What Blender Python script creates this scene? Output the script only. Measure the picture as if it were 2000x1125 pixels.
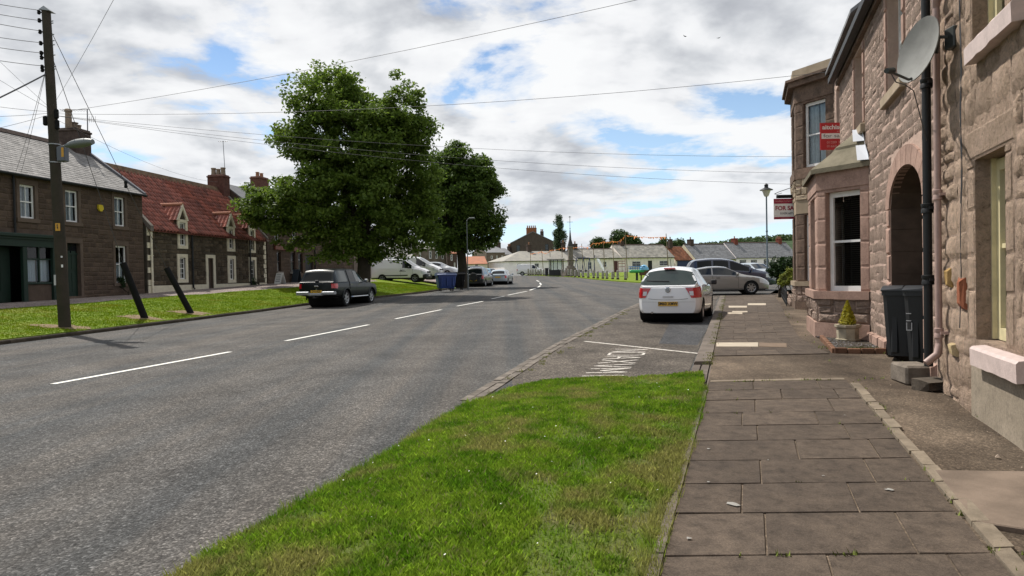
import bpy, bmesh, math, random
from mathutils import Vector, Matrix, noise
from mathutils.geometry import delaunay_2d_cdt

for _o in list(bpy.data.objects):
    bpy.data.objects.remove(_o)
S = bpy.context.scene
COL = S.collection
RND = random.Random(11)
rad = math.radians

# ------------------------------------------------------------------ camera
CAM_H, FPX, PITCH, ROLL = 1.6, 1350.0, rad(1.074), rad(1.146)
_F = Vector((0, math.cos(PITCH), -math.sin(PITCH)))
_U0 = Vector((0, math.sin(PITCH), math.cos(PITCH)))
_R0 = Vector((1, 0, 0))
_Rt = _R0 * math.cos(ROLL) - _U0 * math.sin(ROLL)
_Up = _R0 * math.sin(ROLL) + _U0 * math.cos(ROLL)
cam_d = bpy.data.cameras.new('camera')
cam = bpy.data.objects.new('camera', cam_d)
COL.objects.link(cam)
cam_d.sensor_width = 36.0
cam_d.lens = FPX / 2000.0 * 36.0
cam_d.clip_start, cam_d.clip_end = 0.05, 5000
m = Matrix((_Rt, _Up, -_F)).transposed().to_4x4()
m.translation = Vector((0, 0, CAM_H))
cam.matrix_world = m
S.camera = cam

# ------------------------------------------------------------------ light
SUN_AZ = Vector((-0.72, 0.69, 0)).normalized()     # horizontal direction towards the sun
SUN_EL = rad(56)
sun_dir = Vector((SUN_AZ.x * math.cos(SUN_EL), SUN_AZ.y * math.cos(SUN_EL), math.sin(SUN_EL)))
sun_d = bpy.data.lights.new('sun', 'SUN')
sun_d.energy = 5.0
sun_d.angle = rad(0.5)
sun_d.color = (1.0, 0.95, 0.87)
sun = bpy.data.objects.new('sun', sun_d)
COL.objects.link(sun)
sun.location = (-20, 20, 40)
sun.rotation_euler = (-sun_dir).to_track_quat('-Z', 'Y').to_euler()

W = bpy.data.worlds.new('World')
S.world = W
W.use_nodes = True
nt = W.node_tree
nt.nodes.clear()
def N(tree, typ, **kw):
    n = tree.nodes.new(typ)
    for k, v in kw.items():
        if k in n.inputs:
            n.inputs[k].default_value = v
        else:
            setattr(n, k, v)
    return n
def L(tree, a, b):
    tree.links.new(a, b)
def ramp(tree, fac, stops, interp='LINEAR'):
    r = tree.nodes.new('ShaderNodeValToRGB')
    r.color_ramp.interpolation = interp
    el = r.color_ramp.elements
    while len(el) < len(stops):
        el.new(0.5)
    for e, (p, c) in zip(el, stops):
        e.position = p
        e.color = (*c, 1) if isinstance(c, tuple) else (c, c, c, 1)
    if fac is not None:
        L(tree, fac, r.inputs['Fac'])
    return r.outputs['Color']
def mathn(tree, op, a, b=None, c=None, clamp=False):
    n = tree.nodes.new('ShaderNodeMath')
    n.operation = op
    n.use_clamp = clamp
    for i, v in enumerate((a, b, c)):
        if v is None:
            continue
        if isinstance(v, (int, float)):
            n.inputs[i].default_value = v
        else:
            L(tree, v, n.inputs[i])
    return n.outputs[0]
def mixc(tree, fac, a, b, blend='MIX'):
    n = tree.nodes.new('ShaderNodeMix')
    n.data_type = 'RGBA'
    n.blend_type = blend
    n.clamp_factor = True
    for sock, v in ((n.inputs['Factor'], fac), (n.inputs[6], a), (n.inputs[7], b)):
        if isinstance(v, (int, float)):
            sock.default_value = v
        elif isinstance(v, tuple):
            sock.default_value = (*v, 1)
        else:
            L(tree, v, sock)
    return n.outputs[2]

SKY_STRENGTH = 0.125
CLOUD_OFF = (33.4, 1.2, 0.0)
sky = N(nt, 'ShaderNodeTexSky', sky_type='NISHITA', sun_disc=False)
sky.sun_elevation = SUN_EL
sky.sun_rotation = math.atan2(SUN_AZ.x, SUN_AZ.y)
sky.air_density, sky.dust_density, sky.ozone_density = 1.0, 0.0, 2.5
tc = N(nt, 'ShaderNodeTexCoord')
sep = N(nt, 'ShaderNodeSeparateXYZ')
L(nt, tc.outputs['Generated'], sep.inputs[0])
zc = mathn(nt, 'MAXIMUM', sep.outputs[2], 0.0)
den = mathn(nt, 'ADD', zc, 0.20)
cx = mathn(nt, 'DIVIDE', sep.outputs[0], den)
cy = mathn(nt, 'DIVIDE', sep.outputs[1], den)
cmb = N(nt, 'ShaderNodeCombineXYZ')
L(nt, cx, cmb.inputs[0]); L(nt, cy, cmb.inputs[1])
def cloud_noise(off, scale, detail, rough, dist=0.0):
    mp = N(nt, 'ShaderNodeMapping')
    mp.inputs['Location'].default_value = (CLOUD_OFF[0] + off[0], CLOUD_OFF[1] + off[1], CLOUD_OFF[2] + off[2])
    L(nt, cmb.outputs[0], mp.inputs[0])
    n = N(nt, 'ShaderNodeTexNoise', Scale=scale, Detail=detail, Roughness=rough, Distortion=dist)
    L(nt, mp.outputs[0], n.inputs['Vector'])
    return n.outputs[0]
big = cloud_noise((0, 0, 0), 0.85, 2.0, 0.5)
puff = cloud_noise((0, 0, 0), 1.75, 11.0, 0.585, 0.2)
puff_s = cloud_noise((-0.06, 0.06, 0), 1.75, 5.0, 0.52, 0.2)
dens = mathn(nt, 'ADD', mathn(nt, 'MULTIPLY', puff, 0.62), mathn(nt, 'MULTIPLY', big, 0.38))
cover = ramp(nt, dens, [(0.425, 0.0), (0.452, 0.65), (0.485, 1.0)])
relief = mathn(nt, 'MULTIPLY', mathn(nt, 'SUBTRACT', puff, puff_s), 0.9)
thick = mathn(nt, 'SUBTRACT', mathn(nt, 'ADD', mathn(nt, 'MULTIPLY', cloud_noise((9, 4, 2), 1.0, 5.0, 0.5), 0.5), mathn(nt, 'MULTIPLY', dens, 0.5)), relief)
ccol = ramp(nt, thick, [(0.43, (0.90, 0.91, 0.92)), (0.50, (0.83, 0.84, 0.86)), (0.56, (0.66, 0.68, 0.71)), (0.62, (0.50, 0.52, 0.56)), (0.69, (0.40, 0.42, 0.46))])
hz = ramp(nt, zc, [(0.0, 0.6), (0.08, 0.25), (0.2, 0.0)])
ccol = mixc(nt, hz, ccol, (0.74, 0.79, 0.85))
skyc = mixc(nt, ramp(nt, zc, [(0.0, 0.75), (0.12, 0.35), (0.3, 0.0)]), sky.outputs[0], (5.6, 7.4, 9.2))
bg1 = N(nt, 'ShaderNodeBackground', Strength=SKY_STRENGTH)
L(nt, skyc, bg1.inputs['Color'])
bg2 = N(nt, 'ShaderNodeBackground', Strength=1.0)
L(nt, ccol, bg2.inputs['Color'])
mx = N(nt, 'ShaderNodeMixShader')
L(nt, cover, mx.inputs[0]); L(nt, bg1.outputs[0], mx.inputs[1]); L(nt, bg2.outputs[0], mx.inputs[2])
wo = N(nt, 'ShaderNodeOutputWorld')
L(nt, mx.outputs[0], wo.inputs['Surface'])

S.view_settings.view_transform = 'Standard'
S.view_settings.look = 'None'
S.view_settings.exposure = 0.1
S.view_settings.gamma = 1.0
S.view_settings.use_curve_mapping = False
S.cycles.max_bounces = 6
S.cycles.transparent_max_bounces = 6

# ------------------------------------------------------------------ pixel <-> world helpers (2000 x 1125 photograph)
def ray(px, py):
    d = _F * FPX + _Rt * (px - 1000.0) - _Up * (py - 562.5)
    return d / d.y                      # per metre of depth along +Y
def horiz(px):
    return 537.3 + 0.02 * (1000 - px)
def at(px, py, d):
    r = ray(px, py)
    return Vector((r.x * d, d, CAM_H + r.z * d))

def interp(tab, t):
    if t <= tab[0][0]:
        return tab[0][1]
    for (a, va), (b, vb) in zip(tab, tab[1:]):
        if t <= b:
            k = (t - a) / (b - a)
            return va + (vb - va) * k
    return tab[-1][1]
def smooth_tab(tab):
    # resample with smoothing so the ground has no creases
    def f(t):
        return (interp(tab, t - 2) + 2 * interp(tab, t - 1) + 3 * interp(tab, t) + 2 * interp(tab, t + 1) + interp(tab, t + 2)) / 9
    return f
road_prof = smooth_tab([(-40, -0.05), (0, 0.0), (5, 0.05), (10, 0.08), (20, 0.14), (30, 0.24), (40, 0.42), (50, 0.55), (60, 0.62), (70, 0.72),
                        (80, 0.87), (100, 1.28), (120, 1.6), (160, 1.75), (400, 1.8)])
row_prof = smooth_tab([(-40, 0.3), (0, 0.5), (22, 0.78), (26, 0.83), (34, 0.96), (46, 1.25), (55, 1.38), (70, 1.5), (100, 1.6), (160, 1.85), (400, 1.9)])
pave_prof = smooth_tab([(-40, -0.1), (0, -0.02), (3.5, 0.07), (10, 0.25), (13, 0.27), (20, 0.27), (30, 0.36), (40, 0.5), (60, 0.72), (80, 0.97), (120, 1.7)])
LKERB = [(-20.0, -30), (-16.9, -10), (-12.7, 17.2), (-10.2, 33.5), (-7.8, 40.5), (-5.9, 46.5), (-5.1, 52), (-4.3, 60), (-2.9, 67), (-2.4, 74), (-3, 82), (-6, 91), (-14, 98), (-30, 104), (-70, 112)]
def lk_x(y):
    if y > 82:
        y = 82
    return interp([(b, a) for a, b in LKERB[:10] + [(-3, 82)]], y)
def sstep(a, b, t):
    t = min(1, max(0, (t - a) / (b - a)))
    return t * t * (3 - 2 * t)
def T(x, y):
    """height of the terrain / carriageway"""
    zr = road_prof(y)
    e = lk_x(y) - x
    if e > 0 and y < 95:
        zr += (row_prof(y) - zr) * min(1, e / 5.6) * (1 - sstep(70, 95, y))
    zr += 0.10 * sstep(3.5, 10, x) * sstep(19, 32, y) * (1 - sstep(50, 70, y))
    return zr
def Pv(x, y):
    return pave_prof(y)
def gp(px, py, f=None, off=0.0):
    f = f or T
    r = ray(px, py)
    lo, hi = 1.0, 160.0
    for _ in range(60):
        mid = (lo + hi) / 2
        if CAM_H + r.z * mid > f(r.x * mid, mid) + off:
            lo = mid
        else:
            hi = mid
    return (r.x * lo, lo)

# ------------------------------------------------------------------ objects
BASE = {}
def root_of(o):
    while o.parent:
        o = o.parent
    return o
def tag(o, label=None, cat=None, group=None, kind=None):
    if label: o['label'] = label
    if cat: o['category'] = cat
    if group: o['group'] = group
    if kind: o['kind'] = kind
    return o
def thing(name, label, cat, loc=(0, 0, 0), rz=None, group=None):
    """Empty at the base; parts are given in world coordinates (rz None) or in local ones (rz given)"""
    o = bpy.data.objects.new(name, None)
    o.empty_display_size = 0.2
    COL.objects.link(o)
    o.location = loc
    if rz is None:
        BASE[o.name] = Vector(loc)
    else:
        o.rotation_euler = (0, 0, rz)
        BASE[o.name] = Vector((0, 0, 0))
    return tag(o, label, cat, group)
def copy_tree(o, parent=None):
    c = o.copy()
    COL.objects.link(c)
    if parent: c.parent = parent
    for ch in list(o.children):
        copy_tree(ch, c)
    return c

class MB:
    def __init__(s, xf=None):
        s.v, s.f, s.mi, s.mat, s.xf = [], [], [], 0, xf
        s.flip = xf is not None and xf.to_3x3().determinant() < 0
    def add(s, vs, fs):
        o = len(s.v)
        if s.xf is not None:
            s.v += [s.xf @ Vector(v) for v in vs]
        else:
            s.v += [Vector(v) for v in vs]
        for f in fs:
            s.f.append([i + o for i in (reversed(f) if s.flip else f)])
            s.mi.append(s.mat)
        return s
    def quad(s, a, b, c, d):
        return s.add([a, b, c, d], [(0, 1, 2, 3)])
    def box(s, x0, x1, y0, y1, z0, z1):
        if x0 > x1: x0, x1 = x1, x0
        if y0 > y1: y0, y1 = y1, y0
        if z0 > z1: z0, z1 = z1, z0
        return s.add([(x0, y0, z0), (x1, y0, z0), (x1, y1, z0), (x0, y1, z0), (x0, y0, z1), (x1, y0, z1), (x1, y1, z1), (x0, y1, z1)],
                     [(0, 3, 2, 1), (4, 5, 6, 7), (0, 1, 5, 4), (1, 2, 6, 5), (2, 3, 7, 6), (3, 0, 4, 7)])
    def bbox(s, x0, x1, y0, y1, z0, z1, b=0.02):
        """box with chamfered edges on all sides"""
        if x0 > x1: x0, x1 = x1, x0
        if y0 > y1: y0, y1 = y1, y0
        if z0 > z1: z0, z1 = z1, z0
        b = min(b, (x1 - x0) / 2.2, (y1 - y0) / 2.2, (z1 - z0) / 2.2)
        vs, idx = [], {}
        for ix, X in ((0, x0), (1, x1)):
            for iy, Y in ((0, y0), (1, y1)):
                for iz, Z in ((0, z0), (1, z1)):
                    sx, sy, sz = (b if ix == 0 else -b), (b if iy == 0 else -b), (b if iz == 0 else -b)
                    for k, p in enumerate(((X, Y + sy, Z + sz), (X + sx, Y, Z + sz), (X + sx, Y + sy, Z))):
                        idx[(ix, iy, iz, k)] = len(vs)
                        vs.append(p)
        g = lambda *k: idx[k]
        fs = []
        for a in (0, 1):
            fs.append([g(a, 0, 0, 0), g(a, 1, 0, 0), g(a, 1, 1, 0), g(a, 0, 1, 0)])
            fs.append([g(0, a, 0, 1), g(0, a, 1, 1), g(1, a, 1, 1), g(1, a, 0, 1)])
            fs.append([g(0, 0, a, 2), g(1, 0, a, 2), g(1, 1, a, 2), g(0, 1, a, 2)])
            for c in (0, 1):
                fs.append([g(a, c, 0, 0), g(a, c, 1, 0), g(a, c, 1, 1), g(a, c, 0, 1)])
                fs.append([g(a, 0, c, 0), g(a, 1, c, 0), g(a, 1, c, 2), g(a, 0, c, 2)])
                fs.append([g(0, a, c, 1), g(1, a, c, 1), g(1, a, c, 2), g(0, a, c, 2)])
                for e in (0, 1):
                    fs.append([g(a, c, e, 0), g(a, c, e, 1), g(a, c, e, 2)])
        cx_, cy_, cz_ = (x0 + x1) / 2, (y0 + y1) / 2, (z0 + z1) / 2
        out = []
        for f in fs:
            p = [Vector(vs[i]) for i in f]
            n = (p[1] - p[0]).cross(p[2] - p[0])
            c = sum(p, Vector()) / len(p) - Vector((cx_, cy_, cz_))
            out.append(f if n.dot(c) > 0 else f[::-1])
        return s.add(vs, out)
    def tube(s, pts, r, n=8, cap=True):
        pts = [Vector(p) for p in pts]
        rs = r if isinstance(r, (list, tuple)) else [r] * len(pts)
        vs, fs = [], []
        for i, p in enumerate(pts):
            d = (pts[min(i + 1, len(pts) - 1)] - pts[max(i - 1, 0)]).normalized()
            a = d.cross(Vector((0, 0, 1)))
            if a.length < 0.05:
                a = d.cross(Vector((1, 0, 0)))
            a.normalize()
            b = a.cross(d)
            for k in range(n):
                t = 2 * math.pi * k / n
                vs.append(p + (a * math.cos(t) + b * math.sin(t)) * rs[i])
        for i in range(len(pts) - 1):
            for k in range(n):
                k2 = (k + 1) % n
                fs.append((i * n + k, (i + 1) * n + k, (i + 1) * n + k2, i * n + k2))
        if cap and n > 2:
            fs.append(tuple(range(n)))
            fs.append(tuple(range((len(pts) - 1) * n, len(pts) * n))[::-1])
        return s.add(vs, fs)
    def lathe(s, prof, c=(0, 0, 0), n=16, axis='z', cap=True):
        vs, fs = [], []
        for r, h in prof:
            for k in range(n):
                t = 2 * math.pi * k / n
                if axis == 'z': vs.append((c[0] + r * math.cos(t), c[1] + r * math.sin(t), c[2] + h))
                elif axis == 'y': vs.append((c[0] + r * math.cos(t), c[1] + h, c[2] - r * math.sin(t)))
                else: vs.append((c[0] + h, c[1] + r * math.cos(t), c[2] + r * math.sin(t)))
        for i in range(len(prof) - 1):
            for k in range(n):
                k2 = (k + 1) % n
                fs.append((i * n + k, i * n + k2, (i + 1) * n + k2, (i + 1) * n + k))
        if cap:
            fs.append(tuple(range(n))[::-1])
            fs.append(tuple(range((len(prof) - 1) * n, len(prof) * n)))
        return s.add(vs, fs)
    def prism(s, poly, a0, a1, axis='y'):
        """poly: 2D points; extruded along axis from a0 to a1.  axis y: poly=(x,z); axis x: poly=(y,z); axis z: poly=(x,y)"""
        f = {'y': lambda p, a: (p[0], a, p[1]), 'x': lambda p, a: (a, p[0], p[1]), 'z': lambda p, a: (p[0], p[1], a)}[axis]
        n = len(poly)
        area = sum(poly[i][0] * poly[(i + 1) % n][1] - poly[(i + 1) % n][0] * poly[i][1] for i in range(n))
        if axis == 'y': area = -area
        if area < 0: poly = poly[::-1]
        vs = [f(p, a0) for p in poly] + [f(p, a1) for p in poly]
        fs = [tuple(range(n))[::-1], tuple(range(n, 2 * n))]
        for i in range(n):
            j = (i + 1) % n
            fs.append((i, j, n + j, n + i))
        if a1 < a0: fs = [q[::-1] for q in fs]
        return s.add(vs, fs)
    def mesh(s, name, mats, base, smooth=False):
        me = bpy.data.meshes.new(name)
        me.from_pydata([v - base for v in s.v] if base.length_squared else s.v, [], s.f)
        for mm in (mats if isinstance(mats, (list, tuple)) else [mats]):
            me.materials.append(mm)
        if any(s.mi):
            me.polygons.foreach_set('material_index', s.mi)
        if smooth:
            me.polygons.foreach_set('use_smooth', [True] * len(me.polygons))
            if smooth is not True:
                bm = bmesh.new(); bm.from_mesh(me)
                bmesh.ops.remove_doubles(bm, verts=bm.verts, dist=1e-4)
                for e in bm.edges:
                    if len(e.link_faces) == 2 and e.calc_face_angle(0) > smooth:
                        e.smooth = False
                bm.to_mesh(me); bm.free()
        me.update()
        return me
    def build(s, name, mats, parent=None, smooth=False, **tags):
        if parent is not None:
            base = BASE[root_of(parent).name]
        else:
            xs = [v.x for v in s.v]; ys = [v.y for v in s.v]
            base = Vector(((min(xs) + max(xs)) / 2, (min(ys) + max(ys)) / 2, min(v.z for v in s.v)))
        o = bpy.data.objects.new(name, s.mesh(name, mats, base, smooth))
        COL.objects.link(o)
        if parent is not None:
            o.parent = parent
        else:
            o.location = base
            BASE[o.name] = base
        return tag(o, **tags)

# ------------------------------------------------------------------ materials
MATS = {}
def mat(name, col, rough=0.8, var=0.0, scale=8.0, bump=0.0, bscale=None, col2=None, metal=0.0, spec=0.5, detail=4.0, island=0.0, coat=0.0, dist=0.02):
    """Principled material: base colour varied by noise (col -> col2) and by island / object, with noise bump"""
    if name in MATS: return MATS[name]
    M = bpy.data.materials.new(name)
    M.use_nodes = True
    t = M.node_tree
    b = t.nodes['Principled BSDF']
    b.inputs['Roughness'].default_value = rough
    b.inputs['Metallic'].default_value = metal
    b.inputs['Specular IOR Level'].default_value = spec if rough < .8 else min(spec, .2)
    if coat: b.inputs['Coat Weight'].default_value = coat; b.inputs['Coat Roughness'].default_value = 0.04
    MATS[name] = M
    cd = None
    if var or bump or col2:
        cd = t.nodes.new('ShaderNodeTexCoord').outputs['Object']
    out = None
    if var or col2:
        nz = N(t, 'ShaderNodeTexNoise', Scale=scale, Detail=detail, Roughness=0.6)
        L(t, cd, nz.inputs['Vector'])
        c2 = col2 or tuple(c * (1 - var) for c in col)
        c1 = col if col2 else tuple(min(1, c * (1 + var)) for c in col)
        out = ramp(t, nz.outputs[0], [(0.35, c1), (0.65, c2)])
    if island:
        g = N(t, 'ShaderNodeNewGeometry')
        oi = N(t, 'ShaderNodeObjectInfo')
        r = mathn(t, 'FRACT', mathn(t, 'ADD', g.outputs['Random Per Island'], oi.outputs['Random']))
        k = mathn(t, 'ADD', mathn(t, 'MULTIPLY', r, 2 * island), 1 - island)
        cc = N(t, 'ShaderNodeCombineXYZ')
        for i in range(3): L(t, k, cc.inputs[i])
        out = mixc(t, 1.0, out if out else tuple(col), cc.outputs[0], 'MULTIPLY')
    if out: L(t, out, b.inputs['Base Color'])
    else: b.inputs['Base Color'].default_value = (*col, 1)
    if bump:
        nb = N(t, 'ShaderNodeTexNoise', Scale=bscale or scale * 4, Detail=6.0, Roughness=0.65)
        L(t, cd, nb.inputs['Vector'])
        bp = N(t, 'ShaderNodeBump', Strength=bump, Distance=dist)
        L(t, nb.outputs[0], bp.inputs['Height'])
        L(t, bp.outputs[0], b.inputs['Normal'])
    return M
def glass_mat(name, col=(0.02, 0.025, 0.03), rough=0.04, alpha=1.0):
    if name in MATS: return MATS[name]
    M = bpy.data.materials.new(name); M.use_nodes = True
    b = M.node_tree.nodes['Principled BSDF']
    b.inputs['Base Color'].default_value = (*col, 1)
    b.inputs['Roughness'].default_value = rough
    b.inputs['Specular IOR Level'].default_value = 0.6
    if alpha < 1: b.inputs['Alpha'].default_value = alpha
    MATS[name] = M
    return M
# ------------------------------------------------------------------ ground
def asphalt(name, base, warm, scale=1.0, big=0.25, bump=0.5, amp=1.0):
    M = bpy.data.materials.new(name); M.use_nodes = True
    t = M.node_tree; b = t.nodes['Principled BSDF']
    b.inputs['Roughness'].default_value = 0.85
    b.inputs['Specular IOR Level'].default_value = 0.15
    cd = t.nodes.new('ShaderNodeTexCoord').outputs['Object']
    fine = N(t, 'ShaderNodeTexVoronoi', Scale=70.0 * scale); L(t, cd, fine.inputs['Vector'])
    mid = N(t, 'ShaderNodeTexNoise', Scale=38.0 * scale, Detail=6.0, Roughness=0.75); L(t, cd, mid.inputs['Vector'])
    lg = N(t, 'ShaderNodeTexNoise', Scale=0.5, Detail=5.0, Roughness=0.6); 
    mpn = N(t, 'ShaderNodeMapping'); mpn.inputs['Rotation'].default_value = (0, 0, rad(10))
    mpn.inputs['Scale'].default_value = (2.4, 0.07, 1)
    L(t, cd, mpn.inputs[0]); L(t, mpn.outputs[0], lg.inputs['Vector'])
    pt = N(t, 'ShaderNodeTexNoise', Scale=0.9, Detail=4.0, Roughness=0.55); L(t, cd, pt.inputs['Vector'])
    c = mixc(t, ramp(t, lg.outputs[0], [(0.38, 0.0), (0.62, 1.0)]), base, warm)
    c = mixc(t, 1.0, c, ramp(t, pt.outputs[0], [(0.3, 1 - big), (0.7, 1 + big)]), 'MULTIPLY')
    c = mixc(t, 1.0, c, ramp(t, mid.outputs[0], [(0.28, 1 - .7 * amp), (0.5, 1.0), (0.72, 1 + amp)]), 'MULTIPLY')
    vc = N(t, 'ShaderNodeSeparateColor'); L(t, fine.outputs['Color'], vc.inputs[0])
    c = mixc(t, 1.0, c, ramp(t, vc.outputs[0], [(0.0, 1 - .55 * amp), (0.6, 0.95), (0.85, 1 + .35 * amp), (1.0, 1 + 1.3 * amp)]), 'MULTIPLY')
    cr = N(t, 'ShaderNodeTexNoise', Scale=17.0 * scale, Detail=5.0, Roughness=0.7); L(t, cd, cr.inputs['Vector'])
    c = mixc(t, 1.0, c, ramp(t, cr.outputs[0], [(0.30, 1 - .45 * amp), (0.48, 1.0), (0.70, 1 + .45 * amp)]), 'MULTIPLY')
    L(t, c, b.inputs['Base Color'])
    h = mathn(t, 'ADD', mathn(t, 'MULTIPLY', fine.outputs['Distance'], -0.8), mid.outputs[0])
    bp = N(t, 'ShaderNodeBump', Strength=bump, Distance=0.012); L(t, h, bp.inputs['Height']); L(t, bp.outputs[0], b.inputs['Normal'])
    return M
M_ROAD = asphalt('road_asphalt', (0.066, 0.067, 0.067), (0.100, 0.091, 0.082), big=0.22, amp=.78, bump=0.8)
M_BAY = asphalt('bay_asphalt', (0.074, 0.064, 0.054), (0.096, 0.082, 0.068), big=0.35)
M_PATCH = asphalt('old_asphalt', (0.075, 0.056, 0.040), (0.120, 0.092, 0.067), big=0.55, amp=.45)
M_FAR_PAVE = asphalt('left_path_asphalt', (0.19, 0.155, 0.14), (0.24, 0.20, 0.18), big=0.2)

def grassmat(name, a, b_, dry, scale=3.0, blades=False, dr=.90, lo=.55, hi=2.0):
    M = bpy.data.materials.new(name); M.use_nodes = True
    t = M.node_tree; b = t.nodes['Principled BSDF']
    b.inputs['Roughness'].default_value = 0.7
    b.inputs['Specular IOR Level'].default_value = 0.1
    cd = t.nodes.new('ShaderNodeNewGeometry').outputs['Position']
    n1_ = N(t, 'ShaderNodeTexNoise', Scale=scale, Detail=6.0, Roughness=0.65); L(t, cd, n1_.inputs['Vector'])
    n2_ = N(t, 'ShaderNodeTexNoise', Scale=scale * 0.45, Detail=5.0, Roughness=0.6); 
    mv = N(t, 'ShaderNodeMapping'); mv.inputs['Location'].default_value = (5, 3, 1); L(t, cd, mv.inputs[0]); L(t, mv.outputs[0], n2_.inputs['Vector'])
    c = ramp(t, n1_.outputs[0], [(0.40, a), (0.60, b_)])
    c = mixc(t, ramp(t, n2_.outputs[0], [(0.50, 0.0), (0.62, 0.85)]), c, dry)
    if blades:
        g = N(t, 'ShaderNodeNewGeometry')
        r = g.outputs['Random Per Island']
        c = mixc(t, 1.0, c, ramp(t, r, [(0.0, lo), (0.5, 0.95), (0.9, 1.2), (1.0, hi)]), 'MULTIPLY')
        c = mixc(t, ramp(t, mathn(t, 'FRACT', mathn(t, 'MULTIPLY', r, 37.0)), [(dr, 0.0), (min(1, dr + .06), 0.8)]), c, (0.30, 0.26, 0.13))
        tr = N(t, 'ShaderNodeBsdfTranslucent'); L(t, c, tr.inputs['Color'])
        mxs = N(t, 'ShaderNodeMixShader'); mxs.inputs[0].default_value = 0.35
        L(t, b.outputs[0], mxs.inputs[1]); L(t, tr.outputs[0], mxs.inputs[2])
        L(t, mxs.outputs[0], t.nodes['Material Output'].inputs['Surface'])
    else:
        f = N(t, 'ShaderNodeTexNoise', Scale=60.0, Detail=4.0, Roughness=0.7); L(t, cd, f.inputs['Vector'])
        c = mixc(t, 1.0, c, ramp(t, f.outputs[0], [(0.3, 0.55), (0.7, 1.4)]), 'MULTIPLY')
        bp = N(t, 'ShaderNodeBump', Strength=0.7, Distance=0.03); L(t, f.outputs[0], bp.inputs['Height']); L(t, bp.outputs[0], b.inputs['Normal'])
    L(t, c, b.inputs['Base Color'])
    return M
M_TURF = grassmat('turf', (0.075, 0.125, 0.015), (0.11, 0.155, 0.025), (0.13, 0.12, 0.05))
M_BLADE = grassmat('grass_blade', (0.11, 0.235, 0.012), (0.26, 0.385, 0.034), (0.35, 0.33, 0.11), blades=True)
M_TURF2 = grassmat('mown_turf', (0.11, 0.175, 0.006), (0.15, 0.215, 0.009), (0.17, 0.195, 0.02), scale=1.6)
M_BLADE2 = grassmat('verge_blade', (0.115, 0.195, 0.004), (0.175, 0.25, 0.007), (0.20, 0.225, 0.015), scale=1.6, blades=True, dr=.985, lo=.8, hi=1.3)
M_FIELD = grassmat('field', (0.09, 0.14, 0.03), (0.12, 0.17, 0.04), (0.16, 0.15, 0.06), scale=0.2)

def inside(p, poly):
    x, y = p; r = False; n = len(poly)
    for i in range(n):
        x1, y1 = poly[i]; x2, y2 = poly[(i + 1) % n]
        if (y1 > y) != (y2 > y) and x < (x2 - x1) * (y - y1) / (y2 - y1) + x1:
            r = not r
    return r
def dens_edge(poly, step):
    out = []
    for i, a in enumerate(poly):
        b = poly[(i + 1) % len(poly)]
        n = max(1, int(math.dist(a, b) / (step(a) if callable(step) else step)))
        out += [(a[0] + (b[0] - a[0]) * k / n, a[1] + (b[1] - a[1]) * k / n) for k in range(n)]
    return out
def sheet(name, poly, zf, m, step=1.0, skirt=0.0, label=None, kind='structure', parent=None):
    poly = dens_edge(poly, step)
    xs = [p[0] for p in poly]; ys = [p[1] for p in poly]
    pts = list(poly)
    y = min(ys) + step / 2
    while y < max(ys):
        x = min(xs) + step / 2
        while x < max(xs):
            if inside((x, y), poly): pts.append((x, y))
            x += step
        y += step
    n = len(poly)
    vs, _, fs, *_r = delaunay_2d_cdt([Vector(p) for p in pts], [], [list(range(n))], 1, 1e-4)
    mb = MB()
    tri = []
    for f in fs:
        a, b, c = (vs[i] for i in f[:3])
        if (b - a).cross(c - a) < 0: f = f[::-1]
        tri.append(list(f))
    mb.add([(v.x, v.y, zf(v.x, v.y)) for v in vs], tri)
    if skirt:
        for i in range(n):
            a, b = poly[i], poly[(i + 1) % n]
            za, zb = zf(*a), zf(*b)
            mb.quad((a[0], a[1], za), (a[0], a[1], za - skirt), (b[0], b[1], zb - skirt), (b[0], b[1], zb))
    o = mb.build(name, m, parent, smooth=False)
    if parent is None: tag(o, label=label, kind=kind)
    return o

# the open land around the village
gm = MB()
_gx = [-1500, -600, -300, -150, -90] + [x * 10 for x in range(-7, 8)] + [90, 150, 300, 600, 1500]
_gy = [-300, -100] + [y * 10 for y in range(-4, 21)] + [260, 400, 700, 1200, 2500]
vs = [(x, y, T(max(-60, min(60, x)), min(y, 200)) - 0.35) for y in _gy for x in _gx]
nx = len(_gx)
gm.add(vs, [(j * nx + i, j * nx + i + 1, (j + 1) * nx + i + 1, (j + 1) * nx + i) for j in range(len(_gy) - 1) for i in range(nx - 1)])
gm.build('ground', M_FIELD, kind='structure', label='open grassy land around the village street')

# carriageway: one asphalt sheet under verges, bay and pavement edges
road_poly = LKERB + [(-70, 118), (-30, 113), (0, 110), (20, 108), (34, 100), (34, 60), (26, 45), (19, 38), (14.5, 38), (8, 24), (4.4, 15), (2.6, 10), (1.2, 6), (0.4, 3.4), (-0.6, -30)]
zroad = lambda x, y: T(min(1e9, max(x, lk_x(min(y, 82)) + 0.02)) if y < 82 else x, y)
ROAD = sheet('road', road_poly, zroad, M_ROAD, 1.2, label='wide grey asphalt street curving away')

# pavement geometry lines (x at depth y)
def line(p, q):
    return lambda y: p[0] + (q[0] - p[0]) * (y - p[1]) / (q[1] - p[1])
PE_L = lambda y: interp([(-10, -3.4), (3.57, 0.70), (4.66, 1.07), (8.5, 2.36), (33.5, 10.3)], y)     # slab edge / kerb
PE_R = lambda y: interp([(-10, -2.0), (3.5, 2.49), (8.4, 4.10), (40, 14.5)], y)                      # edging strip
WALL = lambda y: 2.37 + 0.323 * y                                                               # front of the near houses

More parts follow.
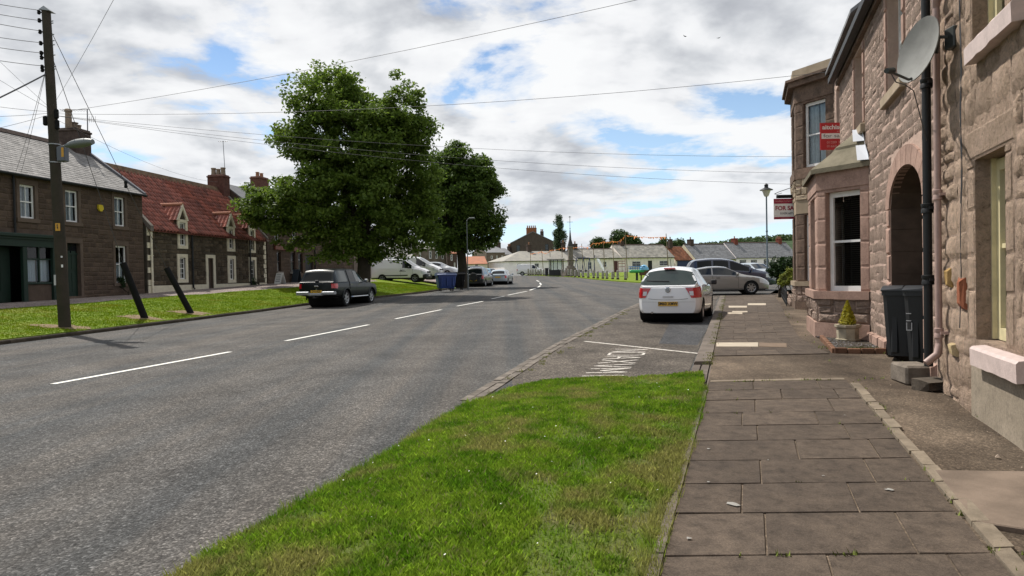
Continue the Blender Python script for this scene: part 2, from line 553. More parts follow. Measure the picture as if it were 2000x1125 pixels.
VERGE_L = [gp(*p, off=0.03) for p in ((345, 1125), (420, 1075), (500, 1030), (570, 992), (640, 955), (705, 915), (770, 875), (835, 835), (900, 795), (950, 772), (1000, 757), (1060, 745), (1150, 738), (1260, 736), (1330, 737), (1372, 741))]
def vxl(y):
    return interp([(b, a) for a, b in VERGE_L], y)
_vr = [(PE_L(y) + 0.0 + 0.05 * noise.noise((y * 1.3, 0, 5)), y) for y in [8.3 - 0.25 * k for k in range(0, 22)]]
verge_poly = VERGE_L + _vr + [(PE_L(1) - 0.1, 1), (PE_L(-4) - .1, -4), (-2.4, -4), (-2.15, 1.5)]
def zverge(x, y):
    a = road_prof(y) + 0.02
    b = pave_prof(y) + 0.0
    k = min(1, max(0, (x - vxl(y)) / max(0.4, PE_L(y) - vxl(y))))
    f_ = sstep(7.0, 9.6, y)
    k = k ** (1 + 4 * f_)
    return a + (b - a) * k + 0.06 * (1 - f_) * math.sin(min(1, k * 1.0) * math.pi) + 0.02 * noise.noise((x * 1.2, y * 1.2, 0))
VERGE = sheet('verge_ground', verge_poly, zverge, M_TURF, 0.3, skirt=0.12)

# parking bay
bay_l = [(1000, 742), (1050, 708), (1110, 670), (1170, 638), (1230, 605)]
BAY_L = [gp(*p) for p in bay_l]
bay_poly = [(vxl(7.2) - .1, 7.4)] + [(0.0, 8.7)] + BAY_L + [(6.6, 33.0), (10.1, 33.6)] + [(PE_L(y) - 0.32, y) for y in (30, 25, 20, 15, 12, 10, 8.4)]
BAY = sheet('parking_bay', bay_poly, lambda x, y: T(x, y) + 0.006, M_BAY, 0.8, label='worn asphalt parking bay beside the pavement')

# left verge, left footpath, green
def lk_off(e, y):            # point e metres left of the left kerb
    return (lk_x(y) - e, y)
ys_l = [-20, -5, 5, 10, 14, 17, 20, 24, 28, 31, 33.5, 37, 40, 42]
lv_poly = [lk_off(0.14, y) for y in ys_l] + [lk_off(0.14, 45), lk_off(0.2, 50), lk_off(0.2, 56)] + [(-9.5, 60), (-13, 58)] + [lk_off(5.0 + 0.25 * noise.noise((y * .4, 2, 0)), y) for y in (52, 47, 44, 41, 38, 35, 32, 29, 26, 23, 20, 15, 8, 0, -20)]
zlv = lambda x, y: T(x, y) + 0.10 + 0.03 * noise.noise((x * .6, y * .6, 3)) 
LVERGE = sheet('left_verge_ground', lv_poly, zlv, M_TURF2, 0.7, skirt=0.15)
LROW = lambda y: -22.91 + 0.1405 * y                    # front of the left-hand houses
lp_poly = [lk_off(4.9, y) for y in (-20, 0, 10, 20, 30, 40, 47, 52)] + [(-12.6, 58), (-9, 61), (-4.6, 62), (-3, 74), (-8, 84), (-20, 90)] + [(LROW(y) - 0.3, y) for y in (88, 70, 55, 40, 30, 20, 0, -20)]
LPATH = sheet('footpath', lp_poly, lambda x, y: T(x, y) + 0.085, M_FAR_PAVE, 1.0, skirt=0.1, label='pinkish asphalt footpath in front of the shaded houses')
# ------------------------------------------------------------------ building helpers
class Frame:
    """wall frame: s along the wall, out = towards the street, z up.  n = outward normal (x, y)"""
    def __init__(s, o, n, z=0.0):
        n = Vector((n[0], n[1], 0)).normalized()
        d = Vector((n.y, -n.x, 0))
        s.o, s.n, s.d = Vector((o[0], o[1], z)), n, d
        s.M = Matrix(((d.x, n.x, 0, o[0]), (d.y, n.y, 0, o[1]), (d.z, n.z, 1, z), (0, 0, 0, 1)))
    def at(s, a, out=0.0, z=0.0):
        return s.M @ Vector((a, out, z))
    def hit(s, px, py, out=0.0):
        r = ray(px, py)
        c = Vector((0, 0, CAM_H))
        o = s.o + s.n * out
        t = (o - c).dot(s.n) / r.dot(s.n)
        p = c + r * t
        return ((p - s.o).dot(s.d), p.z)
    def rect(s, x0, y0, x1, y1, out=0.0):
        """rectangle on the wall from two opposite corners seen in the photograph"""
        a, za = s.hit(x0, y0, out); b, zb = s.hit(x1, y1, out)
        return (min(a, b), max(a, b), min(za, zb), max(za, zb))
def roof_frame(F, s_, out, z, ang):
    """(s, normal, up-slope) frame of a roof plane rising away from the street"""
    n = F.n * math.sin(ang) + Vector((0, 0, math.cos(ang)))
    u = -F.n * math.cos(ang) + Vector((0, 0, math.sin(ang)))
    o = F.at(s_, out, z)
    M = Matrix((F.d, n, u)).transposed().to_4x4()
    M.translation = o
    return M

def openwall(mb, s0, s1, z0, z1, holes, reveal=0.15, out=0.0, zb=None):
    ss = sorted({s0, s1, *[h[0] for h in holes], *[h[1] for h in holes]})
    zs = sorted({z0, z1, *[h[2] for h in holes], *[h[3] for h in holes]})
    ss = [a for a in ss if s0 <= a <= s1]; zs = [a for a in zs if z0 <= a <= z1]
    for a, b in zip(ss, ss[1:]):
        for c, d in zip(zs, zs[1:]):
            m_, n_ = (a + b) / 2, (c + d) / 2
            if any(h[0] < m_ < h[1] and h[2] < n_ < h[3] for h in holes): continue
            mb.quad((b, out, c), (a, out, c), (a, out, d), (b, out, d))
    for h in holes:
        a, b, c, d = h[:4]
        r = h[4] if len(h) > 4 else reveal
        mb.quad((a, out, c), (a, out - r, c), (a, out - r, d), (a, out, d))
        mb.quad((b, out - r, c), (b, out, c), (b, out, d), (b, out - r, d))
        mb.quad((a, out, d), (a, out - r, d), (b, out - r, d), (b, out, d))
        mb.quad((a, out - r, c), (a, out, c), (b, out, c), (b, out - r, c))

def _stone_unit(seed, inset=0.10, rough=0.12, back=0.0):
    r = random.Random(seed)
    e = lambda: r.uniform(-1, 1)
    vs, fs = [], []
    c4 = [(0, 0), (1, 0), (1, 1), (0, 1)]
    for x, z in c4: vs.append((x, back, z))
    ins = 0.035
    b = []
    for x, z in c4:
        b.append((x + (ins if x == 0 else -ins) * r.uniform(0.2, 1.6), 0.45 + 0.2 * e() * rough * 4, z + (ins if z == 0 else -ins) * r.uniform(0.2, 1.8)))
    vs += b
    for x, y, z in b:
        vs.append((x + (inset if x < .5 else -inset) * r.uniform(.6, 1.5), 1.0 + e() * rough * 1.6, z + (inset if z < .5 else -inset) * r.uniform(.8, 2.0)))
    vs.append((0.5 + .15 * e(), 1.0 + e() * rough * 2.2, 0.5 + .15 * e()))
    for i in range(4):
        j = (i + 1) % 4
        fs.append((i, i + 4, j + 4, j)); fs.append((i + 4, i + 8, j + 8, j + 4)); fs.append((i + 8, 12, j + 8))
    return vs, fs
def _slate_unit(seed):
    r = random.Random(seed)
    j = lambda a: r.uniform(-a, a)
    lo = r.uniform(0.8, 1.2)
    vs = [(0.015, 0, 0 + j(.05)), (0.985, 0, 0 + j(.05)), (0.985, 0.05, 1.15), (0.015, 0.05, 1.15),
          (0.02, lo + j(.15), 0 + j(.04)), (0.98, lo + j(.15), 0 + j(.04)), (0.985, 0.25, 1.15), (0.015, 0.25, 1.15)]
    return vs, [(0, 1, 5, 4)[::-1], (4, 5, 6, 7)[::-1], (0, 4, 7, 3)[::-1], (1, 2, 6, 5)[::-1]]
def _pan_unit(seed):
    r = random.Random(seed)
    vs, fs = [], []
    prof = [(0.0, 0.35), (0.12, 0.8), (0.26, 1.0), (0.42, 0.72), (0.56, 0.25), (0.75, 0.08), (1.0, 0.30)]
    k = len(prof)
    t = r.uniform(-.06, .06)
    for z, h in ((0.0, 0.30), (1.1, 0.02)):
        for x, y in prof: vs.append((x, y + h + (t if z == 0 else 0), z))
    for x, y in prof: vs.append((x, y - 0.1, 0.0))
    for i in range(k - 1):
        fs.append((i, i + 1, k + i + 1, k + i)[::-1])
        fs.append((2 * k + i, 2 * k + i + 1, i + 1, i)[::-1])
    return vs, fs
def _eroded_unit(seed, nx=6, nz=4):
    r = random.Random(seed)
    vs, fs = [], []
    amp = r.uniform(.25, .6); tl, tz = r.uniform(-.25, .25), r.uniform(-.25, .25)
    for j in range(nz + 1):
        for i in range(nx + 1):
            u, v = i / nx, j / nz
            ed = min(1, min(u, 1 - u) * 5, min(v, 1 - v) * 3.4)
            x = u + (0 if 0 < i < nx else r.uniform(-.03, .03)); z = v + (0 if 0 < j < nz else r.uniform(-.05, .05))
            h = .1 + .8 * ed ** .3 + amp * 1.2 * noise.noise((u * 3 + seed * 7.1, v * 2.4, 1.7)) * ed + (tl * (u - .5) + tz * (v - .5)) * ed
            if ed <= 0: h = r.uniform(-.25, .25)
            vs.append((x, h, z))
    n = nx + 1
    fs = [(j * n + i, (j + 1) * n + i, (j + 1) * n + i + 1, j * n + i + 1) for j in range(nz) for i in range(nx)]
    return vs, fs
UNITS = {
    'eroded': [_eroded_unit(s) for s in range(16)],
    'stone': [_stone_unit(s) for s in range(14)],
    'dressed': [_stone_unit(100 + s, 0.03, 0.03) for s in range(5)],
    'slate': [_slate_unit(s) for s in range(8)],
    'pantile': [_pan_unit(s) for s in range(5)],
}
UMESH = {}
def pieces(parent, M, rects, unit, m, name, limit=300, smooth=False, out=0.0):
    """rects: (s0, s1, z0, z1, depth) in frame M; nearest `limit` become parts, the rest one part of kind stuff"""
    base = BASE[root_of(parent).name]
    cam_p = Vector((0, 0, CAM_H))
    key = lambda r: (M @ Vector(((r[0] + r[1]) / 2, 0, (r[2] + r[3]) / 2)) - cam_p).length
    def shown(r):
        p = M @ Vector(((r[0] + r[1]) / 2, 0, (r[2] + r[3]) / 2)) - cam_p
        if p.y < 0.6: return 1
        return 0 if abs(p.x / p.y) < 0.80 and -0.50 < p.z / p.y < 0.46 else 1
    rects = sorted(rects, key=lambda r: (shown(r), key(r)))
    us = UNITS[unit]
    if limit:
        for i in range(len(us)):
            kk = (unit, i, m.name)
            if kk not in UMESH:
                me = bpy.data.meshes.new(name)
                me.from_pydata(us[i][0], [], us[i][1])
                me.materials.append(m)
                if smooth: me.polygons.foreach_set('use_smooth', [True] * len(me.polygons))
                me.update()
                UMESH[kk] = me
    for r in rects[:limit]:
        a, b, c, d, h = r
        o = bpy.data.objects.new(name, UMESH[(unit, RND.randrange(len(us)), m.name)])
        Q = M.copy(); Q.translation = (M @ Vector((a, out, c))) - base
        o.parent = parent
        o.matrix_basis = Q @ Matrix.Diagonal((b - a, h, d - c, 1))
        COL.objects.link(o)
    rest = rects[limit:]
    if rest:
        mb = MB()
        for r in rest:
            a, b, c, d, h = r
            vs, fs = us[RND.randrange(len(us))]
            mb.add([M @ Vector((a + x * (b - a), out + y * h, c + z * (d - c))) for x, y, z in vs], fs)
        mb.build(name, m, parent, smooth=smooth, kind='stuff')
def courses(s0, s1, z0, z1, holes, row, length, depth, gap=0.012, jit=0.0, stagger=None, r=RND):
    out = []
    z = z0; k = 0
    while z < z1 - 0.03:
        h = min(r.uniform(*row), z1 - z)
        if z1 - z - h < row[0] * 0.5: h = z1 - z
        segs = [(s0, s1)]
        for hh in holes:
            if hh[2] < z + h - 0.02 and hh[3] > z + 0.02:
                n = []
                for a, b in segs:
                    if hh[1] <= a or hh[0] >= b: n.append((a, b)); continue
                    if hh[0] > a: n.append((a, hh[0]))
                    if hh[1] < b: n.append((hh[1], b))
                segs = n
        for a, b in segs:
            s = a
            first = True
            while s < b - 0.02:
                w = r.uniform(*length)
                if first and stagger is not None: w = length[1] * (0.5 if k % 2 else 1.0)
                first = False
                e = min(b, s + w)
                if b - e < length[0] * 0.45: e = b
                zz0 = z + r.uniform(-jit, jit) * h; zz1 = z + h + r.uniform(-jit, jit) * h
                if jit and h > row[0] * 1.35 and r.random() < 0.28 and e - s > length[0] * 1.1:
                    mz = z + h * r.uniform(.4, .6)
                    out.append((s + gap, e - gap, zz0 + gap, mz - gap, r.uniform(*depth)))
                    out.append((s + gap, e - gap, mz + gap, zz1 - gap, r.uniform(*depth)))
                else:
                    out.append((s + gap, e - gap, zz0 + gap, zz1 - gap, r.uniform(*depth)))
                s = e
        z += h; k += 1
    return out
def tiles(s0, s1, u1, w, ex, depth, holes=(), stag=True, r=RND):
    out = []
    u = 0; k = 0
    while u < u1 - ex * 0.5:
        s = s0 - (w * 0.5 if stag and k % 2 else 0)
        while s < s1 - 0.02:
            a, b = max(s, s0), min(s + w, s1)
            if b - a > w * 0.15 and not any(h[0] < (a + b) / 2 < h[1] and h[2] < u + ex / 2 < h[3] for h in holes):
                out.append((a, b, u, min(u + ex, u1), depth))
            s += w
        u += ex; k += 1
    return out

M_GLASS = glass_mat('window_glass', (0.012, 0.014, 0.016), 0.05)
def clear_glass():
    M = bpy.data.materials.new('clear_window_glass'); M.use_nodes = True
    t = M.node_tree; t.nodes.clear()
    tr = N(t, 'ShaderNodeBsdfTransparent'); tr.inputs[0].default_value = (0.8, 0.85, 0.84, 1)
    gl = N(t, 'ShaderNodeBsdfGlossy'); gl.inputs['Roughness'].default_value = 0.03
    lw = N(t, 'ShaderNodeFresnel', IOR=1.5)
    ms = N(t, 'ShaderNodeMixShader'); L(t, lw.outputs[0], ms.inputs[0]); L(t, tr.outputs[0], ms.inputs[1]); L(t, gl.outputs[0], ms.inputs[2])
    o = N(t, 'ShaderNodeOutputMaterial'); L(t, ms.outputs[0], o.inputs[0])
    return M
M_CLEAR = clear_glass()
M_WHITE = mat('white_paint', (0.74, 0.74, 0.72), 0.45, var=0.06, scale=6)
M_CREAM = mat('cream_paint', (0.66, 0.60, 0.46), 0.55, var=0.08, scale=5)
M_YELLOW = mat('pale_yellow_paint', (0.60, 0.53, 0.32), 0.5, var=0.10, scale=7)
M_CURTAIN = mat('net_curtain', (0.66, 0.70, 0.76), 0.9, var=0.1, scale=10)
M_DARK = mat('unlit_room_black', (0.008, 0.008, 0.008), 0.9)  # near-black colour painting the darkness of unlit rooms
M_BLACK = mat('black_paint', (0.012, 0.013, 0.014), 0.5, spec=.3)
M_LEAD = mat('lead', (0.10, 0.10, 0.11), 0.55, var=0.15, scale=8)
M_GREENP = mat('dark_green_paint', (0.003, 0.019, 0.010), 0.6, var=0.15, scale=4)

def sash(parent, F, h, recess=0.12, paint=None, cols=2, rows=1, curtain=None, split=0.5, fw=0.055, clear=False, name='window'):
    """sliding sash window filling hole h; frame is the part, panes and curtains its sub-parts"""
    paint = paint or M_WHITE
    a, b, c, d = h[:4]
    y = -recess
    mb = MB(F.M)
    mb.box(a, a + fw, y, y + .05, c, d); mb.box(b - fw, b, y, y + .05, c, d)
    mb.box(a + fw, b - fw, y, y + .05, d - fw, d); mb.box(a + fw, b - fw, y, y + .055, c, c + fw * 1.3)
    mid = c + (d - c) * split
    for (z0, z1, yy) in ((c + fw * 1.3, mid, y - .0), (mid, d - fw, y + .012)):
        mb.box(a + fw, b - fw, yy, yy + .035, z1 - .022, z1 + .022)
        for k in range(1, cols):
            s = a + fw + (b - a - 2 * fw) * k / cols
            mb.box(s - .013, s + .013, yy + .004, yy + .03, z0, z1)
        for k in range(1, rows):
            z = z0 + (z1 - z0) * k / rows
            mb.box(a + fw, b - fw, yy + .006, yy + .028, z - .012, z + .012)
    w = mb.build(name, paint, parent)
    g = MB(F.M)
    g.quad((b - fw, y + .006, c + fw), (a + fw, y + .006, c + fw), (a + fw, y + .006, d - fw), (b - fw, y + .006, d - fw))
    g.build('pane', M_CLEAR if (curtain or clear) else M_GLASS, w)
    if curtain or clear:
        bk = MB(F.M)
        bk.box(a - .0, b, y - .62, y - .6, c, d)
        bk.build('unlit_room_panel', M_DARK, w)  # black panel behind the glass, painted as the room's shade
    if curtain:
        z0, z1 = (c + .03, c + (d - c) * curtain) if curtain < 1 else (c + .03, d - .03)
        for (p, q) in (((a + fw, (a + b) / 2 - 0.02)), ((a + b) / 2 + .02, b - fw)):
            cm = MB(F.M)
            n = 14
            vs = []
            for i in range(n + 1):
                s = p + (q - p) * i / n
                o = y - .09 + .018 * math.sin(i * 2.1) + .01 * math.sin(i * 5.3)
                vs += [(s, o, z0), (s, o, z1)]
            cm.add(vs, [(2 * i, 2 * i + 1, 2 * i + 3, 2 * i + 2) for i in range(n)])
            cm.build('curtain', M_CURTAIN, w)
    return w

def chimney(parent, p, ang, w, dp, z0, z1, m, pots, potm, cap=True, poth=0.5):
    """stack at p=(x,y), pots: list of (offset along width, radius, height)"""
    X = Matrix.Translation((p[0], p[1], 0)) @ Matrix.Rotation(ang, 4, 'Z')
    mb = MB(X)
    mb.box(-w / 2, w / 2, -dp / 2, dp / 2, z0, z1 - .18)
    mb.bbox(-w / 2 - .05, w / 2 + .05, -dp / 2 - .05, dp / 2 + .05, z1 - .18, z1 - .08, .02)
    mb.bbox(-w / 2, w / 2, -dp / 2, dp / 2, z1 - .08, z1, .03)
    c = mb.build('chimney', m, parent)
    for (o, r, h, *mm) in pots:
        pm = MB(X)
        pm.lathe([(r * 1.05, z1), (r, z1 + h * .3), (r * .92, z1 + h * .82), (r * 1.15, z1 + h * .86), (r * 1.15, z1 + h * .95), (r * .8, z1 + h)], (o, 0, 0), 12)
        pm.build('chimney_pot', mm[0] if mm else potm, c, smooth=0.7)
    return c

M_SLATE = mat('slate', (0.215, 0.205, 0.195), 0.75, var=0.22, scale=1.7, bump=0.2, bscale=30, island=0.22, spec=0.4)
M_SLATE_D = mat('dark_slate', (0.15, 0.15, 0.155), 0.6, var=0.2, scale=3, bump=0.2, bscale=30, island=0.2)
M_SLATE_G = mat('lichened_slate', (0.20, 0.19, 0.17), 0.75, scale=1.2, bump=0.3, bscale=25, island=0.25, col2=(0.27, 0.25, 0.21))
M_PANT = mat('red_pantile', (0.29, 0.082, 0.050), 0.75, scale=1.5, bump=0.15, bscale=40, island=0.38, col2=(0.17, 0.060, 0.045))
M_PANT2 = mat('orange_pantile', (0.36, 0.15, 0.085), 0.8, scale=1.5, bump=0.15, bscale=40, island=0.25, col2=(0.26, 0.12, 0.08))
M_STONE_L = mat('brown_sandstone', (0.105, 0.072, 0.052), 0.9, scale=1.1, bump=0.4, bscale=22, island=0.22, col2=(0.075, 0.054, 0.041))
M_MORT_L = mat('brown_mortar', (0.095, 0.07, 0.054), 0.95, var=0.15, scale=3, bump=0.3, bscale=40)
M_STONE_K = mat('dark_whin_rubble', (0.070, 0.055, 0.038), 0.9, scale=2.0, bump=0.5, bscale=18, island=0.40, col2=(0.105, 0.082, 0.058))
M_MORT_K = mat('grey_mortar', (0.085, 0.072, 0.055), 0.95, var=0.2, scale=4, bump=0.3, bscale=40)
M_DRESS_L = mat('dressed_brown_stone', (0.115, 0.085, 0.066), 0.85, var=0.15, scale=2.5, bump=0.15, bscale=40)
M_BRICK_D = mat('sooty_brick', (0.07, 0.05, 0.042), 0.9, var=0.25, scale=5, bump=0.4, bscale=25)
M_POT = mat('clay_pot', (0.22, 0.165, 0.12), 0.8, var=0.2, scale=5)
M_POT_D = mat('sooty_clay_pot', (0.17, 0.13, 0.10), 0.8, var=0.2, scale=5)
M_POT_R = mat('red_clay_pot', (0.30, 0.15, 0.09), 0.8, var=0.2, scale=5)

# ------------------------------------------------------------------ the shaded houses along the footpath
FL = Frame((LROW(26), 26), (0.990, -0.139))
sL = lambda d: -(d - 26) / 0.990            # s of a depth
A_ROOF = math.atan2(2.25, 3.2)
def shell(parent, F, s0, s1, zb, ze, depth, zr, holes, m, reveal=0.15, gables=True):
    mb = MB(F.M)
    openwall(mb, s0, s1, zb, ze, holes, reveal)
    mb.quad((s0, -depth, zb), (s1, -depth, zb), (s1, -depth, ze), (s0, -depth, ze))
    for s, fl in ((s0, 0), (s1, 1)):
        v = [(s, 0, zb), (s, 0, ze), (s, -depth / 2, zr), (s, -depth, ze), (s, -depth, zb)]
        mb.add(v, [tuple(range(5)) if not fl else tuple(range(5))[::-1]])
    return mb.build('wall', m, parent)
def roof_slab(parent, F, s0, s1, ze, depth, zr, m, over=0.18, name='roof', thick=0.07, drop=0.0):
    ang = math.atan2(zr - ze, depth / 2)
    mb = MB(F.M)
    o, zz = over, ze - over * math.tan(ang)
    t = thick / math.cos(ang)
    for sg in (0, 1):
        f = (lambda y: y) if sg == 0 else (lambda y: -depth - y)
        vs = [(s0, f(o), zz), (s1, f(o), zz), (s1, -depth / 2, zr), (s0, -depth / 2, zr),
              (s0, f(o), zz + t), (s1, f(o), zz + t), (s1, -depth / 2, zr + t), (s0, -depth / 2, zr + t)]
        fs = [(0, 1, 2, 3), (4, 5, 6, 7)[::-1], (0, 4, 5, 1), (0, 3, 7, 4), (1, 5, 6, 2)]
        if sg == 0: fs = [f_[::-1] for f_ in fs]
        mb.add(vs, [f_[::-1] for f_ in fs])
    o_ = mb.build(name, m, parent)
    RF = roof_frame(F, 0, over + t * math.sin(ang) * 0, zz + t, ang)
    return o_, RF, (depth / 2 + over) / math.cos(ang), ang

# --- stone house with the green shopfront
s_near, s_far = sL(13), sL(34.1)
ZB = 0.3
H1 = thing('stone_house', 'two storey brown stone house with slate roof and dark green shopfront', 'house', (*FL.at((s_near + s_far) / 2, -3)[:2], ZB))
up = [FL.rect(37, 359, 69, 428), FL.rect(126, 370, 153.5, 435), FL.rect(222, 383.5, 244.5, 443)]
dn = [FL.rect(224.5, 479.5, 248.5, 552)]
door = [FL.rect(130, 474, 159, 578)]
shopH = FL.rect(-60, 462, 106, 590)
shopH = (shopH[0], shopH[1], 0.35, FL.hit(50, 462)[1])
extra_up = [(u[0] + 3.1, u[1] + 3.1, u[2], u[3]) for u in up[:1]]
Z_E1 = 5.95
holes1 = up + dn + door + [shopH] + extra_up
shell(H1, FL, s_far, s_near, ZB, Z_E1, 6.4, 8.2, holes1, M_MORT_L, 0.16)
surr = [(h[0] - .16, h[1] + .16, h[2] - .17, h[3] + .22) for h in up + dn + door + extra_up] + [(shopH[0] - .1, shopH[1] + .1, shopH[2], shopH[3] + .25)]
pieces(H1, FL.M, courses(s_far, s_near, ZB + .2, Z_E1 - .1, surr, (.17, .25), (.30, .62), (.012, .03)), 'stone', M_STONE_L, 'stone', 300)
for h in up + dn + extra_up + door:
    mb = MB(FL.M)
    mb.box(h[0] - .15, h[1] + .15, 0, .03, h[3], h[3] + .21)
    mb.build('lintel', M_DRESS_L, H1)
    for a in (h[0] - .15, h[1]): mb = MB(FL.M); mb.box(a, a + .15, 0, .026, h[2], h[3]); mb.build('window_margin', M_DRESS_L, H1)
    mb = MB(FL.M)
    mb.box(h[0] - .18, h[1] + .18, 0, .07, h[2] - .16, h[2])
    mb.build('sill', M_DRESS_L, H1)
for i, h in enumerate(up + extra_up): sash(H1, FL, h, .12, cols=2, curtain=1.0)
sash(H1, FL, dn[0], .12, cols=2, curtain=0.55)
mb = MB(FL.M); d_ = door[0]
mb.box(d_[0], d_[1], -.22, -.16, d_[2], d_[3] - .45)
for k in range(2):
    for q in range(2):
        a = d_[0] + .08 + k * (d_[1] - d_[0] - .08) / 2; z = d_[2] + .2 + q * .95
        mb.box(a, a + (d_[1] - d_[0]) / 2 - .12, -.16, -.145, z, z + .8)
mb.box(d_[0], d_[1], -.2, -.12, d_[3] - .5, d_[3] - .42)
D1 = mb.build('door', M_GREENP, H1)
mb = MB(FL.M); mb.quad((d_[1], -.17, d_[3] - .45), (d_[0], -.17, d_[3] - .45), (d_[0], -.17, d_[3]), (d_[1], -.17, d_[3])); mb.build('fanlight', M_GLASS, D1)
# green shopfront: fascia, cornice, pilasters, stall riser, windows with half curtains, recessed entrance
mb = MB(FL.M)
a, b, c, d = shopH
zf = FL.hit(50, 482)[1]
mb.box(a - .12, b + .12, 0.0, .16, zf, d - .05)
mb.bbox(a - .2, b + .2, 0.0, .30, d - .05, d + .1, .03)
mb.box(a - .16, b + .16, 0.0, .22, d - .12, d - .05)
shop = mb.build('shopfront', M_GREENP, H1)
wx0, wx1 = FL.hit(103, 520)[0], FL.hit(50, 520)[0]
wz0, wz1 = FL.hit(76, 551)[1], FL.hit(76, 474)[1]
for q in (a - .08, wx1 + .03, wx1 + 1.75, b - .15):
    pl = MB(FL.M); pl.bbox(q, q + .2, -.02, .13, c, zf, .015); pl.build('pilaster', M_GREENP, shop)
rs = MB(FL.M); rs.box(a, wx1, -.1, -.0, c, wz0 - .08); rs.build('stall_riser', M_MORT_L, shop)
sb_ = MB(FL.M); sb_.bbox(a, wx1, -.1, .06, wz0 - .09, wz0, .015)
mid = (wx0 + wx1) / 2
sb_.box(mid - .03, mid + .03, -.06, 0, wz0, zf); sb_.box(a, wx1, -.06, 0, wz0 + (wz1 - wz0) * .56, wz0 + (wz1 - wz0) * .6)
sb_.build('window_bar', M_GREENP, shop)
gl = MB(FL.M); gl.quad((wx1, -.05, wz0), (a, -.05, wz0), (a, -.05, zf), (wx1, -.05, zf)); gl.build('shop_pane', M_CLEAR, shop)
bk = MB(FL.M); bk.box(a, b, -1.4, -1.35, c, zf); bk.box(a, b, -1.4, -.1, c - .05, c); bk.build('unlit_room_panel', M_DARK, shop)  # black back and floor panels paint the shop's unlit inside
for p, q in ((wx0 + .02, mid - .04), (mid + .04, wx1 - .04)):
    cm = MB(FL.M); n = 22; vs = []
    for i in range(n + 1):
        s = p + (q - p) * i / n; o = -.16 + .025 * math.sin(i * 1.3) + .01 * math.sin(i * 3.1)
        vs += [(s, o, wz0 + .03), (s, o, wz0 + (wz1 - wz0) * .57)]
    cm.add(vs, [(2 * i, 2 * i + 1, 2 * i + 3, 2 * i + 2) for i in range(n)])
    cm.build('half_curtain', mat('lace_curtain', (0.62, 0.68, 0.78), 0.9, var=.08, scale=20), shop)
gd = MB(FL.M); gd.box(wx1 + .25, wx1 + 1.7, -.5, -.45, c, zf)
for k in range(3): gd.box(wx1 + .3 + k * .47, wx1 + .7 + k * .47, -.45, -.43, c + 1.0, zf - .2)
gd.build('shop_door', M_GREENP, shop)
rr, RF1, u1, ang1 = roof_slab(H1, FL, s_far, s_near, Z_E1, 6.4, 8.2, M_SLATE_D, .2)
pieces(H1, RF1, tiles(s_far, s_near, u1 - .04, .30, .20, .018), 'slate', M_SLATE, 'slate', 300, out=0.0)
mb = MB(FL.M)
nb = 24
for i in range(nb):
    q0 = s_far + (s_near - s_far) * i / nb; q1 = s_far + (s_near - s_far) * (i + 1) / nb - .01
    mb.prism([(-3.2 - .2, 8.2 + .0), (-3.2 + .2, 8.2 + .0), (-3.2 + .05, 8.2 + .2), (-3.2 - .05, 8.2 + .2)], q0, q1, 'x')
mb.build('ridge_stone', M_BRICK_D, H1, kind='stuff')
mb = MB(FL.M)       # skew stones on the gable
mb.prism([(.22, Z_E1 - .18), (.22, Z_E1 + .04), (-3.2, 8.2 + .27), (-3.2, 8.2 + .05)], s_far - .02, s_far + .14, 'x')
mb.build('gable_coping', M_LEAD, H1)
mb = MB(FL.M)
mb.tube([FLp for FLp in [(s_far, .26, Z_E1 - .1), (s_near, .26, Z_E1 - .1)]], .06, 8); mb.build('gutter', M_BLACK, H1)
mb = MB(FL.M)
cs = FL.hit(24, 400)[0]
mb.tube([(cs, .09, Z_E1 - .1), (cs, .09, FL.hit(24, 465)[1])], .04, 8); mb.build('downpipe', M_BLACK, H1)
CH1 = FL.at(s_far + .55, -3.2)
chimney(H1, CH1, math.atan2(FL.d.y, FL.d.x), 1.0, 1.15, 6.9, 9.15, M_BRICK_D, [(.24, .15, .95, M_POT), (-.1, .17, .38, M_POT_D), (-.36, .14, .3, M_POT)], M_POT)
mb = MB(); p = FL.at(s_far + .1, -3.2)
mb.tube([(p.x + .4, p.y, 9.0), (p.x + .42, p.y, 10.25)], .025, 6)
q = Vector((p.x + .42, p.y, 10.2))
mb.tube([q + Vector((-1.15, -.3, -.05)), q + Vector((.1, .05, .05))], .014, 5)
for k in range(9):
    e = q + Vector((-1.1 + .13 * k, -.28 + .03 * k, -.04)); mb.tube([e + Vector((.03, -.2, .0)), e + Vector((-.03, .2, 0))], .008, 4)
mb.tube([q + Vector((0, 0, -.45)), q + Vector((.45, -.1, -.5))], .012, 4)
for k in range(4): e = q + Vector((.1 + .1 * k, -.02, -.47)); mb.tube([e + Vector((0, 0, -.15)), e + Vector((0, 0, .15))], .008, 4)
tag(mb.build('tv_aerial', mat('aerial_metal', (.12, .12, .13), .4, metal=.6)), 'dark television aerial beside the sooty chimney of the shopfront house', 'aerial')
mb = MB(FL.M); s_, z_ = FL.hit(193.5, 406)
mb.prism([(s_ - .15, z_ + .13), (s_ + .15, z_ + .13), (s_ + .15, z_ - .05), (s_ + .06, z_ - .16), (s_ - .06, z_ - .16), (s_ - .15, z_ - .05)], .03, .11, 'y')
tag(mb.build('alarm_box', mat('alarm_yellow', (.55, .42, .02), .4)), 'yellow burglar alarm box high on the brown stone wall', 'alarm box')

# --- white downpipe between the houses
mb = MB(FL.M); s_ = FL.hit(293, 500)[0]
mb.tube([(s_, .1, 4.3), (s_, .1, 1.02)], .055, 10); mb.tube([(s_, .1, 1.15), (s_, .16, 1.0)], .06, 8)
for z in (1.6, 2.9, 4.0): mb.box(s_ - .09, s_ + .09, 0, .13, z, z + .05)
mb.build('white_downpipe', M_CREAM, H1)

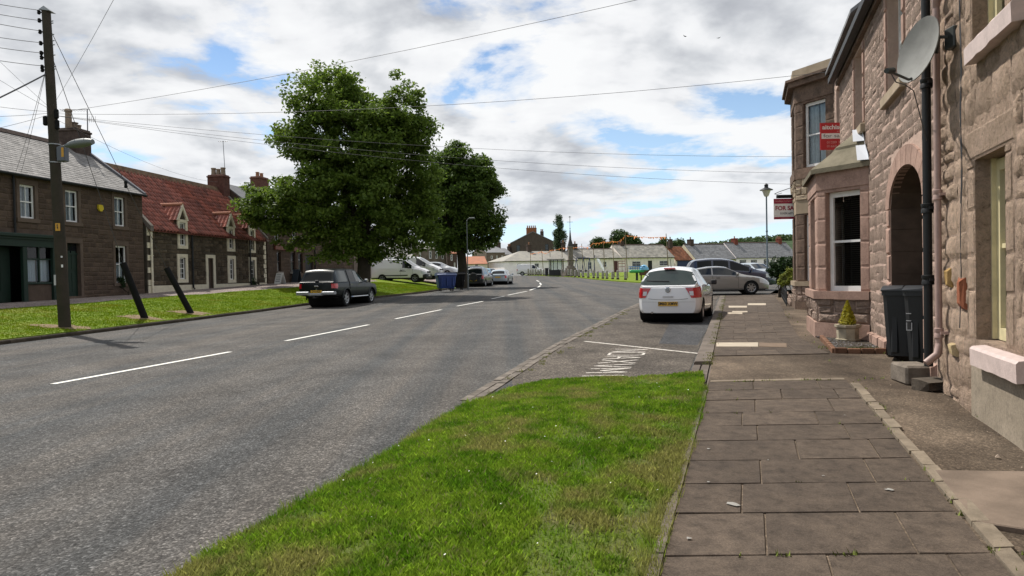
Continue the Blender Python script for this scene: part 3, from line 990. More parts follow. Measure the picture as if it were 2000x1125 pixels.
# --- cottage with red pantiles
c_near, c_far = sL(34.35), sL(46.2)
HC = thing('pantile_cottage', 'dark stone cottage with steep red pantile roof and cream trimmed dormers', 'house', (*FL.at((c_near + c_far) / 2, -3)[:2], .6))
Z_EC, Z_RC, DC = 4.35, 7.62, 6.0
dorm = [FL.rect(349, 434, 362, 480), FL.rect(445, 447, 455, 486), FL.rect(487, 449, 495.5, 489)]
gw = [FL.rect(349.5, 503, 362.5, 545), FL.rect(447, 505.5, 457, 546), FL.rect(488, 508, 497.5, 544)]
gd_ = [FL.rect(405, 504, 417.5, 566)]
dh = [(h[0], h[1], h[2], Z_EC) for h in dorm]
shell(HC, FL, c_far, c_near, .5, Z_EC, DC, Z_RC, dh + gw + gd_, M_MORT_K, .14)
bd = .2
sur = [(h[0] - bd, h[1] + bd, h[2] - bd, h[3] + bd) for h in dorm + gw + gd_] + [(c_far, c_far + .3, .5, 5), (c_near - .3, c_near, .5, 5)]
pieces(HC, FL.M, courses(c_far, c_near, 1.45, Z_EC - .22, sur, (.16, .30), (.22, .5), (.015, .05), jit=.08), 'stone', M_STONE_K, 'stone', 280)
def surround(parent, F, h, m, w=.19, dp=.05, top=True, sill=True, name='surround'):
    mb = MB(F.M)
    mb.box(h[0] - w, h[0], 0, dp, h[2] - (w if sill else 0), h[3] + (w if top else 0)); mb.box(h[1], h[1] + w, 0, dp, h[2] - (w if sill else 0), h[3] + (w if top else 0))
    if top: mb.box(h[0], h[1], 0, dp, h[3], h[3] + w)
    if sill: mb.box(h[0], h[1], 0, dp + .01, h[2] - w, h[2])
    return mb.build(name, m, parent)
for h in gw: surround(HC, FL, h, M_CREAM); sash(HC, FL, h, .1, cols=2, rows=2, fw=.05)
for h in gd_:
    surround(HC, FL, h, M_CREAM, sill=False)
    mb = MB(FL.M); mb.box(h[0], h[1], -.14, -.09, h[2], h[3])
    for k in range(1, 5): s = h[0] + (h[1] - h[0]) * k / 5; mb.box(s - .06, s + .06, -.09, -.08, h[2] + .1, h[3] - .1)
    mb.build('door', mat('brown_door', (.05, .028, .018), .5, var=.2, scale=3), HC)
for s0, s1 in ((c_far + .0, gd_[0][0] - .19), (gd_[0][1] + .19, c_near)):
    mb = MB(FL.M); mb.box(s0, s1, 0, .05, .5, 1.42); mb.build('white_plinth', M_CREAM, HC)
mb = MB(FL.M)
for s0, s1 in zip([c_far] + sorted(h[1] + .2 for h in dorm), sorted(h[0] - .2 for h in dorm) + [c_near]):
    mb.box(s0, s1, .0, .06, Z_EC - .2, Z_EC - .02)
mb.build('eaves_band', M_CREAM, HC)
for side, s in (('n', c_near), ('f', c_far)):
    for k in range(9):
        w = .34 if k % 2 else .2
        z = 1.45 + k * .31
        mb = MB(FL.M)
        mb.box(*((s - w, s) if side == 'n' else (s, s + w)), 0, .045, z, z + .27 if k % 2 else z + .27)
        if k % 2 == 0: mb.build('quoin', M_CREAM, HC)
        elif side == 'f': mb.build('quoin', M_CREAM, HC)
rr, RFC, uC, angC = roof_slab(HC, FL, c_far, c_near, Z_EC, DC, Z_RC, mat('pantile_bed', (.12, .04, .03), .9), .2, thick=.04)
def ucov(z): return (z - (Z_EC - .2 * math.tan(angC))) / math.sin(angC)
dcov = [(h[0] - .12, h[1] + .12, -1, ucov(h[3] + .25)) for h in dorm]
pieces(HC, RFC, tiles(c_far, c_near - .1, uC - .05, .27, .34, .11, dcov, stag=False), 'pantile', M_PANT, 'pantile', 300, smooth=True)
mb = MB(FL.M)
mb.prism([(-DC / 2 - .28, Z_RC - .08), (-DC / 2 + .28, Z_RC - .12), (-DC / 2 + .12, Z_RC + .2), (-DC / 2 - .12, Z_RC + .2)], c_far, c_near, 'x')
mb.build('ridge_stone', mat('mossy_ridge', (.16, .11, .07), .95, var=.3, scale=3, bump=.5, bscale=12), HC)
mb = MB(FL.M)
for s in (c_near - .1, c_far + .1):
    mb.prism([(.25, Z_EC - .2), (.25, Z_EC + .06), (-DC / 2, Z_RC + .27), (-DC / 2, Z_RC)], s - .12, s + .12, 'x')
mb.build('gable_coping', mat('coping_stone', (.17, .15, .13), .9, var=.2, scale=3, bump=.3, bscale=20), HC)
for h in dorm:
    a, b, c, d = h; mid = (a + b) / 2; w = .17
    zt = d + .16; ap = d + .95
    mb = MB(FL.M)
    mb.box(a - w, a, 0.0, .06, c - w, zt); mb.box(b, b + w, 0.0, .06, c - w, zt); mb.box(a, b, 0, .06, d, zt); mb.box(a, b, 0, .06, c - w, c)
    for sg in (-1, 1):
        x0 = mid + sg * ((b - a) / 2 + w + .07)
        mb.prism([(x0, zt - .05), (x0 - sg * .16, zt - .05), (mid, ap - .2), (mid, ap + .05)], .0, .1, 'y')
    dm = mb.build('dormer', M_CREAM, HC)
    mb = MB(FL.M)
    mb.prism([(a - w, zt), (b + w, zt), (mid, ap - .1)], -.06, .02, 'y')
    mb.box(a - w, a, -1.6, 0, Z_EC - .2, zt); mb.box(b, b + w, -1.6, 0, Z_EC - .2, zt)
    mb.build('dormer_gable', M_STONE_K, dm)
    for sg in (-1, 1):
        x0 = mid + sg * ((b - a) / 2 + w + .12); n = Vector((-(ap - zt + .02) * -sg, 0, 0))
        rs_ = Vector((mid, 0, ap)) - Vector((x0, 0, zt - .08))
        L_ = rs_.length; u = rs_ / L_
        dd = Vector((0, -1, 0)) if sg > 0 else Vector((0, 1, 0))
        nn = dd.cross(u) if False else Vector((sg * abs(u.z), 0, abs(u.x)))
        back = 2.6
        # tiles run back into the main roof: local axes (along -out, normal, up)
        MM = Matrix((FL.M.to_3x3() @ Vector((0, -1, 0)), FL.M.to_3x3() @ nn, FL.M.to_3x3() @ u)).transposed().to_4x4()
        MM.translation = FL.M @ Vector((x0, .05, zt - .08))
        mbt = MB(MM)
        for r_ in tiles(0, back, L_ - .03, .245, .29, .055, stag=False):
            vs, fs = UNITS['pantile'][RND.randrange(5)]
            if r_[0] < (0.35 + (r_[2]) * 1.7 if False else 2.3):
                mbt.add([(r_[0] + x * .245, y * .055, r_[2] + z * .29) for x, y, z in vs], fs)
        mbt.build('dormer_tile', M_PANT, dm, kind='stuff')
    mb = MB(FL.M); mb.tube([(mid, .08, ap + .03), (mid, -2.2, ap + .03)], .09, 8); mb.build('dormer_ridge', mat('ridge_tile', (.42, .2, .13), .8), dm)
    sash(HC, FL, h, .08, cols=2, rows=2, fw=.05)
for px, y0, y1 in ((371, 452, 562), (484.5, 462, 556)):
    mb = MB(FL.M); s_, z0 = FL.hit(px, y0); z1 = FL.hit(px, y1)[1]
    mb.tube([(s_, .12, z0), (s_, .12, z1), (s_ - .0, .2, z1 - .06)], .05, 8)
    for z in (z0 - .9, z0 - 2.1): mb.tube([(s_, .12, z), (s_, .12, z + .06)], .065, 8)
    mb.build('downpipe', M_BLACK, HC)
chimney(HC, FL.at(c_far + .35, -DC / 2), math.atan2(FL.d.y, FL.d.x), .75, 1.15, 6.4, 8.65, mat('smoked_red_brick', (.10, .045, .035), .9, var=.25, scale=6, bump=.4, bscale=20), [(0.0, .14, .42)], M_POT)
CHp = FL.at(c_far + .35, -DC / 2)
for k, o in enumerate((-.34, .34)):
    mb = MB(); q = CHp + FL.n * o
    mb.lathe([(.17, 8.65), (.15, 8.8), (.14, 9.05), (.17, 9.07), (.16, 9.14)], (q.x, q.y, 0), 12)
    mb.build('chimney_pot', M_POT, HC, smooth=.7)
mb = MB(); q = CHp + FL.n * .5
mb.tube([(q.x, q.y, 8.2), (q.x - .1, q.y, 10.9)], .02, 5)
for k in range(5): mb.tube([(q.x - .35 + .12 * k, q.y - .15, 10.85), (q.x - .35 + .12 * k, q.y + .15, 10.88)], .01, 4)
mb.tube([(q.x - .4, q.y, 10.86), (q.x + .2, q.y, 10.88)], .012, 4)
tag(mb.build('tv_aerial', MATS['aerial_metal']), 'thin tall television aerial on the two pot brick chimney', 'aerial')

# --- tall stone house with red fascia, and the plain house after it
t_n, t_f = sL(46.45), sL(62.0)
HT = thing('shop_house', 'two storey grey brown house with red fascia partly hidden by the big tree', 'house', (*FL.at((t_n + t_f) / 2, -3)[:2], .9))
upT = [FL.rect(535, 447, 545, 471), FL.rect(570, 450, 579, 474), FL.rect(600, 452, 608, 476)]
dnT = [FL.rect(540.5, 491, 549.5, 531), FL.rect(567, 491, 577.5, 531), FL.rect(582, 494, 592, 533)]
dT = [FL.rect(596, 497, 612, 545)]
shell(HT, FL, t_f, t_n, .8, 5.75, 6.2, 8.15, upT + dnT + dT, M_STONE_L, .16)
pieces(HT, FL.M, courses(t_f, t_n, 1.3, 5.6, [(h[0] - .15, h[1] + .15, h[2] - .15, h[3] + .2) for h in upT + dnT + dT] + [(FL.hit(597, 485)[0], FL.hit(534, 485)[0], FL.hit(560, 494)[1], FL.hit(560, 478)[1])], (.2, .3), (.3, .6), (.01, .025)), 'stone', M_STONE_L, 'stone', 150)
for h in upT: sash(HT, FL, h, .12, cols=1); surround(HT, FL, h, M_DRESS_L, .15, .03)
for h in dnT: sash(HT, FL, h, .12, paint=mat('brown_frame', (.06, .03, .02), .5), cols=1)
mb = MB(FL.M); r_ = FL.rect(534, 479, 597, 492)
mb.bbox(r_[0], r_[1], 0.0, .16, r_[2], r_[3], .02); mb.bbox(r_[0] - .05, r_[1] + .05, 0.0, .22, r_[3], r_[3] + .1, .02)
mb.build('fascia', mat('red_fascia', (.16, .045, .025), .5, var=.2, scale=5), HT)
for h in dnT[:2]:
    mb = MB(FL.M); mb.box(h[0] - .12, h[1] + .12, 0, .12, h[2] - .14, h[2]); mb.build('sill', mat('grey_sill', (.3, .28, .25), .8), HT)
mb = MB(FL.M); h = dT[0]; mb.box(h[0], h[1], -.15, -.1, h[2] - .3, h[3]); mb.build('door', M_BLACK, HT)
roof_slab(HT, FL, t_f, t_n, 5.75, 6.2, 8.15, M_SLATE_D, .2)
chimney(HT, FL.at(sL(51.5), -3.1), math.atan2(FL.d.y, FL.d.x), 1.3, .8, 7.3, 9.3, mat('red_brown_brick', (.13, .06, .045), .9, var=.2, scale=6), [(-.3, .13, .35), (.3, .13, .35)], M_POT_R)
chimney(HT, FL.at(sL(61.5), -3.1), math.atan2(FL.d.y, FL.d.x), .8, 1.1, 7.3, 9.1, M_BRICK_D, [(0, .13, .35)], M_POT_R)

p_n, p_f = sL(62.2), sL(69.2)
HP = thing('plain_house', 'long grey brown stone house with tall narrow windows behind the tree trunk', 'house', (*FL.at((p_n + p_f) / 2, -3)[:2], 1.0))
dnP = [FL.rect(px, 493, px + 7, 526) for px in (624, 640, 656, 671)]
upP = [FL.rect(px, 455, px + 7, 478) for px in (624, 648, 668)]
shell(HP, FL, p_f, p_n, 1.0, 6.1, 6.2, 8.5, dnP + upP, mat('plain_stone', (.17, .135, .11), .9, var=.2, scale=1.5, bump=.3, bscale=15), .16)
for h in dnP + upP: sash(HP, FL, h, .12, paint=MATS['brown_frame'], cols=1)
mb = MB(FL.M); s_ = FL.hit(613.5, 500)[0]; mb.tube([(s_, .08, 6.0), (s_, .08, 1.4)], .05, 8); mb.build('downpipe', M_BLACK, HP)
roof_slab(HP, FL, p_f, p_n, 6.1, 6.2, 8.5, M_SLATE_D, .2)
chimney(HP, FL.at(p_f + .5, -3.1), math.atan2(FL.d.y, FL.d.x), .8, 1.2, 7.8, 9.7, M_BRICK_D, [(0, .13, .35)], M_POT_R)
# ------------------------------------------------------------------ pavement slabs, edging, forecourt
M_SLAB = mat('paving_slab', (0.098, 0.075, 0.057), 0.85, scale=3.5, bump=0.8, bscale=110, island=0.15, col2=(0.070, 0.054, 0.042), detail=12.0, dist=0.008)
def speckle(M, sc, lo, hi):
    t = M.node_tree; b = t.nodes['Principled BSDF']; cd = N(t, 'ShaderNodeNewGeometry').outputs['Position']
    a = N(t, 'ShaderNodeTexNoise', Scale=sc, Detail=6.0, Roughness=0.8); L(t, cd, a.inputs['Vector'])
    c = N(t, 'ShaderNodeTexNoise', Scale=sc * .13, Detail=6.0, Roughness=0.7); L(t, cd, c.inputs['Vector'])
    q = mixc(t, 1.0, b.inputs['Base Color'].links[0].from_socket, ramp(t, a.outputs[0], [(0.3, lo), (0.5, 1.0), (0.68, hi)]), 'MULTIPLY')
    L(t, mixc(t, 1.0, q, ramp(t, c.outputs[0], [(0.32, lo), (0.5, 1.0), (0.7, hi * .9)]), 'MULTIPLY'), b.inputs['Base Color'])
speckle(M_SLAB, 75.0, .62, 1.4)
M_JOINT = mat('joint_dirt', (0.030, 0.026, 0.018), 0.95, var=.4, scale=9, bump=.6, bscale=60)
M_PALE = mat('new_pale_slab', (0.42, 0.36, 0.28), 0.85, var=.08, scale=5, bump=.2, bscale=60)
M_EDGE = mat('concrete_edging', (0.19, 0.155, 0.115), 0.9, var=.2, scale=6, bump=.4, bscale=40, island=.15)
M_KERB = mat('whin_kerb', (0.13, 0.108, 0.090), 0.85, var=.18, scale=4, bump=.35, bscale=40, island=.15)
M_KERB_D = mat('dark_kerb', (0.055, 0.045, 0.032), 0.9, var=.3, scale=4, bump=.4, bscale=40, island=.2)
M_SETT = mat('channel_sett', (0.15, 0.13, 0.11), 0.9, var=.2, scale=5, bump=.4, bscale=50, island=.2)
pv_poly = [(PE_L(y) + .03, y) for y in (-8, 0, 3.57, 4.66, 8.5, 14, 20, 27, 33.2)] + [(10.9, 34.2), (13.5, 34.6), (14.2, 33.0), (WALL(20) + .9, 20), (WALL(17), 17), (WALL(12), 12), (WALL(8) + .15, 8), (WALL(3) + .15, 3), (WALL(-8) + .15, -8)]
FORE = sheet('forecourt', pv_poly, lambda x, y: Pv(x, y) - .012 + (.022 * noise.noise((x * 1.7, y * 1.7, 9)) - .006 if x > PE_R(y) else 0), M_PATCH, 0.5, skirt=.2, label='stained old asphalt between the pavement and the stone houses')
# slabs: rows run straight across; along-axis direction follows the pavement
PAVE = thing('pavement', 'flagged pavement of brown grey concrete slabs beside the grass verge', None, (1.5, 5, 0))
tag(PAVE, kind='structure')
_ax = Vector((7.95, 25, 0)).normalized(); _ac = Vector((_ax.y, -_ax.x, 0))
_slabm = {}
def slab(parent, c, m=None, name='slab', dz=0.0, h=.06):
    """c: 4 corners (x,y) anticlockwise"""
    base = BASE[root_of(parent).name]
    mb = MB()
    r = RND
    cx = sum(p[0] for p in c) / 4; cy = sum(p[1] for p in c) / 4
    tz = [r.uniform(-.004, .004) + dz for _ in c]
    top = [(p[0] + (cx - p[0]) * .012, p[1] + (cy - p[1]) * .012, Pv(*p) + t) for p, t in zip(c, tz)]
    mid = [(p[0], p[1], Pv(*p) + t - .007) for p, t in zip(c, tz)]
    bot = [(p[0], p[1], Pv(*p) - h) for p in c]
    mb.add(bot + mid + top, [(8, 9, 10, 11)] + [(i, (i + 1) % 4, 4 + (i + 1) % 4, 4 + i) for i in range(4)] + [(4 + i, 4 + (i + 1) % 4, 8 + (i + 1) % 4, 8 + i) for i in range(4)])
    return mb.build(name, m or M_SLAB, parent)
def row_pts(y, k):
    a, b = PE_L(y) + .05, PE_R(y) - .02
    return a + (b - a) * k
def jointed(y0, y1, splits, m=None, skew=0.015):
    g = .006
    ks = [0.0] + splits + [1.0]
    for k0, k1 in zip(ks, ks[1:]):
        dy = lambda k: skew * (.5 - k) * 3
        c = [(row_pts(y0, k0) + g, y0 + g + dy(k0)), (row_pts(y0, k1) - g, y0 + g + dy(k1)), (row_pts(y1, k1) - g, y1 - g + dy(k1)), (row_pts(y1, k0) + g, y1 - g + dy(k0))]
        slab(PAVE, c, m, dz=RND.uniform(-.003, .003))
rows_y = [gp(1450, py, Pv)[1] for py in (1125 + 120, 1085, 1003, 945, 899, 861, 831, 806, 781, 762, 745)]
ys = [rows_y[0] - .56 * k for k in range(6, 0, -1)] + rows_y
for i, (a, b) in enumerate(zip(ys, ys[1:])):
    jointed(a, b, [.32, .78] if i % 2 else [.50, .86] if i % 4 else [.24, .66])
# thin border course before the asphalt crossing
yb = ys[-1]; yb2 = yb + .13
for k0, k1 in ((0, .33), (.33, .7), (.7, 1)):
    c = [(row_pts(yb, k0) + .005, yb + .01), (row_pts(yb, k1) - .005, yb + .01), (row_pts(yb2, k1) - .005, yb2), (row_pts(yb2, k0) + .005, yb2)]
    slab(PAVE, c, M_EDGE, 'edging_stone')
# pavement beyond the crossing
y = gp(1480, 693, Pv)[1]
rr_ = [y]
while y < 33: y += .62; rr_.append(y)
PE_L2 = lambda y: PE_L(y) + .02
pale = {}
def far_x(y, k):
    a = PE_L2(y) + .02; b = interp([(9, 4.35), (10.4, 4.9), (13.5, 5.6), (20, 7.9), (26, 10.1), (33, 12.5)], y)
    return a + (b - a) * k
for i, (a, b) in enumerate(zip(rr_, rr_[1:])):
    ks = [0, .36, .74, 1] if i % 2 else [0, .2, .58, 1]
    for k0, k1 in zip(ks, ks[1:]):
        c = [(far_x(a, k0) + .001, a + .001), (far_x(a, k1) - .001, a + .001), (far_x(b, k1) - .001, b - .001), (far_x(b, k0) + .001, b - .001)]
        slab(PAVE, c, None, dz=RND.uniform(-.001, .001))
for (px0, px1, py0, py1) in ((1399, 1481, 669.5, 677), (1423, 1459, 597.5, 600.8), (1460.5, 1496, 592.5, 596), (1420, 1450, 610.5, 613.5), (1430, 1460, 607.8, 610)):
    q = [gp(px0, py1, Pv), gp(px1, py1, Pv), gp(px1, py0, Pv), gp(px0, py0, Pv)]
    slab(PAVE, q, M_PALE, 'pale_slab', dz=.006, h=.03)
q = [gp(1482, 677, Pv), gp(1537, 678.5, Pv), gp(1536, 670.5, Pv), gp(1482, 670, Pv)]
slab(PAVE, q, mat('tan_slab', (.17, .125, .09), .9, var=.1, scale=5), 'tan_slab', dz=.006, h=.03)
# concrete edging strip right of the slabs
for k in range(-6, 22):
    y0 = 3.5 + (k) * .36 - .9; y1 = y0 + .35
    if y1 > 8.55: break
    w = .10 + RND.uniform(-.012, .012); j = RND.uniform(-.012, .012)
    c = [(PE_R(y0) + j, y0), (PE_R(y0) + w + j, y0), (PE_R(y1) + w + j, y1), (PE_R(y1) + j, y1)]
    slab(PAVE, c, M_EDGE, 'edging_stone', dz=.012)
# verge-side thin edging
for k in range(-8, 30):
    y0 = .4 + k * .55; y1 = y0 + .54
    if y1 > 8.4: break
    c = [(PE_L(y0) - .015, y0), (PE_L(y0) + .045, y0), (PE_L(y1) + .045, y1), (PE_L(y1) - .015, y1)]
    slab(PAVE, c, M_KERB, 'edging_stone', dz=.012)
# concrete pad and loose rubble near the wall
q = [gp(1822, 921, Pv), gp(2010, 1040, Pv), gp(2050, 925, Pv), gp(1990, 918, Pv)]
q = [gp(1905, 1022, Pv), gp(2060, 1045, Pv), gp(2060, 925, Pv), gp(1826, 921, Pv)]
slab(FORE, q, mat('bare_concrete', (.17, .13, .10), .9, var=.2, scale=3, bump=.25, bscale=50), 'concrete_pad', dz=.014)
mb = MB()
for i in range(110):
    y = RND.uniform(2.0, 8.4); x = PE_R(y) + .14 + RND.random() ** .5 * (WALL(y) - PE_R(y) - .2)
    s = RND.uniform(.003, .012) * (2.0 if RND.random() < .06 else 1)
    z = Pv(x, y) - .005
    a = RND.uniform(0, 3); c_, s_ = math.cos(a) * s, math.sin(a) * s
    mb.add([(x - c_, y - s_, z), (x + s_, y - c_, z), (x + c_, y + s_, z), (x - s_, y + c_, z), (x, y, z + s * 1.1)], [(0, 1, 4), (1, 2, 4), (2, 3, 4), (3, 0, 4)])
mb.build('rubble_grit', mat('grit', (.24, .19, .15), .95, var=.3, scale=40, island=.4), FORE, kind='stuff')
mb = MB(); mb2 = MB()
for i in range(900):          # weeds and moss along joints and wall foot
    t = RND.random()
    y = RND.uniform(2.0, 12) if t < .8 else RND.uniform(9, 26)
    w = RND.random()
    if w < .38: x = WALL(y) + RND.uniform(-.10, .08)
    elif w < .62: x = PE_R(y) + RND.choice((.0, .11)) + RND.uniform(-.03, .03)
    elif t >= .8: x = PE_L(y) - .02 + RND.uniform(-.1, .06)
    else:
        x = PE_L(y) + RND.uniform(.0, 1.8); y = min(ys, key=lambda q: abs(q - y)) + RND.uniform(-.012, .012)
        if RND.random() < .6: continue
    if noise.noise((x * 1.5, y * 1.5, 4)) < .05: continue
    z = Pv(x, y)
    for _ in range(4):
        a = RND.uniform(0, 6.3); h = RND.uniform(.008, .035); dx, dy = math.cos(a), math.sin(a)
        X, Y = x + RND.uniform(-.02, .02), y + RND.uniform(-.02, .02)
        mb.add([(X - dy * .006, Y + dx * .006, z - .004), (X + dy * .006, Y - dx * .006, z - .004), (X + dx * h * .7, Y + dy * h * .7, z + h)], [(0, 1, 2)])
mb.build('joint_moss', mat('weed', (.13, .16, .03), .8, var=.4, scale=15, island=.4), FORE, kind='stuff')

# kerb between bay and pavement, channel setts, left kerb
KERB = thing('kerb', 'line of stone kerbs between the parking bay and the pavement', None, (3.5, 12, .1)); tag(KERB, kind='structure')
y = 8.55
while y < 33:
    y1 = min(33.3, y + .9)
    wide = .26 if y > 9.6 else .10
    for w0, w1 in (((.0, wide),) if y > 9.6 else ((-.02, .1), (.11, .23), (.24, .36))):
        X0 = lambda yy: PE_L(yy) - .24 + w0; X1 = lambda yy: PE_L(yy) - .24 + w1
        drop = .05 if y < 9.6 else 0.0
        g = .006
        mb = MB()
        zt = lambda yy: Pv(0, yy) + .004 - drop
        ta = [(X0(y) + .02, y + g, zt(y)), (X1(y), y + g, zt(y)), (X1(y1), y1 - g, zt(y1)), (X0(y1) + .02, y1 - g, zt(y1))]
        md = [(X0(y), y + g, zt(y) - .025), (X1(y), y + g, zt(y) - .02), (X1(y1), y1 - g, zt(y1) - .02), (X0(y1), y1 - g, zt(y1) - .025)]
        bo = [(p[0], p[1], p[2] - .3) for p in md]
        mb.add(bo + md + ta, [(8, 9, 10, 11)] + [(i, (i + 1) % 4, 4 + (i + 1) % 4, 4 + i) for i in range(4)] + [(4 + i, 4 + (i + 1) % 4, 8 + (i + 1) % 4, 8 + i) for i in range(4)])
        mb.build('kerb_stone', M_KERB, KERB)
    y = y1
CHAN = thing('channel', 'flush double line of worn setts between street and parking bay', None, (1, 12, .1)); tag(CHAN, kind='structure')
cp = [gp(930, 787), gp(965, 765)] + BAY_L + [gp(1262, 590), gp(1290, 578)]
def poly_at(pts, t):
    for a, b in zip(pts, pts[1:]):
        l = math.dist(a, b)
        if t <= l: return (a[0] + (b[0] - a[0]) * t / l, a[1] + (b[1] - a[1]) * t / l, (b[0] - a[0]) / l, (b[1] - a[1]) / l)
        t -= l
    return None
for lane in (0, 1):
    t = .1 * lane
    while True:
        w = RND.uniform(.24, .34)
        A, B = poly_at(cp, t + .006), poly_at(cp, t + w - .006)
        if not A or not B: break
        o0, o1 = lane * .125 + .004, lane * .125 + .115
        c = [(A[0] - A[3] * o1, A[1] + A[2] * o1), (A[0] - A[3] * o0, A[1] + A[2] * o0), (B[0] - B[3] * o0, B[1] + B[2] * o0), (B[0] - B[3] * o1, B[1] + B[2] * o1)]
        dz = RND.uniform(.008, .02)
        vs = [(p[0], p[1], T(*p) - .05) for p in c] + [(p[0], p[1], T(*p) + dz) for p in c]
        mb = MB(); mb.add(vs, [(4, 5, 6, 7), (0, 1, 5, 4), (1, 2, 6, 5), (2, 3, 7, 6), (3, 0, 4, 7)])
        mb.build('sett', M_SETT, CHAN)
        t += w
LK = thing('verge_kerb', 'low mossy dark kerb along the far grass verge', None, (-11, 28, .2)); tag(LK, kind='structure')
y = 6.0
while y < 56:
    y1 = y + .95
    mb = MB(); g = .008
    X = lambda yy, e: lk_x(yy) - e
    z = lambda yy: road_prof(yy) + .10
    mb.add([(X(y, .16), y + g, z(y)), (X(y, 0.02), y + g, z(y)), (X(y1, 0.02), y1 - g, z(y1)), (X(y1, .16), y1 - g, z(y1)),
            (X(y, -.01), y + g, z(y) - .3), (X(y1, -.01), y1 - g, z(y1) - .3), (X(y, -.0), y + g, z(y) - .03), (X(y1, -.0), y1 - g, z(y1) - .03)],
           [(0, 1, 2, 3), (1, 6, 7, 2), (6, 4, 5, 7), (0, 3, 5, 4), (0, 4, 6, 1), (3, 2, 7, 5)])
    mb.build('kerb_stone', M_KERB_D, LK)
    y = y1

# ------------------------------------------------------------------ road paint
M_PAINT = mat('worn_road_paint', (0.66, 0.65, 0.60), 0.7, var=.12, scale=14, bump=.2, bscale=80)
def worn(name, col, lo, hi, scale):
    M = bpy.data.materials.new(name); M.use_nodes = True
    t = M.node_tree; b = t.nodes['Principled BSDF']; b.inputs['Base Color'].default_value = (*col, 1); b.inputs['Roughness'].default_value = .75
    cd = t.nodes.new('ShaderNodeTexCoord').outputs['Object']
    nz = N(t, 'ShaderNodeTexNoise', Scale=scale, Detail=6.0, Roughness=.7); L(t, cd, nz.inputs['Vector'])
    L(t, ramp(t, nz.outputs[0], [(lo, 0.0), (hi, 1.0)]), b.inputs['Alpha'])
    return M
M_WORN = worn('flaking_paint', (0.60, 0.56, 0.50), .38, .46, 22)
def strip(name, a, b, w, m, parent, zf=T, dz=.008, n=8):
    d = Vector((b[0] - a[0], b[1] - a[1])); l = d.length; d /= l
    p = Vector((-d.y, d.x)) * w / 2
    vs = []
    for i in range(n + 1):
        c = Vector(a) + d * l * i / n
        for sg in (1, -1): q = c + p * sg; vs.append((q.x, q.y, zf(q.x, q.y) + dz))
    mb = MB(); mb.add(vs, [(2 * i, 2 * i + 1, 2 * i + 3, 2 * i + 2) for i in range(n)])
    return mb.build(name, m, parent)
for a, b in (((103, 750.5), (450, 687.5)), ((558, 666), (720, 634.5)), ((772, 623), (862, 605)), ((893, 598), (943, 588.7)), ((960, 584), (985, 578.5)), ((992, 576.5), (1029, 569)), ((1035, 567), (1047, 562.8)),
             ((1050, 561.6), (1055.5, 558)), ((1056.8, 556.2), (1054.5, 552.4)), ((1053, 550), (1048, 547.7))):
    A, B = gp(*a), gp(*b)
    strip('centre_line_dash', A, B, .12 if a[0] < 1034 else .16, M_PAINT, ROAD, dz=.006)
strip('bay_line', gp(1142, 667.5), gp(1364, 691.5), .085, M_WORN, BAY, zf=lambda x, y: T(x, y) + .006, dz=.006, n=14)
def crack(pts, parent, zf, w=.012):
    vs = []; q = [Vector(gp(*p)) for p in pts]; out = []
    for a, b in zip(q, q[1:]):
        n = max(2, int((b - a).length / .07)); out += [a.lerp(b, k / n) + Vector((RND.uniform(-.03, .03), RND.uniform(-.03, .03))) for k in range(n)]
    for i, p in enumerate(out):
        ww = w * RND.uniform(.2, 1); vs += [(p.x, p.y - ww, zf(p.x, p.y)), (p.x, p.y + ww, zf(p.x, p.y))]
    mb = MB(); mb.add(vs, [(2 * i, 2 * i + 2, 2 * i + 3, 2 * i + 1) for i in range(len(out) - 1)]); mb.build('crack', mat('crack_dark', (.012, .011, .010), .95), parent)
zbay = lambda x, y: T(x, y) + .011
for pts in (((1212, 668), (1240, 664), (1268, 660)), ((1235, 661), (1262, 657)), ((1225, 646), (1250, 644)), ((1272, 679), (1300, 668), (1330, 650)), ((1172, 705), (1195, 700)), ((1275, 709), (1300, 703), (1328, 702)), ((1280, 678), (1362, 677)), ((1200, 655), (1215, 653))): crack(pts, BAY, zbay)
pq = [gp(*p) for p in ((1287, 672), (1362, 675), (1400, 612), (1320, 606))]
sheet('tarmac_patch', pq, lambda x, y: T(x, y) + .009, asphalt('patch_asphalt', (.052, .053, .056), (.066, .065, .066), big=.2), .8, parent=BAY)
for pts in (((0, 842), (150, 818), (330, 790), (520, 757), (700, 722)), ((430, 735), (600, 705), (820, 668))): crack(pts, ROAD, lambda x, y: T(x, y) + .005, .008)
for px, py, s in ((1433, 987, .05), (1737, 958, .035), (1345, 1053, .018), (1608, 931, .012), (1384, 878, .02), (1635, 770, .012), (1384, 943, .014), (1500, 900, .01), (1650, 812, .01)):
    p = gp(px, py, Pv); mb = MB(); z = Pv(*p) + .012; n = 9; vs = [(p[0], p[1], z)]
    for k in range(n): rr2 = s * RND.uniform(.35, 1.1); vs.append((p[0] + rr2 * math.cos(k * 6.283 / n), p[1] + rr2 * math.sin(k * 6.283 / n), z - .004))
    mb.add(vs, [(0, 1 + k, 1 + (k + 1) % n) for k in range(n)]); mb.build('bird_dropping', mat('chalky_white', (.27, .26, .24), .9), PAVE)
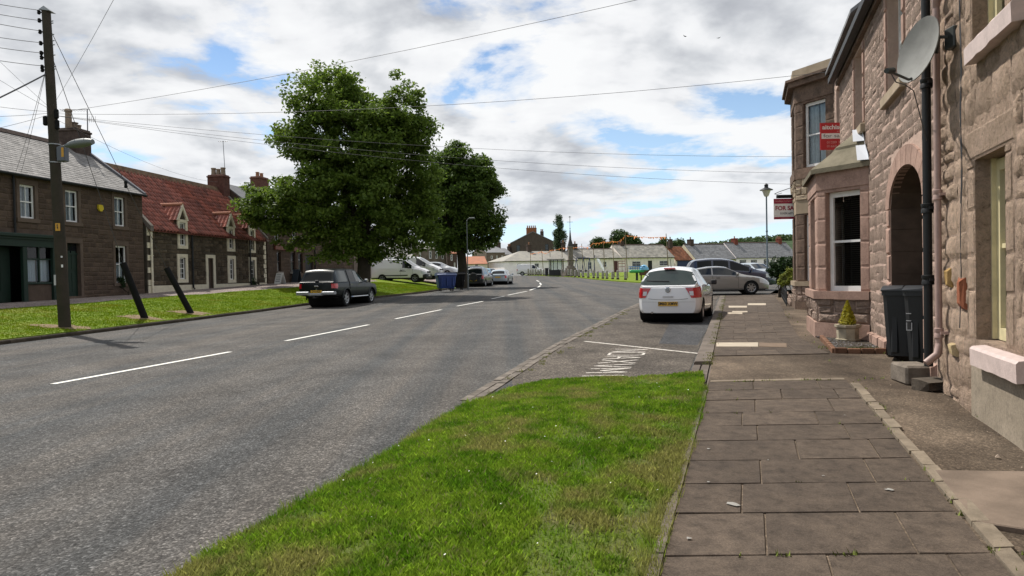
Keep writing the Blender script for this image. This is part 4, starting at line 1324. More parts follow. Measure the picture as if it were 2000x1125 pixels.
# long letters KEEP CLEAR style bay lettering, read from the street side
letters = {'N': [((0, 0), (0, 1)), ((0, 1), (1, 0)), ((1, 0), (1, 1))], 'V': [((0, 1), (.5, 0)), ((.5, 0), (1, 1))],
           'O': [((.15, 0), (0, .2)), ((0, .2), (0, .8)), ((0, .8), (.15, 1)), ((.15, 1), (.85, 1)), ((.85, 1), (1, .8)), ((1, .8), (1, .2)), ((1, .2), (.85, 0)), ((.85, 0), (.15, 0))],
           'A': [((0, 0), (.5, 1)), ((.5, 1), (1, 0)), ((.2, .4), (.8, .4))], 'L': [((0, 1), (0, 0)), ((0, 0), (1, 0))],
           'X': [((0, 0), (1, 1)), ((0, 1), (1, 0))], 'I': [((.5, 0), (.5, 1))], 'M': [((0, 0), (0, 1)), ((0, 1), (.5, .3)), ((.5, .3), (1, 1)), ((1, 1), (1, 0))], 'W': [((0, 1), (.25, 0)), ((.25, 0), (.5, .8)), ((.5, .8), (.75, 0)), ((.75, 0), (1, 1))]}
TL = [Vector(gp(1202, 683)), Vector(gp(1265, 683.5)), Vector(gp(1128, 743)), Vector(gp(1213, 741))]
txt = 'NOAXVMI'
for i, ch in enumerate(txt):
    f0 = i / len(txt); f1 = (i + .78) / len(txt)
    def P(u, v):
        f = f0 + (f1 - f0) * u
        a = TL[0].lerp(TL[2], f); b = TL[1].lerp(TL[3], f)
        return a.lerp(b, v)
    for p, q in letters[ch]:
        A, B = P(*p), P(*q)
        if A.y > 8.4 and (A - B).length > .02: strip('bay_letter_stroke', A, B, .05, M_WORN, BAY, zf=lambda x, y: T(x, y) + .006, dz=.006, n=4)

# ------------------------------------------------------------------ near sandstone houses
FR = Frame((4.93, 7.93), (-0.947, 0.323))
sR = lambda d: (d - 7.93) / 0.9465
def rubble(name, col, col2, sc):
    M = mat(name, col, 0.92, scale=2.2, bump=1.0, bscale=sc, island=0.17, col2=col2, detail=10.0, dist=0.035)
    t = M.node_tree; b = t.nodes['Principled BSDF']
    cd = N(t, 'ShaderNodeNewGeometry').outputs['Position']
    a = N(t, 'ShaderNodeTexNoise', Scale=16.0, Detail=10.0, Roughness=0.75, Distortion=0.8); L(t, cd, a.inputs['Vector'])
    src = b.inputs['Base Color'].links[0].from_socket
    L(t, mixc(t, 1.0, src, ramp(t, a.outputs[0], [(0.32, 0.30), (0.41, 0.80), (0.52, 1.0), (0.70, 1.25)]), 'MULTIPLY'), b.inputs['Base Color'])
    bp = N(t, 'ShaderNodeBump', Strength=1.0, Distance=0.11); L(t, a.outputs[0], bp.inputs['Height']); L(t, b.inputs['Normal'].links[0].from_socket, bp.inputs['Normal']); L(t, bp.outputs[0], b.inputs['Normal'])
    return M
M_RUB = rubble('eroded_sandstone', (0.70, 0.52, 0.40), (0.55, 0.405, 0.295), 40)
M_RMORT = rubble('lime_mortar', (0.64, 0.475, 0.37), (0.52, 0.38, 0.285), 40)
M_PINK = rubble('pink_rubble', (0.52, 0.39, 0.315), (0.42, 0.31, 0.25), 40)
M_PMORT = mat('pink_mortar', (0.46, 0.335, 0.275), 0.95, var=.15, scale=2.5, bump=.9, bscale=18)
M_DRESS = mat('dressed_pink_sandstone', (0.37, 0.245, 0.195), 0.85, scale=1.8, bump=0.15, bscale=45, island=.09, col2=(0.29, 0.19, 0.15))
M_DRESSD = mat('soot_stained_sandstone', (0.17, 0.115, 0.085), 0.88, scale=2.2, bump=0.2, bscale=40, island=.14, col2=(0.10, 0.072, 0.055))
M_BUFF = mat('buff_sandstone', (0.36, 0.29, 0.21), 0.88, scale=2.0, bump=0.2, bscale=40, island=.10, col2=(0.27, 0.215, 0.15))
M_RENDER = mat('cement_render', (0.31, 0.26, 0.20), 0.9, scale=1.5, bump=.2, bscale=50, col2=(0.22, 0.185, 0.14))
speckle(M_RENDER, 40.0, .7, 1.2); speckle(M_DRESS, 30.0, .72, 1.2); speckle(M_DRESSD, 24.0, .6, 1.3)
M_PINKP = mat('faded_pink_paint', (0.52, 0.42, 0.39), 0.6, var=.10, scale=9, bump=.3, bscale=50)
M_PIPE = mat('pink_pipe_paint', (0.34, 0.235, 0.205), 0.5, var=.12, scale=6)

R1s0, R1s1 = -11.0, 0.18
H_R1 = thing('rubble_house', 'weathered rubble sandstone house with pale yellow sash windows and pink sills', 'house', (*FR.at(-4, -3)[:2], 0))
w_lo = FR.rect(1904, 317, 1967, 655)
w_lo = (w_lo[0], w_lo[1], .88, 2.63)
w_up = FR.rect(1880, 120, 1967, 20); w_up = (FR.hit(1903, 100)[0] * 0 + w_lo[0] - .02, w_lo[1] + .05, 3.72, 5.35)
Z_ER1 = 6.3
holes = [w_lo, w_up, (w_lo[0] - 3.2, w_lo[1] - 3.2, .9, 2.63), (w_lo[0] - 3.2, w_lo[1] - 3.2, 3.72, 5.35)]
shell(H_R1, FR, R1s0, R1s1, -.3, Z_ER1, 7.0, 9.0, holes, M_RMORT, .26)
ren = (FR.hit(1985, 760)[0] - 3.0, FR.hit(1905, 740)[0], -.3, .80)
sur = [(h[0] - .24, h[1] + .24, h[2] - .02, h[3] + .30) for h in holes] + [(ren[0], ren[1], -1, .86)]
r5 = random.Random(5)
pieces(H_R1, FR.M, courses(R1s0, R1s1 - .05, .02, Z_ER1, sur, (.20, .36), (.24, .58), (.018, .042), gap=.006, jit=.10, r=r5), 'eroded', M_RUB, 'stone', 300, smooth=True)
for h in holes:
    z = h[2]
    k = 0
    while z < h[3] - .05:
        hh = min(r5.uniform(.3, .5), h[3] - z)
        for sgn, e in ((1, h[1]), (-1, h[0])):
            w = r5.uniform(.14, .25)
            pieces(H_R1, FR.M, [(e + .004, e + w, z + .005, z + hh - .005, .012)] if sgn > 0 else [(e - w, e - .004, z + .005, z + hh - .005, .012)], 'dressed', M_RUB, 'margin_stone', 10)
        z += hh; k += 1
    pieces(H_R1, FR.M, [(h[0] - .26, h[1] + .26, h[3] + .004, h[3] + .29, .012)], 'dressed', M_RUB, 'lintel', 10)
mb = MB(FR.M)
mb.box(ren[0], ren[1], 0, .035, -.3, .80); mb.build('render_patch', M_RENDER, H_R1)
for h, q_ in ((w_lo, ((1895, 672), (1986, 700))), (w_up, ((1884, 118), (1976, 30)))):
    mb = MB(FR.M)
    b, a = [FR.hit(*v, .12)[0] for v in q_]
    n = 10
    top = []
    for i in range(n + 1):
        s = a + (b - a) * i / n
        top.append((s, r5.uniform(-.003, .003)))
    vs = []; fs = []
    for s, j in top:
        vs += [(s, -.24, h[2]), (s, .11 + j, h[2] - .035 + j * .5), (s, .13 + j, h[2] - .06), (s, .125 + j, h[2] - .21 + 2 * j), (s, -.02, h[2] - .20)]
    for i in range(n):
        for k in range(4): fs.append((5 * i + k, 5 * i + 5 + k, 5 * i + 6 + k, 5 * i + 1 + k)[::-1])
    fs += [(0, 1, 2, 3, 4), tuple(5 * n + k for k in (4, 3, 2, 1, 0))]
    mb.add(vs, [f[::-1] for f in fs]); mb.build('sill', M_PINKP, H_R1)
for h in holes:
    w = sash(H_R1, FR, (h[0] + .03, h[1] - .03, h[2] + .01, h[3] - .02), .22, paint=M_YELLOW, cols=2, split=.52, fw=.085, clear=True)
    mb = MB(FR.M)
    for (a, b) in ((h[0] + .001, h[0] + .029), (h[1] - .029, h[1] - .001)): mb.box(a, b, -.26, -.13, h[2] + .01, h[3])
    mb.build('sash_box', M_YELLOW, w)
roof_slab(H_R1, FR, R1s0, R1s1, Z_ER1, 7.0, 9.0, M_SLATE_D, .25)
for (px, py, w, h, m) in ((1884, 572, .19, .34, mat('red_stone', (.36, .13, .07), .9, var=.25, scale=9, bump=.9, bscale=25)), (1860, 542, .13, .22, mat('ochre_stone', (.40, .26, .10), .9, var=.2, scale=9, bump=.8, bscale=25)), (1868, 683, .2, .14, mat('pale_stone', (.48, .37, .21), .9, var=.2, scale=9, bump=.8, bscale=25))):
    s, z = FR.hit(px, py)
    pieces(H_R1, FR.M, [(s - w / 2, s + w / 2, z - h / 2, z + h / 2, .06)], 'stone', m, m.name, 5)

# second house: pink rubble with raised pointing, arched passage and canted stone bay
R2s0, R2s1 = .20, sR(16.35)
Z_E2 = 6.1
H_R2 = thing('arch_house', 'pink rubble house with an arched passage and a stone bay window', 'house', (*FR.at(4, -3)[:2], .2))
arc_c = sR(9.68); arc_w = 1.07; ZSP, ZAP = 2.50, 3.02
upR2 = [(sR(13.05), sR(14.05), 4.3, 5.85), (sR(9.75), sR(10.8), 4.25, 5.85)]
arch_h = (arc_c - arc_w, arc_c + arc_w, 0.0, ZAP + .34)
def oval(f): return ZSP + (ZAP - ZSP) * math.sqrt(max(0, 1 - f * f))
mb = MB(FR.M)
openwall(mb, R2s0, R2s1, -.2, Z_E2, upR2 + [(*arch_h, 0.0)], .22)
nA = 20
for i in range(nA):
    f0, f1 = -1 + 2 * i / nA, -1 + 2 * (i + 1) / nA
    a, b = arc_c + f0 * arc_w, arc_c + f1 * arc_w
    mb.quad((b, 0, oval(f1)), (a, 0, oval(f0)), (a, 0, arch_h[3]), (b, 0, arch_h[3]))
mb.quad((R2s0, -7, -.2), (R2s1, -7, -.2), (R2s1, -7, Z_E2), (R2s0, -7, Z_E2))
for s, fl in ((R2s0, 0), (R2s1, 1)):
    mb.add([(s, 0, -.2), (s, 0, Z_E2), (s, -3.5, 8.8), (s, -7, Z_E2), (s, -7, -.2)], [tuple(range(5)) if not fl else tuple(range(5))[::-1]])
mb.build('wall', M_PMORT, H_R2)
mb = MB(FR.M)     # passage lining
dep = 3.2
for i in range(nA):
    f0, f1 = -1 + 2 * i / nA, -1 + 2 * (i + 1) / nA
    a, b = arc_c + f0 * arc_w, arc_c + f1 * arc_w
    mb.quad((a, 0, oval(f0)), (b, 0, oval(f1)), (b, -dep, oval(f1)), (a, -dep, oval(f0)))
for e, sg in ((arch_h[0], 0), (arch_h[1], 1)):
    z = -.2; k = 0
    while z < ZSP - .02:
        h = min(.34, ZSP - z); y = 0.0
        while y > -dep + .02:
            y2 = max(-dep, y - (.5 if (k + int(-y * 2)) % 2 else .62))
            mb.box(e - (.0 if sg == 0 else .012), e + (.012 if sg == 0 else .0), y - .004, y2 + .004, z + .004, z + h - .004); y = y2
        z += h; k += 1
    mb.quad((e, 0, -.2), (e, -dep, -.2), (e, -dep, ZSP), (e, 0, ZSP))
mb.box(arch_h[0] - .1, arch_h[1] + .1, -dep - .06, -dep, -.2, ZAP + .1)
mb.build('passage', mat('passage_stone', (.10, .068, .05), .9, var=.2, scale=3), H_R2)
mb = MB(FR.M); mb.box(arc_c - .9, arc_c + .9, -1.3, -1.22, .2, ZSP - .1)
for k in range(9): mb.box(arc_c - .88 + k * .2, arc_c - .70 + k * .2, -1.22, -1.2, .22, ZSP - .12)
mb.box(arc_c - 1.05, arc_c + 1.05, -1.32, -1.18, ZSP - .1, ZSP + .0)
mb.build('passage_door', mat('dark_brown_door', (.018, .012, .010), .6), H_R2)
nv = 11
for i in range(nv):        # voussoirs
    f0, f1 = -1 + 2 * i / nv + .004, -1 + 2 * (i + 1) / nv - .004
    th0, th1 = math.pi * (1 - (f0 + 1) / 2), math.pi * (1 - (f1 + 1) / 2)
    vs = []
    for th in (th0, (th0 + th1) / 2, th1):
        for R_, out in ((0, .03), (.27, .03), (0, -.1), (.27, .0)):
            vs.append((arc_c + math.cos(th) * (arc_w + R_), out, ZSP + math.sin(th) * (ZAP - ZSP + R_)))
    mb = MB(FR.M)
    fs = []
    for k in (0, 4):
        fs += [(k, k + 1, k + 5, k + 4), (k + 2, k, k + 4, k + 6), (k + 1, k + 3, k + 7, k + 5)]
    fs += [(0, 2, 3, 1), (8, 9, 11, 10)]
    mb.add(vs, [f[::-1] for f in fs]); mb.build('voussoir', M_DRESS, H_R2)
for e0, e1 in ((arch_h[0] - .27, arch_h[0]), (arch_h[1], arch_h[1] + .27)):
    z = 0.12; k = 0
    while z < ZSP - .02:
        h = min(.42, ZSP - z)
        pieces(H_R2, FR.M, [(e0 + (.06 if k % 2 and e0 < arc_c else 0), e1 - (.06 if k % 2 and e0 > arc_c else 0), z + .003, z + h - .003, .03)], 'dressed', M_DRESS, 'jamb_stone', 10)
        z += h; k += 1
bay_s = (sR(12.55), sR(15.85))
surR2 = [(h[0] - .18, h[1] + .18, h[2] - .18, h[3] + .3) for h in upR2] + [(arch_h[0] - .27, arch_h[1] + .27, -1, ZSP), (arc_c - .98, arc_c + .98, ZSP, ZAP + .16), (arc_c - .6, arc_c + .6, ZSP, ZAP + .27), (bay_s[0], bay_s[1], -1, 3.55)]
surR2 += [(arch_h[0] - .27, arch_h[1] + .27, ZSP, ZSP + .1), (arc_c - 1.2, arc_c + 1.2, ZSP + .1, ZSP + .42), (arc_c - .9, arc_c + .9, ZSP + .4, ZAP + .24)]
r6 = random.Random(8)
pieces(H_R2, FR.M, courses(R2s0 + .02, R2s1, .45, Z_E2 - .05, surR2, (.15, .26), (.22, .48), (.008, .020), gap=.007, jit=.12, r=r6), 'eroded', M_PINK, 'stone', 300, smooth=True)
pieces(H_R2, FR.M, courses(R2s0 + .02, R2s1, .0, .45, surR2, (.45, .45), (.5, .8), (.06, .07), gap=.004, r=r6), 'dressed', M_DRESS, 'plinth_stone', 40)
for h in upR2:
    z = h[2]; k = 0
    while z < h[3] - .02:
        hh = min(.45, h[3] - z)
        for e0, e1 in ((h[0] - .17, h[0]), (h[1], h[1] + .17)): pieces(H_R2, FR.M, [(e0 + .003, e1 - .003, z + .003, z + hh - .003, .028)], 'dressed', M_DRESS, 'margin_stone', 10)
        z += hh
    mb = MB(FR.M); mb.bbox(h[0] - .18, h[1] + .18, -.2, .09, h[2] - .16, h[2], .012); mb.build('sill', M_BUFF, H_R2)
    sash(H_R2, FR, h, .2, paint=M_WHITE, cols=1)
rr, RF2, u2, a2 = roof_slab(H_R2, FR, R2s0, R2s1, Z_E2, 7.0, 8.8, M_SLATE_D, .12)
mb = MB(FR.M); mb.box(R2s0, R2s1 + .1, .11, .24, Z_E2 - .12, Z_E2 + .0); mb.build('gutter', M_BLACK, H_R2)
mb = MB(FR.M); mb.box(R2s0, R2s1, .0, .08, Z_E2 - .2, Z_E2 - .12); mb.build('eaves_course', M_DRESSD, H_R2)

def canted_bay(parent, F, s0, s1, p, cant, levels, m_wall, winz, m_rub, roofkind, facew, sheer=False):
    """three faces of a canted bay.  levels: list of (z0, z1, extra projection, material, kind)"""
    plan = [(s0, 0), (s0 + cant, p), (s1 - cant, p), (s1, 0)]
    pts = [F.at(a, o)[:2] for a, o in plan]
    faces = []
    for i in range(3):
        A, B = Vector(pts[i]), Vector(pts[i + 1])
        d = (B - A).normalized()
        faces.append((Frame(A, (-d.y, d.x)), (B - A).length))
    for i, (Fi, ln) in enumerate(faces):
        mw = facew[i]
        hs = [(ln / 2 - mw / 2, ln / 2 + mw / 2, z0, z1) for z0, z1 in winz]
        for (z0, z1, ex, m, kind) in levels:
            hh = [h for h in hs if h[2] < z1 and h[3] > z0]
            e = ex * .42
            if kind == 'rub':
                mb = MB(Fi.M); mb.quad((ln, 0, z0), (0, 0, z0), (0, 0, z1), (ln, 0, z1)); mb.build('bay_wall', M_PMORT, parent)
                pieces(parent, Fi.M, courses(0.0, ln, z0, z1, [], (.17, .24), (.22, .5), (.03, .07), gap=.006, jit=.1, r=r6), 'stone', m, 'stone', 60)
            else:
                mb = MB(Fi.M)
                openwall(mb, -e, ln + e, z0, z1, hh, .20, out=ex)
                if ex:
                    mb.quad((-e, ex, z1), (-e * 0, -.05, z1), (ln, -.05, z1), (ln + e, ex, z1)); mb.quad((-e, ex, z0), (ln + e, ex, z0), (ln, -.05, z0), (0, -.05, z0))
                mb.build(kind, m, parent)
                if kind == 'bay_wall':     # coursed block joints: proud ashlar pieces between window and corner
                    for h in hh:
                        z = max(z0, h[2] - .02)
                        while z < min(z1, h[3] + .02) - .05:
                            b = min(z + .46, min(z1, h[3] + .02))
                            pieces(parent, Fi.M, [(0.004, h[0] - .004, z + .002, b - .002, .012), (h[1] + .004, ln - .004, z + .002, b - .002, .012)], 'dressed', m, 'mullion_stone', 10, out=ex)
                            z = b
        for h in hs:
            sash(parent, Fi, h, .17, cols=1, fw=.075, clear=True)
    return plan, pts, faces
b0, b1 = sR(12.55), sR(15.85)
BAYW = canted_bay(H_R2, FR, b0, b1, .80, .74, [(.1, .56, .07, M_DRESS, 'bay_plinth'), (.56, 1.02, 0, M_PINK, 'rub'), (1.02, 1.17, .09, M_DRESS, 'bay_sill'), (1.17, 3.12, 0, M_DRESS, 'bay_wall'), (3.12, 3.48, .02, M_DRESS, 'bay_lintel')],
                  M_DRESS, [(1.17, 3.06)], M_PINK, 'stone', (.72, 1.1, .72))
plan, pts, faces = BAYW
for (Fi, ln) in (faces[0],):         # blind slats behind the visible sash
    mb = MB(Fi.M)
    for k in range(44): mb.box(ln / 2 - .29, ln / 2 + .29, -.28, -.255, 1.27 + k * .04, 1.275 + k * .04)
    mb.build('venetian_blind', mat('dark_blind', (.05, .04, .035), .6), H_R2, kind='stuff')
# stone slab roof of the bay, two courses, with white lead flashings at the wall
def bay_roof(parent, F, plan, z0, z1, ov, m, step=None):
    o = [(plan[0][0] - ov, 0), (plan[1][0] - ov * .42, plan[1][1] + ov), (plan[2][0] + ov * .42, plan[2][1] + ov), (plan[3][0] + ov, 0)]
    t = [(plan[1][0] + .05, 0.0), (plan[1][0] + .25, .06), (plan[2][0] - .25, .06), (plan[2][0] - .05, 0.0)]
    lo, hi = 0.0, .56
    for (f0, f1, th, nm) in ((0.0, .56, .09, 'roof_slab_stone'), (.54, 1.0, .09, 'roof_slab_stone')):
        for i in range(3):
            q = []
            for f, dz in ((f0, 0), (f1, 0)):
                for k in (i, i + 1):
                    q.append((o[k][0] + (t[k][0] - o[k][0]) * f, o[k][1] + (t[k][1] - o[k][1]) * f, z0 + (z1 - z0) * f))
            up = .05 if f0 > 0 else 0
            vs = [(x, y, z + up) for x, y, z in q] + [(x, y, z + th + up) for x, y, z in q]
            mb = MB(F.M); mb.add(vs, [(0, 1, 3, 2), (4, 6, 7, 5), (0, 4, 5, 1), (2, 3, 7, 6), (0, 2, 6, 4), (1, 5, 7, 3)]); mb.build(nm, m, parent)
    return o, t
o_, t_ = bay_roof(H_R2, FR, plan, 3.44, 4.12, .12, mat('olive_roof_stone', (.20, .175, .125), .9, scale=3, bump=.4, bscale=40, col2=(.13, .115, .08), island=.1))
mb = MB(FR.M)
for f0, f1, up in ((.02, .52, .095), (.56, .98, .15)):
    a0 = (o_[0][0] + (t_[0][0] - o_[0][0]) * f0, .0, 3.44 + .68 * f0 + up); a1 = (o_[0][0] + (t_[0][0] - o_[0][0]) * f1, .0, 3.44 + .68 * f1 + up)
    mb.add([(a0[0] - .02, .02, a0[2]), (a0[0] + .05, .2, a0[2] + .006), (a1[0] + .05, .16, a1[2] + .006), (a1[0] - .02, .02, a1[2]), (a0[0] - .05, .035, a0[2] + .09), (a1[0] - .05, .035, a1[2] + .09)], [(0, 3, 2, 1), (0, 4, 5, 3)])
mb.build('lead_flashing', mat('white_flashing', (.46, .48, .52), .5), H_R2)

# third house, set back, with the two storey bay
FR3 = Frame(FR.at(0, -.5)[:2], (-0.947, 0.323))
H_R3 = thing('bay_house', 'tall sandstone house with a flat topped two storey canted bay', 'house', (*FR3.at(16, -3)[:2], .2))
R3s0, R3s1 = sR(16.36), sR(27)
upR3 = [FR3.rect(1633.5, 160, 1642, 290)]
upR3 = [(upR3[0][0], upR3[0][0] + .95, 5.1, 7.0)]
shell(H_R3, FR3, R3s0, R3s1, -.2, 7.75, 8, 10.6, upR3, M_PMORT, .2)
c0 = sR(21.7); c1 = c0 + 4.2
pieces(H_R3, FR3.M, courses(R3s0, R3s1, .4, 7.6, [(upR3[0][0] - .16, upR3[0][1] + .16, 4.95, 7.2), (c0, c1, -1, 8)], (.18, .28), (.25, .5), (.008, .024), gap=.008, jit=.1, r=r6), 'eroded', M_PINK, 'stone', 0, smooth=True)
sash(H_R3, FR3, upR3[0], .18, cols=1)
roof_slab(H_R3, FR3, R3s0, R3s1, 7.75, 8, 10.6, M_SLATE_D, .25)
B3 = canted_bay(H_R3, FR3, c0, c1, 1.05, 1.05, [(.0, .55, .08, M_DRESSD, 'bay_plinth'), (.55, 1.05, 0, M_PINK, 'rub'), (1.05, 1.2, .09, M_BUFF, 'bay_sill'), (1.2, 3.42, 0, M_DRESSD, 'bay_wall'), (3.42, 3.85, 0.02, M_BUFF, 'bay_band'), (3.85, 4.55, 0, M_BUFF, 'rub'), (4.55, 4.88, .07, M_DRESSD, 'bay_sill'),
                                              (4.88, 7.05, 0, M_DRESSD, 'bay_wall'), (7.05, 7.55, .03, M_DRESSD, 'bay_lintel'), (7.55, 7.72, .22, M_DRESSD, 'cornice'), (7.72, 7.8, .30, M_DRESSD, 'cornice_lip'), (7.8, 8.12, .08, M_BUFF, 'parapet')],
                  M_DRESSD, [(1.22, 3.37), (4.9, 6.98)], M_PINK, 'flat', (.85, 1.1, .85))
pl, pp, fc = B3
mb = MB(FR3.M); mb.prism([(a, o) for a, o in ((pl[0][0], -.2), pl[1], pl[2], (pl[3][0], -.2))], 7.9, 8.06, 'z'); mb.build('bay_top', M_LEAD, H_R3)
for (Fi, ln) in fc[:2]:
    mb = MB(Fi.M); n = 16
    for (p, q) in ((ln / 2 - .4, ln / 2 - .03), (ln / 2 + .03, ln / 2 + .4)):
        vs = []
        for i in range(n + 1):
            s = p + (q - p) * i / n; o = -.28 + .03 * math.sin(i * 1.7)
            vs += [(s, o, 4.95), (s, o, 6.9)]
        mb.add(vs, [(2 * i, 2 * i + 1, 2 * i + 3, 2 * i + 2) for i in range(n)])
    mb.build('curtain', M_CURTAIN, H_R3, kind='stuff')
# ------------------------------------------------------------------ vehicles
M_TYRE = mat('tyre_rubber', (0.014, 0.014, 0.015), 0.85)
M_RIM = mat('alloy_rim', (0.45, 0.46, 0.47), 0.3, metal=0.8)
M_UNDER = mat('underbody', (0.010, 0.010, 0.010), 0.9)
M_TRIM = mat('black_trim', (0.016, 0.016, 0.018), 0.6)
M_CGLASS = glass_mat('car_glass', (0.006, 0.008, 0.009), 0.03)
M_TINT = glass_mat('light_car_glass', (0.03, 0.045, 0.042), 0.03)
M_DTINT = glass_mat('dark_tinted_glass', (0.004, 0.005, 0.005), 0.06)
M_DTINT.node_tree.nodes['Principled BSDF'].inputs['Specular IOR Level'].default_value = .22
M_REDL = mat('red_lamp', (0.42, 0.012, 0.016), 0.12, coat=.6)
M_CLEARL = mat('clear_lamp', (0.55, 0.56, 0.57), 0.1, coat=.6)
M_PLATE_Y = mat('yellow_plate', (0.62, 0.36, 0.03), 0.45)
M_PLATE_W = mat('white_plate', (0.62, 0.62, 0.58), 0.45)
M_CHROME = mat('chrome', (0.55, 0.56, 0.58), 0.15, metal=.9)
M_LETTER = mat('black_letter', (0.01, 0.01, 0.01), 0.5)
def paint(name, col, metal=0.0, rough=0.28):
    return mat(name, col, rough, metal=metal, coat=0.8)
def frange(a, b, n): return [a + (b - a) * i / n for i in range(n + 1)]
def tomesh(o):
    """font object -> mesh object"""
    bpy.context.view_layer.update()
    me = bpy.data.meshes.new_from_object(o)
    n = bpy.data.objects.new(o.name, me); COL.objects.link(n); n.parent = o.parent
    nm = o.name
    bpy.data.objects.remove(o); n.name = nm; n['kind'] = 'stuff'
    return n
class Car:
    def __init__(s, L, W, zb, belt, top, wm, wt, RW, ax, edge=0.86, wbk=0.95, bulge=0.05):
        s.L, s.W, s.RW, s.ax, s.edge, s.wbk, s.bulge = L, W / 2, RW, ax, edge, wbk, bulge
        s.tab = dict(zb=zb, belt=belt, top=top, wm=wm, wt=wt)
    def g(s, k, t):
        tab = s.tab[k]
        e = .012
        return (interp(tab, t - e) + interp(tab, t) * 2 + interp(tab, t + e)) / 4
    def sec(s, t, v):
        """v 0..1 lower side (sill to belt), 1..2 glasshouse side, 2..3 roof edge to centre; returns half width, height"""
        zb, be, to, wm, wt = (s.g(k, t) for k in ('zb', 'belt', 'top', 'wm', 'wt'))
        wm *= s.W; wt *= s.W
        wb = wm * s.wbk
        be = min(be, to - .005)
        if v <= 1:
            z = zb + (be - zb) * v
            prof = [(0, .90), (.08, .965), (.25, .99), (.45, 1.0), (.7, .995), (.86, .98), (1, s.wbk)]
            return wm * interp(prof, v), z
        ze = be + (to - be) * s.edge
        we = min(wt, wb)
        if v <= 2:
            k = v - 1
            return wb + (we - wb) * k - .02 * math.sin(k * math.pi) * 0, be + (ze - be) * k
        k = v - 2
        return we * (1 - k), ze + (to - ze) * (1 - (1 - k) ** 2.2)
    def P(s, t, v, side=1, off=0.0):
        w, z = s.sec(t, v)
        y = -s.L / 2 + s.L * t
        if off:
            w1, z1 = s.sec(t, min(3, v + .03)); w0, z0 = s.sec(t, max(0, v - .03))
            d = Vector((w1 - w0, z1 - z0)); n = Vector((d.y, -d.x)) if d.length > 1e-6 else Vector((1, 0))
            n = n.normalized() if n.length > 0 else Vector((1, 0))
            ta, tb = max(0, t - .01), min(1, t + .01)
            dw = (s.sec(tb, v)[0] - s.sec(ta, v)[0]) / ((tb - ta) * s.L)
            return Vector((side * (w + n.x * off), y - dw * off * .9, z + n.y * off))
        return Vector((side * w, y, z))
    def cap(s, u, w, rear=True, off=0.0):
        t = 0.0 if rear else 1.0
        wd, z = s.sec(t, w)
        sg = -1 if rear else 1
        return Vector((u * wd, sg * (s.L / 2 + s.bulge * (1 - abs(u) ** 2.2) * math.sin(math.pi * min(1, .25 + w * .6)) + off), z))
